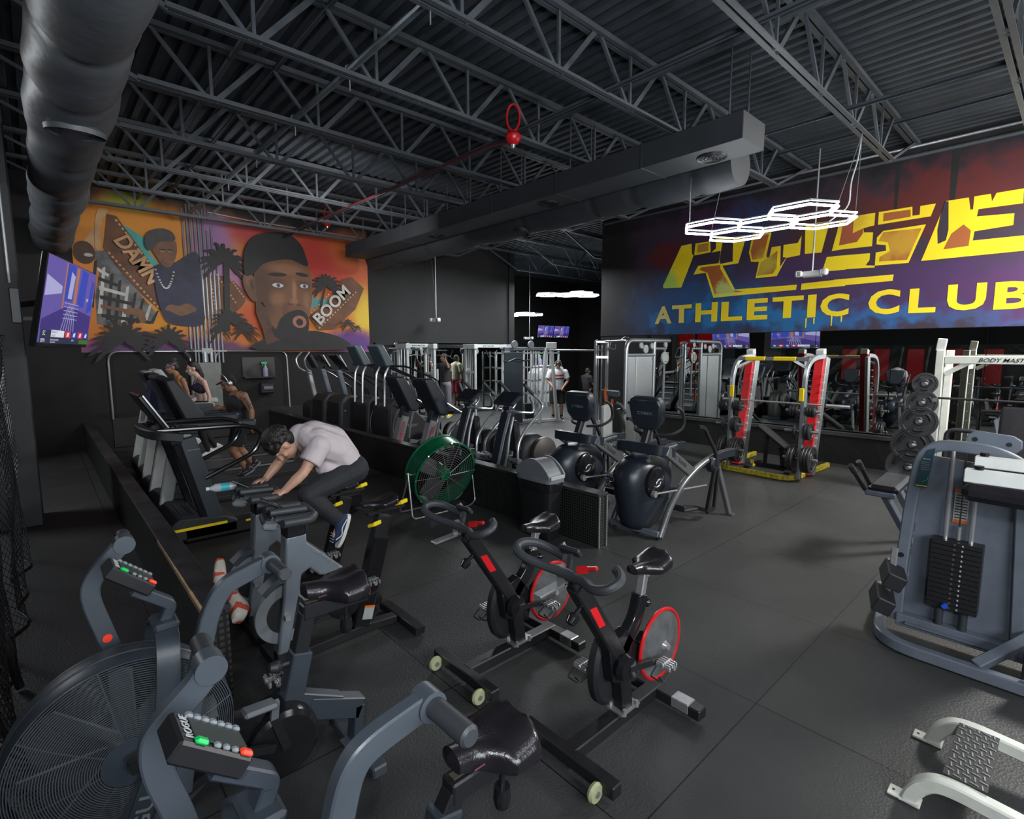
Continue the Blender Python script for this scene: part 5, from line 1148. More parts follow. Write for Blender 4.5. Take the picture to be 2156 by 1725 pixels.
# ---------------------------------------------------------------- white step machine bottom right
sp_ = thing('step_machine', 'white tube base with black tread plate in the bottom right corner', 'weight machine', (0, 0, 0))
for x in (3.25, 2.735):
    MB().rt(spl([(x, .365, .015), (x, .355, .055), (x, .325, .105), (x, .28, .138), (x, .21, .148), (x, .10, .142), (x, -.2, .125), (x, -.9, .11)], 6), .062, .062, side=(1, 0, 0)).build('side_rail', 'cream', sp_)
    f = MB().box((x, .385, .008), (.07, .12, .012), bev=.003).bar((x-.03, .33, .02), (x-.03, .40, .01), .006, .02).build('foot_plate', 'cream', sp_)
    MB().cyl((x, .425, .014), (x, .425, .016), .006, seg=8).build('bolt_slot', 'black', f)
tp = MB().box((2.985, .195, .182), (.45, .145, .008), (.0, .0, 0)).bar((2.76, .195, .165), (3.21, .195, .165), .13, .03).build('tread_plate', mat('worn_black_tread', (.03, .03, .03), .4, .3), sp_)
n_ = 0
for i in range(13):
    tb = MB()
    for j in range(5):
        a = .6 if (i + j) % 2 else -.6
        tb.box((2.775+.035*i, .14+.0275*j, .1875), (.030, .007, .004), (0, 0, a + .78), bev=.0015)
    tb.build('tread_lug', 'steel', tp)
MB().bar((3.22, -.30, .12), (2.76, -.30, .12), .07, .06, side=(0, 1, 0)).bar((2.76, -.05, .13), (2.76, -.14, .13), .06, .05, side=(1, 0, 0)).build('cross_rail', 'cream', sp_)
# ---------------------------------------------------------------- painted murals
RISE = [[(6.39,3.35),(6.4,3.41),(5.99,4.2),(5.76,4.21),(5.74,3.99),(5.7,3.97),(5.96,3.33)],[(5.69,3.98),(5.67,4.2),(5.35,4.2),(5.33,3.98),(5.67,3.96)],[(5.31,3.97),(5.22,4.04),(5.23,4.23),(4.84,4.21),(4.63,4.21),(4.66,4.01),(4.75,3.69),(5.07,3.68),(4.79,3.19),(3.65,3.18),(3.66,3.09),(5.23,3.06),(5.42,3.58),(5.69,3.57),(5.59,3.74),(5.15,3.74),(5.12,3.98)],[(4.55,3.87),(4.49,4.22),(4.15,4.18),(4.22,3.76),(4.17,3.69),(4.13,3.91),(3.97,3.91),(3.96,3.53),(3.86,3.69),(3.92,3.7),(3.92,3.92),(3.68,3.92),(3.62,4.04),(3.63,3.7),(3.86,3.68),(4.01,3.37),(4.4,3.37),(4.35,3.67),(4.5,3.69)],[(3.55,3.71),(3.57,4.22),(3.38,4.22),(3.18,4.21),(3.28,3.7)],[(3.12,3.7),(3.03,4.15),(2.95,4.2),(2.92,3.71)],[(3.09,3.71),(3.04,4.16),(2.79,4.23),(2.52,4.23),(2.52,4.03),(2.67,4.01),(2.66,3.94),(2.53,3.92),(2.53,3.7)],[(2.47,4.03),(2.47,4.23),(2.03,4.23),(2.02,4.09),(1.93,4.09),(1.93,4.22),(1.74,4.22),(1.79,4.04)],[(1.84,3.93),(2.02,3.37),(2.47,3.38),(2.47,3.59),(2.33,3.6),(2.34,3.69),(2.47,3.72),(2.47,3.83),(2.39,3.92)],[(3.25,3.37),(3.19,3.61),(2.91,3.6),(2.89,3.36)],[(3.07,3.38),(3.08,3.61),(2.55,3.59),(2.55,3.48),(2.6,3.4),(2.47,3.38),(2.47,3.35)],[(1.86,3.38),(1.62,4.23),(1.36,4.23),(1.33,4.05),(1.3,4.05),(1.3,4.23),(1.12,4.23),(1.1,4.12),(1.06,4.23),(0.78,4.23),(0.77,4.03),(1.24,4.04),(1.25,3.94),(0.85,3.91),(0.85,3.75),(1.26,3.73),(1.27,3.6),(0.73,3.59),(0.71,3.38)],[(3.58,3.08),(3.57,3.19),(2.88,3.21),(2.88,3.09)],[(3.05,3.1),(3.06,3.21),(2.2,3.21),(2.21,3.11)]]
RIN = [[(5.37,3.57),(5.56,3.66),(5.51,3.7),(5.11,3.7),(5.11,3.63),(4.83,3.18),(4.62,3.14),(5.2,3.13)],[(4.51,3.89),(4.46,4.15),(4.19,4.16),(4.28,3.73),(4.47,3.72)],[(5.62,4.01),(5.61,4.17),(5.38,4.17),(5.38,4.01)],[(4.37,3.41),(4.31,3.65),(4.02,3.83),(4.02,3.51),(4.08,3.42)],[(2.4,4.07),(2.4,4.2),(2.05,4.19),(2.04,4.08)],[(1.89,3.88),(2.04,3.42),(2.41,3.44),(2.41,3.51),(2.27,3.59),(2.31,3.73),(2.44,3.77),(2.38,3.9)],[(1.6,3.52),(1.52,3.74),(1.39,3.85),(1.3,3.75),(1.31,3.53)],[(3.01,3.78),(2.97,4.15),(2.82,4.2),(2.82,3.95),(2.67,4.01),(2.67,3.93),(2.75,3.8)]]
RDK = [[(1.67,3.61),(1.69,3.82),(1.67,4.03),(1.63,4.23),(1.59,4.22),(1.56,3.8),(1.58,3.65)],[(5.13,3.81),(5.08,4.14),(4.87,4.18),(4.86,3.74),(5.11,3.72)]]
ATH = [('A',6.58,2.58,6.16,2.96),('T',6.16,2.58,5.7,2.96),('H',5.61,2.58,5.13,2.97),('L',5.05,2.58,4.62,2.96),('E',4.53,2.58,4.14,2.98),('T',4.06,2.59,3.52,2.98),('I',3.45,2.58,3.31,2.98),('C',3.24,2.58,2.8,2.97),('C',2.52,2.58,2.09,2.98),('L',1.97,2.58,1.63,2.96),('U',1.5,2.59,1.06,2.98),('B',0.97,2.58,0.55,2.97)]
MUR = {'strip':[(1.14,4.0),(1.24,4.67),(1.39,4.65),(1.95,3.71),(2.01,3.28),(2.03,2.81),(1.7,3.15),(1.4,3.55)],'loop':[(1.12,4.74),(1.26,4.76),(1.23,4.65),(1.14,4.44),(1.1,3.99),(1.02,3.98),(1.02,4.25),(1.06,4.56)],'tan':[(0.93,4.24),(1.03,4.42),(1.02,3.98),(0.91,3.97),(0.83,4.06)],'teal':[(1.47,4.52),(1.86,4.27),(1.9,3.99),(2.07,3.76),(1.95,3.71),(1.7,4.14)],'plaid':[(0.96,3.91),(1.18,3.97),(1.28,3.78),(1.59,3.32),(1.7,3.11),(1.92,2.8),(1.91,2.62),(1.54,2.59),(1.1,2.48),(0.94,2.51),(0.95,3.06),(1.04,3.51)],'hand':[(1.38,2.74),(1.47,2.85),(1.68,2.83),(1.75,2.61),(1.66,2.56),(1.58,2.7)],'sweater':[(1.94,3.67),(2.07,3.79),(2.36,3.86),(2.57,4.03),(2.77,4.06),(2.8,3.11),(2.78,2.56),(2.28,2.54),(2.09,2.63),(1.99,2.95),(1.95,3.28)],'hands':[(2.08,2.85),(2.18,2.96),(2.34,2.94),(2.51,3.0),(2.68,2.88),(2.56,2.8),(2.36,2.73),(2.17,2.82)],'face':[(1.94,4.08),(2.07,4.23),(2.34,4.3),(2.38,4.12),(2.33,3.9),(2.23,3.74),(2.1,3.76),(2.02,3.9)],'cap':[(1.91,4.04),(1.83,4.12),(1.83,4.3),(1.93,4.44),(2.15,4.52),(2.32,4.46),(2.35,4.3),(2.07,4.23)],'mid':[(2.84,3.54),(3.09,3.64),(3.37,3.62),(3.69,3.25),(3.48,2.88),(2.96,2.7),(2.8,2.85)],'boom':[(5.11,2.85),(5.6,3.16),(6.05,3.82),(6.3,3.91),(6.64,3.64),(6.37,3.07),(5.76,2.54),(5.35,2.51)],'neck':[(3.87,3.18),(4.21,2.87),(4.47,2.29),(4.05,2.12),(3.99,2.45),(3.86,2.86)],'bigface':[(3.86,3.75),(4.07,4.01),(4.39,4.13),(4.73,4.19),(5.1,4.04),(5.2,3.7),(5.17,3.18),(5.1,2.91),(5.03,2.48),(4.89,2.25),(4.47,2.29),(4.23,2.5),(4.13,2.79),(4.02,3.11),(3.87,3.1)],'ear':[(3.61,3.64),(3.71,3.75),(3.86,3.67),(3.88,3.31),(3.91,3.14),(3.79,3.14),(3.65,3.37)],'bigcap':[(3.67,3.69),(3.65,4.04),(3.73,4.37),(3.95,4.62),(4.31,4.75),(4.67,4.76),(4.95,4.57),(5.07,4.29),(5.1,4.04),(4.72,4.16),(4.39,4.11),(4.07,3.99),(3.87,3.77)],'beard':[(4.2,2.58),(4.29,2.5),(4.41,2.76),(4.67,2.94),(4.92,2.97),(5.07,2.78),(5.05,2.43),(4.89,2.17),(4.55,2.21),(4.26,2.33)],'coat':[(4.22,2.29),(4.55,2.25),(4.89,2.17),(5.08,2.48),(5.8,2.36),(6.18,2.13),(6.08,2.01),(3.81,2.01),(3.98,2.24)]}
MC = {'face1':(0.82,3.86),'palm1':(3.27,4.0),'palm2':(3.32,2.67),'palm3':(5.58,3.65),'palm4':(1.34,2.21),'palm5':(2.1,2.22),'palm6':(6.11,2.69),'palm7':(3.11,2.47),'palm8':(3.61,2.48),'mouth':(4.85,2.69),'eyeL':(4.38,3.53),'eyeR':(5.0,3.56),'browL':(4.38,3.78),'browR':(4.96,3.83),'nose':(4.76,3.15),'D0':(1.16,4.31),'D1':(1.81,3.48),'N1':(1.91,3.63),'B0':(5.4,2.62),'B1':(6.51,3.63),'trunkA':(3.31,3.73),'trunkB':(3.24,2.43),'t3a':(5.53,3.55),'t3b':(5.42,3.08),'smile':(2.29,4.02)}
def mural_mat(name, base, layers, comp, nscale=1.6, amp=.9, rough=.6):
    """spray-paint clouds: soft ellipses of colour with noisy edges, in the wall's own coordinates; comp = the wall's horizontal axis (0 x, 1 y)"""
    m, N, L, b = _mat(name); b.inputs['Roughness'].default_value = rough
    tc = N.new('ShaderNodeTexCoord'); nz = N.new('ShaderNodeTexNoise'); nz.inputs['Scale'].default_value = nscale; nz.inputs['Detail'].default_value = 5
    L.new(tc.outputs['Object'], nz.inputs['Vector'])
    sb = N.new('ShaderNodeVectorMath'); sb.operation = 'SUBTRACT'; L.new(nz.outputs['Color'], sb.inputs[0]); sb.inputs[1].default_value = (.5, .5, .5)
    sc = N.new('ShaderNodeVectorMath'); sc.operation = 'SCALE'; L.new(sb.outputs[0], sc.inputs[0]); sc.inputs['Scale'].default_value = amp
    ad = N.new('ShaderNodeVectorMath'); ad.operation = 'ADD'; L.new(tc.outputs['Object'], ad.inputs[0]); L.new(sc.outputs[0], ad.inputs[1])
    cur = None
    for (col, cx, cz, rx, rz, s) in layers:
        v = N.new('ShaderNodeVectorMath'); v.operation = 'SUBTRACT'; L.new(ad.outputs[0], v.inputs[0])
        v.inputs[1].default_value = (cx, 0, cz) if comp == 0 else (0, cx, cz)
        k = N.new('ShaderNodeVectorMath'); k.operation = 'MULTIPLY'; L.new(v.outputs[0], k.inputs[0])
        k.inputs[1].default_value = (1/rx, 0, 1/rz) if comp == 0 else (0, 1/rx, 1/rz)
        ln = N.new('ShaderNodeVectorMath'); ln.operation = 'LENGTH'; L.new(k.outputs[0], ln.inputs[0])
        mr = N.new('ShaderNodeMapRange'); mr.interpolation_type = 'SMOOTHSTEP'
        mr.inputs[1].default_value = 1.25; mr.inputs[2].default_value = .35; mr.inputs[3].default_value = 0; mr.inputs[4].default_value = s
        L.new(ln.outputs['Value'], mr.inputs[0])
        mx = N.new('ShaderNodeMix'); mx.data_type = 'RGBA'; L.new(mr.outputs[0], mx.inputs[0])
        if cur is None: mx.inputs[6].default_value = list(base) + [1]
        else: L.new(cur, mx.inputs[6])
        mx.inputs[7].default_value = list(col) + [1]; cur = mx.outputs[2]
    L.new(cur, b.inputs['Base Color'])
    return m
# back wall mural
sky = mural_mat('mural_sunset_paint', (.55, .17, .02), [
    ((.62, .24, .02), 1.9, 4.2, 1.6, .9, .9), ((.40, .03, .02), 5.6, 4.3, 1.6, .9, 1), ((.50, .12, .02), 6.3, 4.6, .8, .6, .8), ((.38, .03, .05), 4.0, 4.7, .9, .5, .9), ((.30, .15, .34), 3.0, 4.3, .5, .95, 1), ((.34, .16, .36), 3.3, 3.6, .55, .6, .9),
    ((.02, .25, .22), 2.0, 4.0, .42, .5, 0), ((.30, .42, .02), 1.5, 5.0, .5, .3, .8), ((.60, .42, .02), 6.7, 3.0, .35, .7, .95), ((.05, .30, .30), 5.5, 3.25, .45, .16, .9), ((.52, .08, .02), 3.9, 2.75, .7, .5, .9),
    ((.62, .25, .01), 2.1, 2.7, .8, .4, .9), ((.10, .03, .16), 1.6, 2.02, 1.6, .28, .95), ((.09, .025, .17), 6.2, 2.15, 1.3, .38, 1), ((.07, .03, .10), 3.5, 2.0, 1.4, .22, .9), ((.01, .01, .01), 4.5, 5.25, 5.0, .42, 1), ((.01, .01, .01), .6, 5.1, .5, .5, 1)], 0, 1.3, .7)
MU = thing('painted_mural', 'back wall mural with bearded man in black cap, palms, DAMN and BOOM film strips', 'mural', (0, 0, 0))
MB().box((3.72, 13.247, 3.55), (6.12, .006, 3.2)).build('painted_sky', sky, MU)
lay = [0]
def paint(poly, name, m, parent=None, mb=None):
    lay[0] += 1; y = 13.243 - lay[0]*.0006
    return MB().prism(poly, y, y-.0006).build(name, m, MU, smooth=False)
def ellp(c, rx, rz, n=20, rot=0):
    return [(c[0] + math.cos(a)*rx*math.cos(rot) - math.sin(a)*rz*math.sin(rot), c[1] + math.cos(a)*rx*math.sin(rot) + math.sin(a)*rz*math.cos(rot)) for a in [2*math.pi*k/n for k in range(n)]]
def sm2(poly, n=4):
    P = [V((x, z, 0)) for x, z in poly]; k = len(P); out = []
    for i in range(k):
        a, b, c, d = P[i-1], P[i], P[(i+1) % k], P[(i+2) % k]
        for j in range(n):
            t = j/n; q = .5*((2*b)+(c-a)*t+(2*a-5*b+4*c-d)*t*t+(3*b-a-3*c+d)*t**3); out.append((q.x, q.y))
    return out
pb = mat('mural_brown_paint', (.12, .045, .018), .6, 0, .35, 4); pt = mat('mural_tan_paint', (.52, .30, .14), .6, 0, .2, 4); pk = mat('mural_black_paint', (.010, .009, .010), .6, 0, .3, 5)
ptl = mat('mural_teal_paint', (.06, .36, .33), .6, 0, .15, 4); pg = mat('mural_plaid_grey', (.11, .11, .115), .6, 0, .7, 4.5); pw = mat('mural_pale_paint', (.48, .46, .43), .6, 0, .15, 5)
pn = mat('mural_navy_paint', (.014, .018, .048), .6, 0, .4, 4); psk = mat('mural_brown_skin', (.17, .075, .036), .6, 0, .28, 5); psd = mat('mural_dark_skin', (.07, .03, .016), .6, 0, .3, 6); psl = mat('mural_lit_skin', (.33, .165, .09), .6, 0, .2, 6)
plp = mat('mural_lip_paint', (.30, .12, .09), .6); pbl = mat('mural_eye_blue', (.08, .14, .25), .5)
paint(MUR['teal'], 'painted_patch', ptl); paint(MUR['tan'], 'painted_patch', pt)
paint(MUR['plaid'], 'painted_plaid_shirt', pg)
rnd = random.Random(4)
for k in range(9):
    x0 = .98 + .12*k; z0 = 3.78 - .115*k
    paint([(x0, z0-.05), (x0+.05, z0-.02), (x0+.03-.10, max(2.55, z0-.95)), (x0-.04-.10, max(2.55, z0-.95))], 'plaid_stripe', pw if k % 3 == 1 else pk)
for k in range(6):
    z0 = 3.62 - .18*k; paint([(1.02, z0), (1.20+.13*k, z0-.12), (1.18+.13*k, z0-.18), (1.02, z0-.07)], 'plaid_stripe', pk if k % 2 else pw)
paint(sm2(MUR['hand']), 'painted_hand', psk)
paint(ellp((.84, 3.88), .17, .22), 'painted_face', psd); paint(ellp((.90, 3.84), .07, .035), 'painted_smile', pw)
paint(sm2(MUR['loop'], 3), 'painted_film_loop', pt)
paint(MUR['strip'], 'painted_film_strip', pb)
def tick(a, b, n, w, l):
    d = V((b[0]-a[0], b[1]-a[1])); d.normalize(); p = V((-d.y, d.x)); L_ = math.hypot(b[0]-a[0], b[1]-a[1])
    for k in range(n):
        c = V(a) + d*(L_*(k+.5)/n); paint([tuple(c + d*l/2 + p*w/2), tuple(c - d*l/2 + p*w/2), tuple(c - d*l/2 - p*w/2), tuple(c + d*l/2 - p*w/2)], 'film_perforation', pt)
tick((1.20, 3.95), (1.99, 2.87), 15, .035, .045); tick((1.36, 4.60), (1.92, 3.72), 12, .035, .045)
paint(sm2(MUR['mid'], 3), 'painted_film_strip', pb); tick((2.98, 3.62), (3.05, 2.9), 9, .03, .04); tick((3.35, 3.66), (3.66, 3.2), 8, .03, .04); tick((3.10, 3.70), (3.48, 3.05), 9, .03, .04)
bp_ = paint(MUR['boom'], 'painted_film_strip', pb); tick((5.10, 2.83), (5.95, 3.72), 13, .035, .045); tick((5.35, 2.53), (6.42, 3.55), 15, .035, .045)
yl = 13.243 - (lay[0]+3)*.0006; lay[0] += 6
text('DAMN', 'mural_lettering', pt, MU, (1.30, yl, 4.16), (.54, 0, -.84), (.84, 0, .54), .30, .98, .03, .0008)
paint(sm2(MUR['sweater'], 3), 'painted_sweater', pn); paint(sm2(MUR['hands'], 3), 'painted_hands', psk)
paint(sm2(MUR['face']), 'painted_face', psk); paint(sm2(MUR['cap'], 3), 'painted_cap', mat('mural_grey_cap', (.05, .05, .052), .6, 0, .25, 6))
fx = 2.135; fz = 3.98
MU.children[-2].data.materials[0] = mural_mat('mural_airbrushed_small_face', (.16, .07, .034), [((.06, .026, .014), 1.99, 3.95, .09, .25, .9), ((.27, .14, .08), 2.15, 4.17, .10, .04, .8), ((.28, .14, .08), 2.22, 3.98, .04, .07, .8), ((.24, .11, .06), 2.10, 3.93, .06, .05, .7), ((.06, .026, .014), 2.11, 4.05, .07, .035, .8), ((.06, .026, .014), 2.25, 4.06, .05, .03, .8)], 0, 8, .06)
for q, rx, rz, mm in (((fx-.02, fz+.105), .06, .012, pk), ((fx+.12, fz+.115), .045, .012, pk), ((fx-.02, fz+.07), .03, .010, pw), ((fx+.11, fz+.075), .024, .010, pw), ((fx-.02, fz+.07), .010, .010, pk), ((fx+.11, fz+.075), .010, .010, pk), ((fx+.07, fz-.13), .06, .020, plp), ((fx+.07, fz-.13), .045, .006, pk)): paint(ellp(q, rx, rz), 'face_feature', mm)
for k in range(18):
    t = k/17; paint(ellp((1.97 + .32*t, 3.66 - .36*math.sin(math.pi*t)**.9 - .02*t), .022, .016, 8), 'chain_link', pw)
# palms: trunk and fronds
def palm(c, R, n, seed, trunk=None, droop=.5):
    r_ = random.Random(seed); poly = []
    if trunk: paint(trunk, 'painted_palm_trunk', pk)
    for k in range(n):
        a = math.pi*(-.18 + 1.36*k/(n-1)) + r_.uniform(-.06, .06); l = R*r_.uniform(.8, 1.08)
        P = []; Q = []
        for j in range(7):
            t = j/6; x = c[0] + math.cos(a)*l*t; z = c[1] + math.sin(a)*l*t - droop*l*t*t; w_ = (.16*R*(1-t)**.7*(.4+t) + .008)*(1.0 if j % 2 else .55)
            P.append((x - math.sin(a)*w_, z + math.cos(a)*w_)); Q.append((x + math.sin(a)*w_, z - math.cos(a)*w_))
        paint(P + Q[::-1], 'painted_frond', pk)
a, b = MC['trunkA'], MC['trunkB']
palm(MC['palm1'], .56, 15, 1, [(a[0]-.05, a[1]+.3), (a[0]+.07, a[1]+.3), (b[0]+.07, b[1]), (b[0]-.04, b[1])], .35)
palm(MC['palm2'], .50, 13, 2); palm(MC['palm7'], .24, 9, 3); palm(MC['palm8'], .32, 9, 5)
a, b = MC['t3a'], MC['t3b']
palm(MC['palm3'], .46, 15, 6, [(a[0]-.03, a[1]), (a[0]+.03, a[1]), (b[0]+.02, b[1]), (b[0]-.04, b[1])], .4)
palm(MC['palm4'], .60, 15, 7, None, .3); palm(MC['palm5'], .46, 13, 8, None, .3); palm(MC['palm6'], .26, 9, 9); palm((6.37, 2.6), .13, 7, 10)
lay[0] += 3; yl = 13.243 - lay[0]*.0006
text('BOOM', 'mural_lettering', pw, MU, (5.38, yl, 2.62), (.70, 0, .715), (-.715, 0, .70), .30, 1.20, .03, .0008)
lay[0] += 3
# generic bearded man in a black cap
paint(sm2(MUR['coat'], 3), 'painted_coat', pk); paint(MUR['neck'], 'painted_neck', psd)
fce = mural_mat('mural_airbrushed_face', (.15, .065, .030), [((.055, .024, .012), 3.98, 3.3, .42, .75, .9), ((.27, .13, .07), 4.6, 3.93, .5, .15, .8), ((.24, .11, .055), 4.36, 3.22, .22, .2, .7), ((.25, .12, .06), 5.05, 3.2, .1, .25, .7), ((.07, .03, .015), 4.36, 3.56, .27, .15, .85), ((.07, .03, .015), 5.0, 3.58, .2, .14, .85), ((.30, .15, .08), 4.76, 3.42, .07, .32, .8), ((.28, .13, .07), 4.74, 3.17, .12, .08, .7), ((.06, .025, .012), 4.62, 3.1, .09, .05, .8), ((.06, .025, .012), 4.86, 3.09, .07, .04, .8), ((.08, .035, .018), 4.52, 2.95, .1, .25, .6)], 0, 7, .10)
paint(sm2(MUR['bigface'], 3), 'painted_head', fce)
paint(sm2(MUR['ear'], 3), 'painted_ear', mural_mat('mural_ear', (.10, .045, .022), [((.20, .09, .045), 3.74, 3.62, .1, .2, .8), ((.04, .018, .01), 3.80, 3.5, .06, .15, .9)], 0, 7, .1))
for nm, rx in (('eyeL', .13), ('eyeR', .10)):
    c = MC[nm]; paint(ellp(c, rx, .052), 'painted_eye', pw); paint(ellp((c[0]+.01, c[1]), .046, .05), 'painted_iris', pbl); paint(ellp((c[0]+.01, c[1]), .024, .026), 'painted_pupil', pk)
for nm, rx in (('browL', .22), ('browR', .16)):
    c = MC[nm]; paint(ellp(c, rx, .045, 20, .06 if nm == 'browL' else -.1), 'painted_eyebrow', pk)
paint(sm2(MUR['beard'], 3), 'painted_beard', pk); c = MC['mouth']; paint(ellp(c, .17, .15), 'painted_lips', plp); paint(ellp((c[0], c[1]-.01), .085, .085), 'painted_mouth', pk)
paint(sm2(MUR['bigcap'], 3), 'painted_cap', pk)
# right wall mural
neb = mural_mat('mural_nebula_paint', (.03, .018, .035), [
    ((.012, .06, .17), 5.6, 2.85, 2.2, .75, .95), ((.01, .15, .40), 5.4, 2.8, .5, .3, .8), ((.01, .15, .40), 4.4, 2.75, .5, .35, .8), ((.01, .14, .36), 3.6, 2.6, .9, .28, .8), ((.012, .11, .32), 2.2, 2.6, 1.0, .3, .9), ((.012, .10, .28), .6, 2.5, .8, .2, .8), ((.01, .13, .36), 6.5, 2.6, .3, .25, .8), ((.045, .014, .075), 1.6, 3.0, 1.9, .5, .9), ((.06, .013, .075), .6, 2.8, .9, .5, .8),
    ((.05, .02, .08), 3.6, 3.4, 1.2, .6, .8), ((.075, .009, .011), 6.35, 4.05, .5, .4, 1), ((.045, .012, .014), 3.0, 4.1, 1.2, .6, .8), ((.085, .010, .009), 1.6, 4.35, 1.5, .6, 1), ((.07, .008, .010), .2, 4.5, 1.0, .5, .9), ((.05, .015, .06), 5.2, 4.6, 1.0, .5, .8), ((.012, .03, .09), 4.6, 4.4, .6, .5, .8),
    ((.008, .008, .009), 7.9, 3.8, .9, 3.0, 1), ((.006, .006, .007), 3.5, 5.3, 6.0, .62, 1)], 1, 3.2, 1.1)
MR = thing('painted_mural', 'right wall mural of blue and red clouds with huge yellow RISE ATHLETIC CLUB lettering', 'mural', (0, 0, 0))
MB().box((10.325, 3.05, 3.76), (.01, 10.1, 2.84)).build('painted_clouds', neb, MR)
yel = mural_mat('mural_yellow_paint', (.74, .56, .008), [((.40, .14, .02), 4.4, 3.9, .4, .4, .35), ((.30, .50, .08), 6.3, 3.45, .35, .35, .9), ((.45, .55, .12), 5.0, 3.15, .4, .15, .7), ((.42, .18, .03), 2.9, 4.2, .4, .3, .5), ((.45, .42, .25), 6.3, 2.75, .5, .4, .6)], 1, 6, .5)
org = mural_mat('mural_rust_paint', (.30, .085, .02), [((.55, .35, .02), 2.2, 3.7, .5, .3, .6), ((.40, .34, .03), 4.2, 3.6, .3, .3, .8), ((.42, .48, .14), 4.95, 3.2, .25, .2, .9), ((.48, .32, .04), 5.5, 4.1, .3, .2, .5), ((.25, .05, .03), 3.0, 4.0, .3, .4, .6)], 1, 5, .6)
def rpoly(p, nm, m, x): return MB().prism(p, x, x-.0008, 'yz').build(nm, m, MR, smooth=False)
for i, p in enumerate(RISE): rpoly(p, 'yellow_letter', yel, 10.3192 - .00012*i)
for i, p in enumerate(RIN): rpoly(p, 'rust_fill', org, 10.3165 - .0001*i)
for p in RDK: rpoly(p, 'dark_fill', mat('mural_dark_fill', (.03, .018, .03), .6) if 'dkf' not in K else K['dkf'], 10.3145)
for ch, y0, z0, y1, z1 in ATH:
    if y1 < -.6: pass
    text(ch, 'club_letter', yel, MR, (10.3165, y0, z0), (0, -1, 0), (0, 0, 1), z1-z0, y0-y1, .035, .001)
mb = MB()
for (y, z0, z1) in ((3.46, 2.40, 2.57), (3.33, 2.46, 2.57), (3.05, 2.42, 2.60), (2.9, 2.48, 2.58)): rpoly([(y-.008, z0), (y+.008, z0), (y+.012, z1), (y-.012, z1)], 'paint_drip', yel, 10.318)
for (y, z0, z1, w_) in ((2.25, 4.15, 4.9, .03), (1.55, 4.2, 5.0, .05), (.62, 4.35, 4.95, .05)): rpoly([(y-w_*.6, z0), (y+w_*.6, z0), (y+w_, z1), (y-w_, z1)], 'dark_drip', pk, 10.319)
# ---------------------------------------------------------------- televisions
EM = {k: emit('screen_' + k, c, s) for k, c, s in (('violet', (.14, .10, .42), .8), ('blue', (.03, .06, .45), .9), ('pale', (.45, .45, .75), .8), ('white', (.8, .82, .95), .8), ('red', (.8, .03, .06), .8), ('dark', (.02, .025, .07), .8), ('orange', (.6, .25, .15), .6), ('green', (.06, .22, .03), .6), ('deep', (.05, .03, .22), .8))}
def tv(BL, BR, TL, label, mount=None):
    BL, BR, TL = V(BL), V(BR), V(TL); ux = (BR-BL); uy = (TL-BL); W, H_ = ux.length, uy.length; ux.normalize(); uy = (uy - ux*uy.dot(ux)).normalized(); n = ux.cross(uy)
    r = thing('television', label, 'television', BL)
    R = Matrix((ux, uy, n)).transposed(); P = lambda u, v, h=0: ux*(u*W) + uy*(v*H_) + n*h
    MB().box(P(.5, .5, -.025), (W, H_, .05), R, bev=.006).build('case', 'blackgloss', r)
    sc = MB().box(P(.5, .52, .001), (W*.975, H_*.94, .003), R).build('screen', EM['violet'], r)
    k_ = [0]
    def blk(pts, m, nm='picture_block'):
        k_[0] += 1; h = .0026 + .0003*k_[0]
        MB().add([P(u, v, h) for u, v in pts], [tuple(range(len(pts)))]).build(nm, EM[m], sc, smooth=False)
    q = lambda a, b, c, d: [(a, b), (c, b), (c, d), (a, d)]
    blk([(.02, .30), (.45, .50), (.98, .42), (.98, .19), (.02, .19)], 'deep'); blk(q(.36, .55, .52, .98), 'blue'); blk([(.62, .50), (.78, .52), (.80, .96), (.66, .98)], 'blue'); blk([(.02, .55), (.30, .62), (.30, .70), (.02, .78)], 'pale'); blk(q(.54, .52, .60, .97), 'orange'); blk(q(.33, .45, .355, .98), 'orange'); blk([(.42, .58), (.50, .58), (.52, .86), (.44, .90)], 'pale'); blk([(.82, .6), (.97, .62), (.97, .66), (.82, .64)], 'pale'); blk([(.84, .44), (.96, .50), (.96, .86), (.90, .90)], 'blue')
    for a in range(6): blk([(.36+.05*a, .20), (.37+.05*a, .20), (.46+.022*a, .50), (.453+.022*a, .50)], 'pale')
    for a in range(5): blk(q(.37, .34+.045*a, .66, .348+.045*a), 'pale')
    blk(q(.02, .04, .98, .19), 'dark'); blk(q(.20, .115, .44, .195), 'white')
    for a, c in enumerate(('red', 'blue', 'red', 'blue')): blk(q(.46+.13*a, .115, .57+.13*a, .195), c); blk([(.49+.13*a, .13), (.53+.13*a, .13), (.54+.13*a, .18), (.50+.13*a, .175)], 'white')
    blk(q(.76, .045, .97, .10), 'green')
    tx = [('SC', .06, .13, .05, 'white'), ('ESPN', .04, .055, .04, 'white'), ('Patriots 16', .21, .16, .03, 'dark'), ('Chiefs 7', .21, .12, .028, 'dark'), ('final scores and news', .2, .075, .022, 'white'), ('2:31 ET', .60, .075, .022, 'white'), ('top stories next', .2, .045, .022, 'white')]
    for s, u, v, h, m in tx: text(s, 'screen_lettering', EM[m], sc, P(u, v, .010), ux, uy, h*H_*1.0, None, .0, .0004)
    return r, P, W, H_
r_, P_, W_, H_ = tv((.0, 6.5, 2.03), (.45, 8.06, 2.03), (.17, 6.5, 2.89), 'wall mounted television showing a violet sports studio on the left column')
MB().bar((-.13, 1.52, .46), (.06, 1.2, .48), .05, .06, side=(0, 0, 1)).bar((.06, 1.2, .48), (.25, .85, .46), .05, .06, side=(0, 0, 1)).build('mount_arm', 'blackmatt', r_)
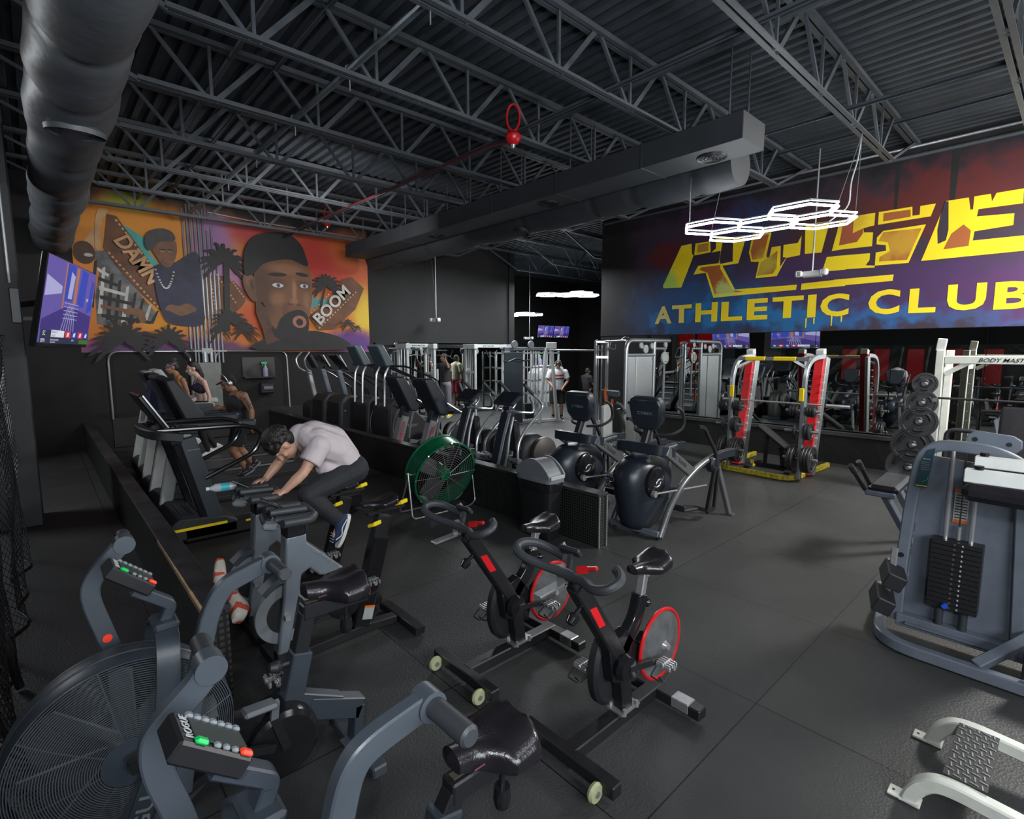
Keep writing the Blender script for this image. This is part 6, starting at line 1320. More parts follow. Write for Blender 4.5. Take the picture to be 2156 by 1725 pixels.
MB().box((-.125, 1.385, .45), (.085, .03, .38), bev=.008).build('wall_plate', 'slatelt', r_)
MB().box((.26, .80, .45), (.05, .3, .3), (0, .2, -.28), bev=.006).build('rear_bracket', 'blackmatt', r_)
tv((.12, 8.95, 2.03), (.32, 10.4, 2.03), (.29, 8.95, 2.89), 'second wall television behind the first, seen only in the right mirror')
tv((16.9, 16.9, 2.55), (17.95, 16.9, 2.55), (16.9, 16.8, 3.12), 'left half of the far pair of televisions under the distant hexagon light')
tv((17.98, 16.9, 2.55), (19.03, 16.9, 2.55), (17.98, 16.8, 3.12), 'right half of the far pair of televisions under the distant hexagon light')
MB().bar((-.2, 1.0, .4), (.05, .7, .4), .05, .06, side=(0, 0, 1)).build('mount_arm', 'blackmatt', bpy.data.objects['television.001'])
bnr = thing('hanging_banner', 'red cloth banners hanging in the left cage, seen in the right mirror', 'banner', (-1.5, 12.1, 1.0))
for k in range(2):
    ob = MB().add([(.05*math.sin(3*i+k), -.9+k*1.0+.09*i, z) for z in (0, 1.8) for i in range(10)], [(i, i+1, i+11, i+10) for i in range(9)]).build('cloth', 'red', bnr); md = ob.modifiers.new('t', 'SOLIDIFY'); md.thickness = .01
MB().cyl((0, -1.0, 1.82), (0, 1.1, 1.82), .02).cyl((0, .0, 1.82), (0, 0, 4.22), .01).build('rail', 'steel', bnr)
# ---------------------------------------------------------------- cage netting on the left
nt = MB(); rn = random.Random(2); Y0, Y1, Z1 = .7, 7.7, 2.15
def npt(y, z): return V((-.26 + .03*math.sin(y*5) + .04*math.sin(y*2.3+1) + .02*math.sin(z*4+y*3) + (.05*(1-z/Z1)**2)*math.sin(y*9), y, z))
st_ = .060; n = int((Y1-Y0+Z1)/st_)
for k in range(n):
    for sgn in (1, -1):
        c = Y0 - (Z1 if sgn > 0 else 0) + k*st_
        pts = []
        for j in range(0, 37):
            z = Z1*j/36; y = c + sgn*z
            if Y0 <= y <= Y1: pts.append(npt(y, z))
        if len(pts) > 1: nt.tube(pts, .0022, 3)
tag(nt.build('safety_net', 'black'), 'black diamond netting hanging along the far left edge', 'net')
tag(MB().tube([npt(y, Z1) for y in [Y0+(Y1-Y0)*k/60 for k in range(61)]], .006, 6).tube([npt(y, .01) for y in [Y0+(Y1-Y0)*k/60 for k in range(61)]], .008, 6).build('net_rope', 'black'), 'black rope edging of the netting at the far left', 'rope')
for k, y in enumerate((3.4, 4.1)): tag(MB().tube(spl([(-.30+.04*k, y, 2.1), (-.24, y+.05, 1.4), (-.32, y, .7), (-.22, y-.03, .02)], 6), [.03+.012*math.sin(j*1.7) for j in range(19)], 7).build('gathered_net', pattern_mat('gathered_net_cloth', 'cell', (.002, .002, .002), (.03, .03, .03), 60)), ['gathered fold of black netting at far left, nearer one', 'gathered fold of black netting at far left, farther one'][k], 'net')
# ---------------------------------------------------------------- people
def head_parts(mb, c, f, u, s=1.0):
    c, f, u = V(c), V(f).normalized(), V(u); u = (u - f*u.dot(f)).normalized(); l = u.cross(f)
    R = Matrix((f, l, u)).transposed()
    Q = lambda a, b, d: c + f*(a*s) + l*(b*s) + u*(d*s)
    mb.ell(Q(-.012, 0, .03), (.095*s, .075*s, .092*s), R); mb.ell(Q(.022, 0, -.045), (.066*s, .056*s, .07*s), R)
    mb.ell(Q(.058, 0, -.092), (.026*s, .026*s, .022*s), R)
    mb.cap(Q(.085, 0, .012), Q(.108, 0, -.026), .010*s, .014*s, 8); mb.ell(Q(.078, 0, .032), (.018*s, .052*s, .012*s), R)
    mb.ell(Q(.082, 0, -.058), (.012*s, .024*s, .008*s), R); mb.ell(Q(.081, 0, -.070), (.012*s, .022*s, .008*s), R)
    for q in (-1, 1):
        mb.ell(Q(-.005, q*.078, -.005), (.022*s, .010*s, .034*s), R); mb.ell(Q(.06, q*.042, -.025), (.022*s, .02*s, .022*s), R)
    return Q, R
def hand(mb, w, d, palm, curl, s=1.0, side=1):
    """wrist w, direction d of the fingers, palm normal; five fingers with knuckle bends, thumb from the side near the base"""
    w, d, p = V(w), V(d).normalized(), V(palm); p = (p - d*p.dot(d)).normalized(); l = d.cross(p)*side
    R = Matrix((d, l, p)).transposed()
    mb.ell(w + d*.045*s, (.052*s, .038*s, .016*s), R)
    for k, (o, L) in enumerate(((-.029, .060), (-.010, .072), (.010, .076), (.029, .068))):
        b = w + d*.080*s + l*o*s; a1 = curl*.8 + .06*k; a2 = curl*1.9 + .1
        m_ = b + (d*math.cos(a1) + p*math.sin(a1))*L*.5*s; e = m_ + (d*math.cos(a2) + p*math.sin(a2))*L*.5*s
        mb.cap(b - d*.02*s, b, .0105*s, .0095*s, 7); mb.cap(b, m_, .0095*s, .0088*s, 7); mb.cap(m_, e, .0088*s, .0075*s, 7)
    t0 = w + d*.025*s + l*.034*s; t1 = t0 + (d*.7 + l*.6 + p*.3*curl).normalized()*.034*s; t2 = t1 + (d*.85 + l*.1 + p*.7*curl).normalized()*.030*s
    mb.cap(t0, t1, .0125*s, .0105*s, 7); mb.cap(t1, t2, .0105*s, .0085*s, 7)
def figure(name, label, J, skin, vox=.011, s=.95, W=1.0, curl=.7):
    mb = MB(); g = lambda k: V(J[k])
    p, c, n, h = g('pelvis'), g('chest'), g('neck'), g('head')
    sp = (p + c)/2 + V(J.get('bow', (0, 0, 0))); ax = (c - p).normalized(); lat = (g('sL') - g('sR')).normalized(); fw = lat.cross(ax).normalized()
    R = Matrix((lat, fw, ax)).transposed()
    mb.ell(p, (.155*s*W, .11*s*W, .12*s), R); mb.ell(sp, (.130*s*W, .095*s*W, .16*s), R); mb.ell(c, (.158*s*W, .10*s*W, .155*s), R)
    mb.cap(p, sp, .10*s*W, .095*s*W); mb.cap(sp, c, .095*s*W, .11*s*W)
    for q in 'LR':
        mb.cap(c + (g('s'+q)-c)*.35 + ax*.02, g('s'+q), .075*s*W, .058*s*W)
        mb.cap(n - (n-c).normalized()*.02, g('s'+q).lerp(n, .35), .05*s, .045*s)
    mb.cap(c.lerp(n, .6), n, .065*s, .052*s); mb.cap(n, h - (h-n).normalized()*.02, .052*s, .050*s)
    head_parts(mb, h, J['f'], J['u'], s*1.02)
    for q in 'LR':
        S_, E_, W_ = g('s'+q), g('e'+q), g('w'+q)
        mb.cap(S_, S_.lerp(E_, .45), .054*s*W, .048*s*W); mb.cap(S_.lerp(E_, .45), E_, .048*s*W, .038*s*W); mb.cap(E_, E_.lerp(W_, .35), .039*s*W, .040*s*W); mb.cap(E_.lerp(W_, .35), W_, .040*s*W, .027*s*W)
        hd = V(J.get('h'+q, W_ - E_)); hand(mb, W_, hd, J.get('p'+q, (0, 0, -1)), curl, s*.98, 1 if q == 'R' else -1)
        H_, K_, A_, T_ = g('hip'+q), g('k'+q), g('a'+q), g('t'+q)
        mb.cap(H_, H_.lerp(K_, .5), .088*s*W, .072*s*W); mb.cap(H_.lerp(K_, .5), K_, .072*s*W, .054*s*W); mb.cap(K_, K_.lerp(A_, .35), .054*s*W, .056*s*W); mb.cap(K_.lerp(A_, .35), A_, .056*s*W, .036*s)
        hl = A_ + (A_ - T_).normalized()*.05*s + V((0, 0, -.03)) * s
        mb.cap(hl, A_.lerp(T_, .62), .034*s, .026*s)
    o = mb.build(name, skin); tag(o, label, 'person'); remesh(o, vox, 3); return o
def limb(name, pts, rr, m, parent, vox=.012, sm=4, extra=None):
    """cloth over a limb: flat-ended cones joined into one surface"""
    mb = MB()
    for i in range(len(pts)-1):
        mb.cyl(pts[i], pts[i+1], rr[i], rr[i+1], 14)
        if i: mb.ell(pts[i], (rr[i],)*3)
    if extra: extra(mb)
    o = mb.build(name, m, parent); remesh(o, vox, sm); return o
def shoe(J, q, m, parent, sole='white', s=.95):
    A_, T_ = V(J['a'+q]), V(J['t'+q]); d = (T_ - A_); up = V((0, 0, 1)); dn = (d - V((0, 0, 0))).normalized(); nrm = V(J.get('n'+q, (0, 0, 1)))
    nrm = (nrm - dn*nrm.dot(dn)).normalized(); lt = dn.cross(nrm); R = Matrix((dn, lt, nrm)).transposed()
    mid = A_.lerp(T_, .45) - nrm*.018*s
    o = MB().ell(mid - dn*.03, (.125*s, .046*s, .042*s), R).ell(mid - dn*.085*s + nrm*.025*s, (.055*s, .043*s, .06*s), R).build('shoe', m, parent); remesh(o, .008, 4)
    c = mid - nrm*.038*s - dn*.02
    out = [(math.cos(a)*.145*s*(1 if math.cos(a) > 0 else .92), math.sin(a)*.050*s*(1.0 if math.cos(a) > 0 else .85)) for a in [2*math.pi*k/24 for k in range(24)]]
    MB().add([c + R @ V((x, y, z)) for z in (-.012, .014) for x, y in out], [tuple(range(24))[::-1], tuple(range(24, 48))] + [(k, (k+1) % 24, 24+(k+1) % 24, 24+k) for k in range(24)]).build('shoe_sole', sole, o)
    return o, R, mid
def hair_cap(J, m, parent, s=.97, back=0.0, extra=None, curly=0, low=.0):
    c, f, u = V(J['head']), V(J['f']).normalized(), V(J['u']); u = (u - f*u.dot(f)).normalized(); l = u.cross(f); R = Matrix((f, l, u)).transposed()
    mb = MB(); Q = lambda a, b, d: c + f*(a*s) + l*(b*s) + u*(d*s)
    mb.ell(Q(-.028, 0, .052), (.093*s, .084*s, .086*s), R); mb.ell(Q(-.058, 0, .0-low), (.062*s, .076*s, .085*s), R)
    rr_ = random.Random(3)
    for k in range(curly):
        a = rr_.uniform(0, 6.28); t = rr_.uniform(0, 1.75); mb.ell(Q(-.03 + .10*math.sin(t)*math.cos(a), .09*math.sin(t)*math.sin(a), .045 + .095*math.cos(t)), (.022*s,)*3, seg=8, rings=6)
    if extra: extra(mb, Q)
    o = mb.build('hair', m, parent); remesh(o, .009 if not curly else .007, 2); return o, Q, R
def eyes(Q, R, parent):
    mb = MB()
    for q in (-1, 1): mb.ell(Q(.079, q*.031, .010), (.008, .013, .006), R, 8, 6)
    mb.build('eyes', 'blackgloss', parent)
    b = MB()
    for q in (-1, 1): b.cap(Q(.086, q*.018, .034), Q(.078, q*.050, .036), .005, .004, 6)
    b.build('eyebrows', 'hair', parent)
# --- man bent over the grey indoor cycle
J = dict(pelvis=(1.735, 3.87, 1.095), chest=(1.515, 3.87, 1.325), bow=(.0, 0, .055), neck=(1.375, 3.87, 1.375), head=(1.272, 3.87, 1.315), f=(-.30, 0, -.95), u=(-.95, 0, .30),
    sL=(1.46, 3.69, 1.30), eL=(1.335, 3.665, 1.135), wL=(1.215, 3.70, 1.022), hL=(-.95, .05, -.28), pL=(.1, .3, -1), sR=(1.46, 4.05, 1.30), eR=(1.31, 4.08, 1.15), wR=(1.20, 4.05, 1.045), hR=(-.95, -.1, -.12), pR=(0, -.2, -1),
    hipL=(1.72, 3.77, 1.06), kL=(1.385, 3.735, .955), aL=(1.615, 3.725, .70), tL=(1.545, 3.72, .545), nL=(-.75, 0, .5), hipR=(1.72, 3.97, 1.04), kR=(1.40, 3.985, .74), aR=(1.40, 4.0, .36), tR=(1.255, 4.0, .30))
m1 = figure('person', 'man in pale mauve tee bent over the grey cycle handlebar with head down', J, 'skinA', .008, .95, 1.02, .75)
g = lambda k: V(J[k])
sh = MB()
sh.cap((1.715, 3.87, 1.155), (1.63, 3.87, 1.28), .14, .145).cap((1.63, 3.87, 1.28), (1.50, 3.87, 1.335), .145, .14).cap((1.50, 3.87, 1.325), (1.40, 3.87, 1.372), .125, .088).cap((1.43, 3.82, 1.37), (1.43, 3.92, 1.37), .082, .082)
for q, y in (('L', -1), ('R', 1)):
    sh.cap((1.63, 3.87+y*.075, 1.25), (1.49, 3.87+y*.10, 1.315), .122, .118); sh.cap((1.73, 3.87+y*.075, 1.14), (1.63, 3.87+y*.075, 1.25), .105, .11)
    S_, E_ = g('s'+q), g('e'+q); sh.cap((1.50, 3.87+y*.09, 1.32), S_, .10, .088).cap((1.42, 3.87+y*.06, 1.365), S_, .075, .08); sh.cyl(S_ + V((.01, 0, .01)), S_.lerp(E_, .62), .079, .083, 16)
    sh.cap((1.56, 3.87+y*.06, 1.13), (1.70, 3.87+y*.08, 1.07), .085, .07)
o = sh.build('tee_shirt', 'tee', m1, ang=60); remesh(o, .010, 4)
tr = MB()
tr.cap((1.765, 3.87, 1.10), (1.69, 3.87, 1.08), .125, .11)
for q, y in (('L', -1), ('R', 1)):
    H_, K_, A_ = g('hip'+q), g('k'+q), g('a'+q); tr.cap(H_ + V((.05, 0, .02)), H_.lerp(K_, .5), .112, .092); tr.cap(H_.lerp(K_, .5), K_, .092, .074); tr.cap(K_, K_.lerp(A_, .4), .072, .068); tr.cyl(K_.lerp(A_, .4), K_.lerp(A_, .93), .068, .058, 14)
o = tr.build('trousers', 'denim', m1, ang=60); remesh(o, .010, 3)
hr, Q, R_ = hair_cap(J, 'hair', m1, .97, curly=170)
for q in 'LR':
    so, Rm, mid = shoe(J, q, 'shoeblue', m1)
    if q == 'L':
        pts = [mid + Rm @ V(p) for p in ((-.10, .046, -.012), (-.03, .050, .002), (.0, .05, .024), (-.02, .046, .034))]
        MB().tube(spl([mid + Rm @ V(p) for p in ((-.11, -.044, -.008), (-.04, -.049, .006), (.01, -.049, -.008), (.055, -.043, .020))], 5), .0045, 6).build('shoe_stripe', 'white', so)
        mb = MB()
        for k in range(4): mb.cap(mid + Rm @ V((.02+.02*k, -.028, .040-.004*k)), mid + Rm @ V((.02+.02*k, .028, .040-.004*k)), .0035, .0035, 5)
        mb.build('shoe_laces', 'white', so)
MB().cap(Q(.0, -.088, -.012), Q(.014, -.09, -.035), .008, .006, 8).build('earbud', 'white', m1)
rf = mat('reflective_trim', (.75, .68, .66), .3)
MB().tube(spl([(1.635, 3.735, 1.165), (1.650, 3.71, 1.205), (1.675, 3.71, 1.205), (1.70, 3.705, 1.16), (1.695, 3.70, 1.12), (1.655, 3.70, 1.10), (1.63, 3.705, 1.09)], 4), .0035, 6).build('reflective_cord', rf, m1)
# --- man in black tank top
J = dict(pelvis=(2.10, 8.2, .93), chest=(2.10, 8.2, 1.24), neck=(2.06, 8.2, 1.42), head=(1.99, 8.2, 1.535), f=(-.86, 0, -.5), u=(-.5, 0, .86),
    sL=(2.14, 8.02, 1.35), eL=(2.22, 7.98, 1.12), wL=(2.20, 7.97, .92), sR=(2.10, 8.38, 1.34), eR=(2.08, 8.42, 1.12), wR=(1.92, 8.36, 1.17), hR=(-1, -.1, .0), pR=(0, -1, 0),
    hipL=(2.09, 8.11, .88), kL=(1.98, 8.09, .565), aL=(2.14, 8.09, .27), tL=(2.02, 8.09, .215), hipR=(2.11, 8.29, .88), kR=(2.12, 8.31, .55), aR=(2.29, 8.31, .30), tR=(2.19, 8.31, .225))
m2 = figure('person', 'man in black tank top with silver headphones walking on a treadmill', J, 'skinB', .011, .95, 1.12)
g = lambda k: V(J[k])
tk = MB().cap((2.10, 8.2, .98), (2.10, 8.2, 1.24), .135, .15).cap((2.10, 8.13, 1.24), (2.10, 8.27, 1.24), .125, .125).cap((2.11, 8.10, 1.30), (2.11, 8.11, 1.40), .05, .035).cap((2.11, 8.30, 1.30), (2.11, 8.29, 1.40), .05, .035)
o = tk.build('tank_top', 'blackcloth', m2); remesh(o, .012, 4)
limb('shorts', [(2.10, 8.2, 1.0), (2.10, 8.2, .90)], [.145, .15], 'blackcloth', m2, .012, 4, lambda mb: [mb.cyl(g('hip'+q) + V((0, 0, .05)), g('hip'+q).lerp(g('k'+q), .78), .11, .10) for q in 'LR'])
hr, Q, R_ = hair_cap(J, 'blackcloth', m2, .99); hr.name = 'cap'
MB().ell(Q(.09, 0, .055), (.06, .07, .008), R_).build('cap_brim', 'blackcloth', hr); eyes(Q, R_, m2)
hp = MB().tube(spl([Q(.0, -.092, .0), Q(.005, -.085, .08), Q(.005, -.045, .135), Q(.005, .045, .135), Q(.005, .085, .08), Q(0, .092, .0)], 5), .008, 8)
for q in (-1, 1): hp.ell(Q(0, q*.098, -.005), (.034, .018, .044), R_)
hp.build('headphones', 'silver', m2)
for q in 'LR': shoe(J, q, 'black', m2, 'grey'); limb('sock', [g('a'+q) + V((0, 0, .09)), g('a'+q)], [.046, .044], 'blackcloth', m2, .01)
MB().tube(spl([g('sL') + V((.0, -.052, -.02)), g('sL').lerp(g('eL'), .3) + V((0, -.055, 0)), g('sL').lerp(g('eL'), .8) + V((0, -.042, 0))], 4), .02, 6).build('arm_tattoo', mat('tattooed_skin', (.09, .06, .05), .55, 0, .7, 30), m2)
# --- two women
def woman(X, Y, lab, top, skin, hairm, strap=True, band=False):
    dx = X - 2.0
    J = dict(pelvis=(2.02+dx, Y, 1.06), chest=(2.0+dx, Y, 1.38), neck=(1.97+dx, Y, 1.56), head=(1.905+dx, Y, 1.69), f=(-.97, 0, -.22), u=(-.22, 0, .97),
        sL=(2.03+dx, Y-.155, 1.47), eL=(2.09+dx, Y-.18, 1.24), wL=(2.07+dx, Y-.19, 1.04), sR=(2.0+dx, Y+.155, 1.47), eR=(1.98+dx, Y+.19, 1.25), wR=(1.84+dx, Y+.17, 1.17), hR=(-1, 0, .1),
        hipL=(2.02+dx, Y-.08, 1.0), kL=(1.96+dx, Y-.08, .62), aL=(2.05+dx, Y-.08, .28), tL=(1.93+dx, Y-.08, .225), hipR=(2.03+dx, Y+.08, 1.0), kR=(2.03+dx, Y+.08, .62), aR=(2.2+dx, Y+.08, .32), tR=(2.10+dx, Y+.08, .23))
    w_ = figure('person', lab, J, skin, .012, .92, .86); g = lambda k: V(J[k])
    mb = MB().cap((2.0+dx, Y-.06, 1.37), (2.0+dx, Y+.06, 1.37), .102, .102).ell((1.92+dx, Y-.06, 1.37), (.05, .05, .05)).ell((1.92+dx, Y+.06, 1.37), (.05, .05, .05))
    if not strap: mb.cap((2.0+dx, Y, 1.18), (2.0+dx, Y, 1.38), .115, .125).cap((2.01+dx, Y-.1, 1.42), (2.0+dx, Y-.09, 1.5), .055, .05).cap((2.01+dx, Y+.1, 1.42), (2.0+dx, Y+.09, 1.5), .055, .05)
    o = mb.build('sports_top', top, w_); remesh(o, .011, 4)
    for y in (-.075, .075): MB().tube(spl([(1.91+dx, Y+y, 1.42), (1.95+dx, Y+y*1.1, 1.50), (2.0+dx, Y+y*1.1, 1.53), (2.08+dx, Y+y*.8, 1.45)], 4), .006, 5).build('strap', top, o)
    limb('leggings', [(2.02+dx, Y, 1.15), (2.02+dx, Y, 1.02)], [.115, .14], 'blackcloth', w_, .012, 4, lambda mb: [mb.cap(g('hip'+q), g('k'+q), .092, .06).cyl(g('k'+q), g('a'+q), .06, .042) for q in 'LR'])
    def pony(mb, Q):
        if band: mb.ell(Q(-.07, 0, .14), (.05,)*3)
        else: mb.cap(Q(-.07, 0, .02), Q(-.10, -.02, -.14), .06, .05).cap(Q(-.10, -.02, -.14), Q(-.10, -.03, -.26), .05, .02)
    hr, Q, R_ = hair_cap(J, hairm, w_, .95, extra=pony); eyes(Q, R_, w_)
    if band: MB().ring(Q(-.0, 0, .055), (V(J['u']) + V(J['f'])*.25), .088, .014, 26, 6).build('headband', mat('lilac_headband', (.10, .09, .16), .8), hr)
    else: MB().cap(Q(.0, -.088, -.012), Q(.012, -.09, -.03), .008, .006, 8).build('earbud', 'white', w_)
    for q in 'LR': shoe(J, q, 'white', w_, 'white')
woman(2.0, 10.0, 'woman with long brown hair in dark strappy sports bra on a treadmill', mat('plum_cloth', (.02, .012, .035), .8), 'skinD', 'hairbrown')
woman(1.86, 10.9, 'woman with lilac headband and amber top on the farthest treadmill', 'amber', 'skinB', 'hairbrown', False, True)
# --- man at the pull-down bar
bx, by = 8.88, 12.72
J = dict(pelvis=(bx+.04, by, 1.02), chest=(bx+.02, by, 1.42), neck=(bx, by, 1.62), head=(bx-.03, by, 1.77), f=(-.98, -.1, .1), u=(.1, 0, .98), sL=(bx, by-.2, 1.54), eL=(bx-.10, by-.34, 1.50), wL=(bx-.16, by-.28, 1.74), hL=(-.2, .1, 1), pL=(-1, 0, 0),
    sR=(bx+.02, by+.19, 1.54), eR=(bx-.30, by+.22, 1.48), wR=(bx-.42, by+.18, 1.72), hR=(-.2, 0, 1), pR=(-1, 0, 0), hipL=(bx+.04, by-.1, .96), kL=(bx+.06, by-.1, .52), aL=(bx+.10, by-.1, .10), tL=(bx-.04, by-.12, .045), hipR=(bx+.04, by+.1, .96), kR=(bx+.02, by+.1, .52), aR=(bx+.04, by+.1, .10), tR=(bx-.1, by+.1, .045))
m4 = figure('person', 'man in black tee and grey joggers pulling a bar before the back mirror', J, 'skinC', .013, 1.02); g = lambda k: V(J[k])
limb('tee_shirt', [(bx+.04, by, 1.06), (bx+.02, by, 1.3), (bx+.02, by, 1.5), (bx, by, 1.6)], [.155, .165, .165, .07], 'blackcloth', m4, .014, 4, lambda mb: [mb.cyl(g('s'+q), g('s'+q).lerp(g('e'+q), .6), .08, .075).cap(V((bx, by, 1.5)), g('s'+q), .1, .08) for q in 'LR'])
limb('joggers', [(bx+.04, by, 1.12), (bx+.04, by, .98)], [.15, .16], 'greycloth', m4, .014, 4, lambda mb: [mb.cap(g('hip'+q), g('k'+q), .112, .09).cyl(g('k'+q), g('a'+q) + V((0, 0, .02)), .09, .065) for q in 'LR'])
hr, Q, R_ = hair_cap(J, 'hair', m4, 1.02); eyes(Q, R_, m4)
for q in 'LR': shoe(J, q, 'yellow', m4, 'white')
# --- man in cream top (seen in the back mirror)
bx, by = 10.78, 11.75
J = dict(pelvis=(bx, by, .98), chest=(bx, by, 1.36), neck=(bx, by, 1.56), head=(bx+.02, by, 1.70), f=(.98, .1, 0), u=(0, 0, 1), sL=(bx, by+.2, 1.48), eL=(bx+.02, by+.25, 1.22), wL=(bx+.12, by+.22, 1.02), sR=(bx, by-.2, 1.48), eR=(bx+.02, by-.25, 1.22), wR=(bx+.14, by-.22, 1.02),
    hipL=(bx, by+.1, .92), kL=(bx, by+.1, .5), aL=(bx, by+.1, .1), tL=(bx+.14, by+.1, .045), hipR=(bx, by-.1, .92), kR=(bx, by-.1, .5), aR=(bx, by-.1, .1), tR=(bx+.14, by-.1, .045))
m5 = figure('person', 'man in cream top and maroon shorts, seen standing in the back mirror', J, 'skinB', .014, .98); g = lambda k: V(J[k])
limb('top', [(bx, by, .98), (bx, by, 1.3), (bx, by, 1.46), (bx, by, 1.55)], [.17, .165, .16, .07], 'creamcloth', m5, .014, 4, lambda mb: [mb.cyl(g('s'+q), g('s'+q).lerp(g('e'+q), .9), .08, .075).cap(V((bx, by, 1.45)), g('s'+q), .1, .08) for q in 'LR'])
limb('shorts', [(bx, by, 1.02), (bx, by, .92)], [.16, .17], 'maroon', m5, .014, 4, lambda mb: [mb.cyl(g('hip'+q), g('hip'+q).lerp(g('k'+q), .95), .12, .105) for q in 'LR'])
hr, Q, R_ = hair_cap(J, 'hair', m5, 1.0); eyes(Q, R_, m5)
for q in 'LR': shoe(J, q, 'black', m5, 'white')
# --- man in striped tee
bx, by = 10.95, 10.1; fx_, fy_ = -.62, -.78; lx, ly = fy_, -fx_     # facing, and his left
P3 = lambda a, b, z: (bx + fx_*a - lx*b*-1, by + fy_*a - ly*b*-1, z)
J = dict(pelvis=P3(0, 0, .90), chest=P3(.0, 0, 1.27), neck=P3(.03, 0, 1.45), head=P3(.085, 0, 1.565), f=(fx_*.75, fy_*.75, -.66), u=(fx_*.66, fy_*.66, .75), sL=P3(0, -.215, 1.38), eL=P3(.0, -.30, 1.13), wL=P3(.15, -.14, .95), hL=(fx_*.3-lx*-.5, fy_*.3-ly*-.5, -.6), sR=P3(0, .215, 1.38), eR=P3(.0, .29, 1.13), wR=P3(.14, .14, .94), hR=(fx_*.3-lx*.5, fy_*.3-ly*.5, -.6),
    hipL=P3(0, -.1, .84), kL=P3(.03, -.11, .47), aL=P3(-.01, -.12, .10), tL=P3(.14, -.15, .045), hipR=P3(0, .1, .84), kR=P3(.03, .11, .47), aR=P3(-.01, .12, .10), tR=P3(.14, .15, .045))
m6 = figure('person', 'man in white tee with red and black chest stripes looking down', J, 'skinA', .013, .95, 1.1); g = lambda k: V(J[k])
sl = lambda q: [g('s'+q), g('s'+q).lerp(g('e'+q), .75)]
def stm(z0, z1):
    out = []
    return out
tsh = limb('tee_shirt', [P3(0, 0, .88), P3(0, 0, 1.2), P3(0, 0, 1.36), P3(.02, 0, 1.45)], [.175, .175, .165, .075], 'whitecloth', m6, .014, 4, lambda mb: [mb.cyl(*sl(q), .082, .085).cap(V(P3(0, 0, 1.34)), g('s'+q), .1, .082) for q in 'LR'])
for z, h, m in ((1.29, .045, 'red'), (1.20, .035, 'blackcloth')):
    MB().add([P3(.178*math.cos(a), .182*math.sin(a), z+dz) for dz in (-h/2, h/2) for a in [(-1.2+2.4*k/12) for k in range(13)]], [(k, k+1, 14+k, 13+k) for k in range(12)]).build('chest_stripe', m, tsh)
limb('shorts', [P3(0, 0, .92), P3(0, 0, .84)], [.165, .175], 'blackcloth', m6, .014, 4, lambda mb: [mb.cyl(g('hip'+q), g('hip'+q).lerp(g('k'+q), 1.0), .125, .115) for q in 'LR'])
hr, Q, R_ = hair_cap(J, 'hair', m6, .98, curly=40); eyes(Q, R_, m6)
hp = MB().tube(spl([Q(0, -.09, .0), Q(.005, -.08, .08), Q(.005, 0, .14), Q(.005, .08, .08), Q(0, .09, .0)], 5), .007, 6)
hp.ell(Q(0, .095, -.005), (.034, .018, .04), R_); hp.ell(Q(0, -.095, -.005), (.034, .018, .04), R_); hp.build('headphones', 'white', m6)
for q in 'LR': shoe(J, q, 'black', m6, 'white'); limb('sock', [g('a'+q) + V((0, 0, .09)), g('a'+q)], [.046, .044], 'blackcloth', m6, .012)
# --- seated man in the far hall
bx, by = 15.05, 12.4
J = dict(pelvis=(bx, by, .56), chest=(bx-.03, by, .90), neck=(bx, by, 1.08), head=(bx+.05, by, 1.21), f=(.95, -.3, -.05), u=(0, 0, 1), sL=(bx, by+.19, 1.0), eL=(bx+.06, by+.24, .76), wL=(bx+.26, by+.2, .64), sR=(bx-.03, by-.19, 1.0), eR=(bx+.03, by-.24, .76), wR=(bx+.25, by-.2, .62),
    hipL=(bx+.02, by+.1, .54), kL=(bx+.42, by+.14, .54), aL=(bx+.42, by+.14, .1), tL=(bx+.56, by+.14, .045), hipR=(bx+.02, by-.1, .54), kR=(bx+.42, by-.14, .54), aR=(bx+.42, by-.14, .1), tR=(bx+.56, by-.14, .045))
m7 = figure('person', 'young man in dark tee sitting in profile in the far hall', J, 'skinB', .014, .95); g = lambda k: V(J[k])
limb('tee_shirt', [(bx, by, .56), (bx-.02, by, .8), (bx-.02, by, .98), (bx, by, 1.07)], [.16, .165, .155, .07], 'blackcloth', m7, .014, 4, lambda mb: [mb.cyl(g('s'+q), g('s'+q).lerp(g('e'+q), .7), .08, .075).cap(V((bx-.02, by, .96)), g('s'+q), .1, .08) for q in 'LR'])
limb('shorts', [(bx-.08, by, .57), (bx+.08, by, .56)], [.15, .15], 'blackcloth', m7, .014, 4, lambda mb: [mb.cyl(g('hip'+q), g('k'+q), .11, .09) for q in 'LR'])
hr, Q, R_ = hair_cap(J, 'hair', m7, .98); eyes(Q, R_, m7)
for q in 'LR': shoe(J, q, 'black', m7, 'white')
fb2 = thing('flat_bench', 'low dark bench under the seated man in the far hall', 'bench', (bx, by, 0))
MB().box((0.05, 0, .40), (.9, .30, .08), bev=.02).build('pad', 'darkred', fb2); MB().bar((-.3, 0, 0), (-.3, 0, .37), .3, .06, side=(0, 1, 0)).build('leg', 'black', fb2); MB().bar((.4, 0, 0), (.4, 0, .37), .3, .06, side=(0, 1, 0)).build('leg', 'black', fb2)
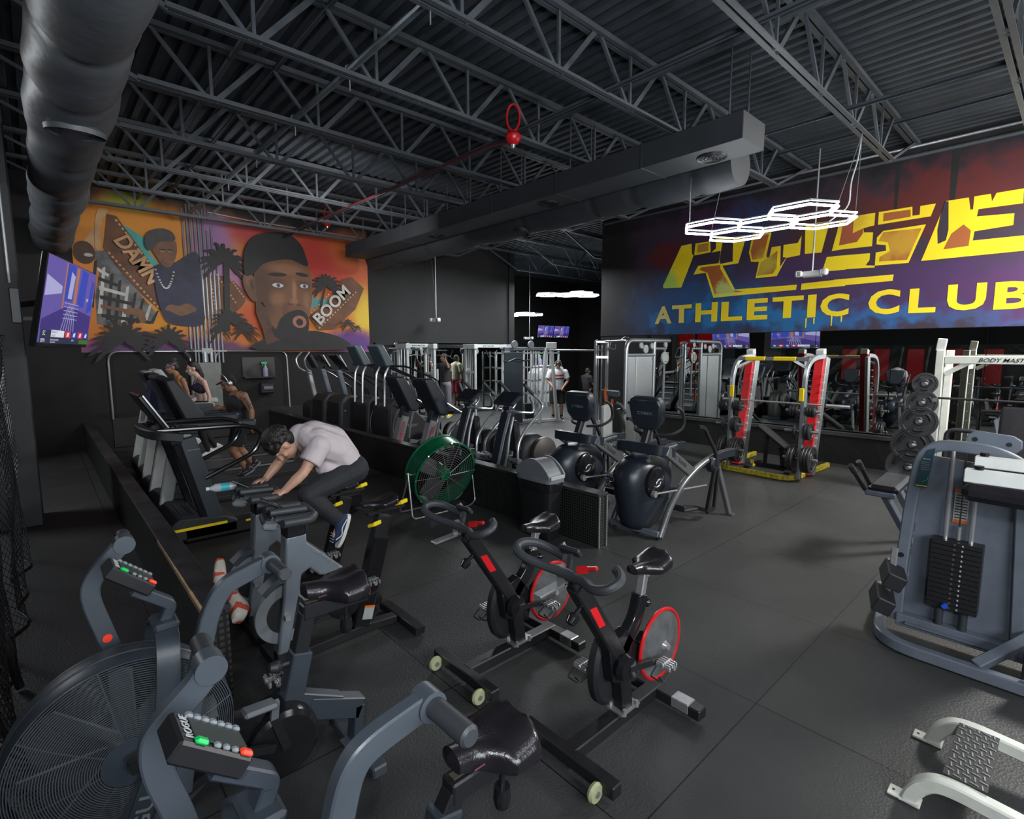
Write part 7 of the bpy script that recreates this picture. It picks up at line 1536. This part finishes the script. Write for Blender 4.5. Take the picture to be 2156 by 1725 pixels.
# ---------------------------------------------------------------- far gym stations in front of the back mirror
def station(loc, Wd, label, stacks=2, h=2.12, m='whitegrey', rz=0):
    r = thing('cable_station', label, 'weight machine', loc, rz, None)
    for x in (0, Wd):
        for y in (-.22, .22): MB().bar((x, y, 0), (x, y, h), .07, .06, bev=.004).build('post', m, r)
        MB().bar((x, -.3, .04), (x, .3, .04), .09, .07, side=(1, 0, 0)).build('foot', m, r)
        for y in (-.08, .08): MB().cyl((x, y, .1), (x, y, h-.1), .012, seg=8).build('guide_rod', 'chrome', r)
        for k in range(10): MB().box((x, 0, .16+.042*k), (.09, .26, .038), bev=.003).build('stack_plate', 'black', r)
        MB().box((x, 0, h-.02), (.14, .56, .14), bev=.01).build('head_block', m, r)
        MB().lathe([(0, -.02), (.08, -.02), (.09, 0), (.08, .02), (0, .02)], (x + (.12 if x == 0 else -.12), -.12, h-.16), (0, 1, 0), 18).build('pulley', 'grey', r)
        MB().bar((x, -.22, 1.35), (x, .22, 1.35), .05, .07, side=(1, 0, 0)).build('cross_brace', m, r)
    bm = MB().bar((0, 0, h), (Wd, 0, h), .09, .10, bev=.006).build('top_beam', m, r)
    text('BODY MASTERS', 'beam_lettering', 'black', bm, (Wd*.30, -.047, h-.018), (1, 0, 0), (0, 0, 1), .035, .42, .006, .002)
    if stacks > 2: MB().tube(spl([(Wd*.35, -.1, h-.12), (Wd*.42, -.12, h-.34), (Wd*.5, -.12, h-.30), (Wd*.58, -.12, h-.34), (Wd*.65, -.1, h-.12)], 5), .014, 8).build('chin_bar', 'black', r)
    return r
station((7.25, 12.3, 0), .85, 'pale cable station left of the man in grey joggers')
station((9.45, 12.2, 0), 1.45, 'pale lettered cable station right of the man in grey joggers', 3)
station((8.35, 12.95, 0), .0 + .62, 'pale pull down frame right behind the man in grey joggers') if False else None
st2 = thing('pull_down_bar', 'curved bar held by the man at the back mirror', 'bar', (8.62, 12.6, 1.80))
MB().tube(spl([(-.42, .1, -.06), (-.25, .1, .02), (0, 0, .05), (.25, -.12, .02), (.36, -.16, -.06)], 4), .014, 8).build('curved_bar', 'black', st2); MB().cyl((0, 0, .05), (-.25, .02, 3.4), .004, seg=6).build('cable', 'black', st2)
def a_frame(loc, rz, label):
    r = thing('cable_tower', label, 'weight machine', loc, rz, None)
    for s in (-1, 1): MB().bar((s*.32, 0, 0), (s*.10, 0, 2.05), .06, .09, bev=.005).build('slanted_leg', 'whitegrey', r)
    MB().bar((-1.5, .3, .05), (.35, 0, .05), .08, .07).build('floor_rail', 'whitegrey', r)
    MB().bar((0, 0, 2.03), (-1.3, .3, 2.03), .08, .09, bev=.005).build('top_beam', 'slatelt', r)
    MB().bar((-1.25, .28, 0), (-1.05, .26, 2.03), .07, .09, bev=.005).build('rear_leg', 'slate', r)
    MB().box((.05, -.05, 2.12), (.38, .03, .18), bev=.02).build('top_plate', 'whitegrey', r)
    for x in (-.55, -1.1): MB().lathe([(0, -.02), (.10, -.02), (.11, 0), (.10, .02), (0, .02)], (x, .1, 2.14), (0, 1, 0), 22).build('pulley', 'grey', r)
    for x in (-.75, -.65, -.55, -.45): MB().cyl((x, .12, .1), (x, .12, 2.0), .012, seg=8).build('guide_rod', 'chrome', r)
    for k in range(10): MB().box((-.6, .12, .16+.042*k), (.30, .12, .038), bev=.003).build('stack_plate', 'black', r)
    MB().box((-1.12, .12, 1.0), (.62, .04, 1.9), bev=.01).build('stack_shield', 'slate', r)
    MB().tube(spl([(-1.6, -.1, 1.72), (-1.45, -.1, 1.70), (-1.2, -.12, 1.78), (-.95, -.12, 1.72), (-.75, -.1, 1.74)], 4), .018, 8).build('lat_bar', 'black', r)
    return r
a_frame((10.42, 9.95, 0), -.1, 'grey cable tower with slanted legs beside the man in striped tee')
tag(MB().tube([(10.35, 9.9, 2.0), (12.2, 9.0, 1.98), (12.4, 8.9, 1.98)], .022, 8).build('pull_up_pipe', 'steel'), 'long horizontal steel pipe joining the cable tower and the hall frame', 'pipe')
# reception desk and door beyond
ds = thing('reception_desk', 'white rounded reception counter with round emblem behind the striped man', 'desk', (14.4, 13.9, 0))
MB().prism([(-.75, 0), (.75, 0), (.75, 1.3), (.60, 1.42), (-.4, 1.42), (-.72, 1.15)], -.25, .25).build('counter', mat('white_laminate', (.75, .77, .78), .35), ds, bevel=.03)
e_ = MB().ring((.1, -.26, .95), (0, 1, 0), .13, .012, 28, 6).ring((.1, -.26, .95), (0, 1, 0), .09, .006, 24, 6).build('round_emblem', 'black', ds)
MB().bar((.04, -.262, .92), (.16, -.262, .98), .01, .03).bar((.04, -.262, .98), (.16, -.262, .92), .01, .03).build('emblem_mark', 'black', ds)
spray((14.1, 13.9, 1.42), 'blue and white spray bottle standing on the reception counter', 1.4)
struct(MB().box((15.0, 16.97, 1.15), (3.2, .05, 2.3)).build('door_1', 'black'))
mbd = MB()
for k in range(4): pass
for i, x in enumerate((11.5, 12.75, 13.5)):
    r = thing('equipment_rack', ['leftmost tall rack with shelf bars in the far hall', 'middle tall rack with shelf bars in the far hall', 'rightmost tall rack with shelf bars in the far hall'][i], 'rack', (x, 12.9, 0))
    for a in (-.3, .3):
        for b in (-.2, .2): MB().bar((a, b, 0), (a, b, 1.95), .05, .05).build('post', 'whitegrey', r)
    for z in (.5, .95, 1.4, 1.9): MB().bar((-.32, -.2, z), (.32, -.2, z), .05, .05).bar((-.32, .2, z), (.32, .2, z), .05, .05).bar((0, -.2, z), (0, .2, z), .1, .04, side=(1, 0, 0)).build('shelf_bar', 'steel', r)
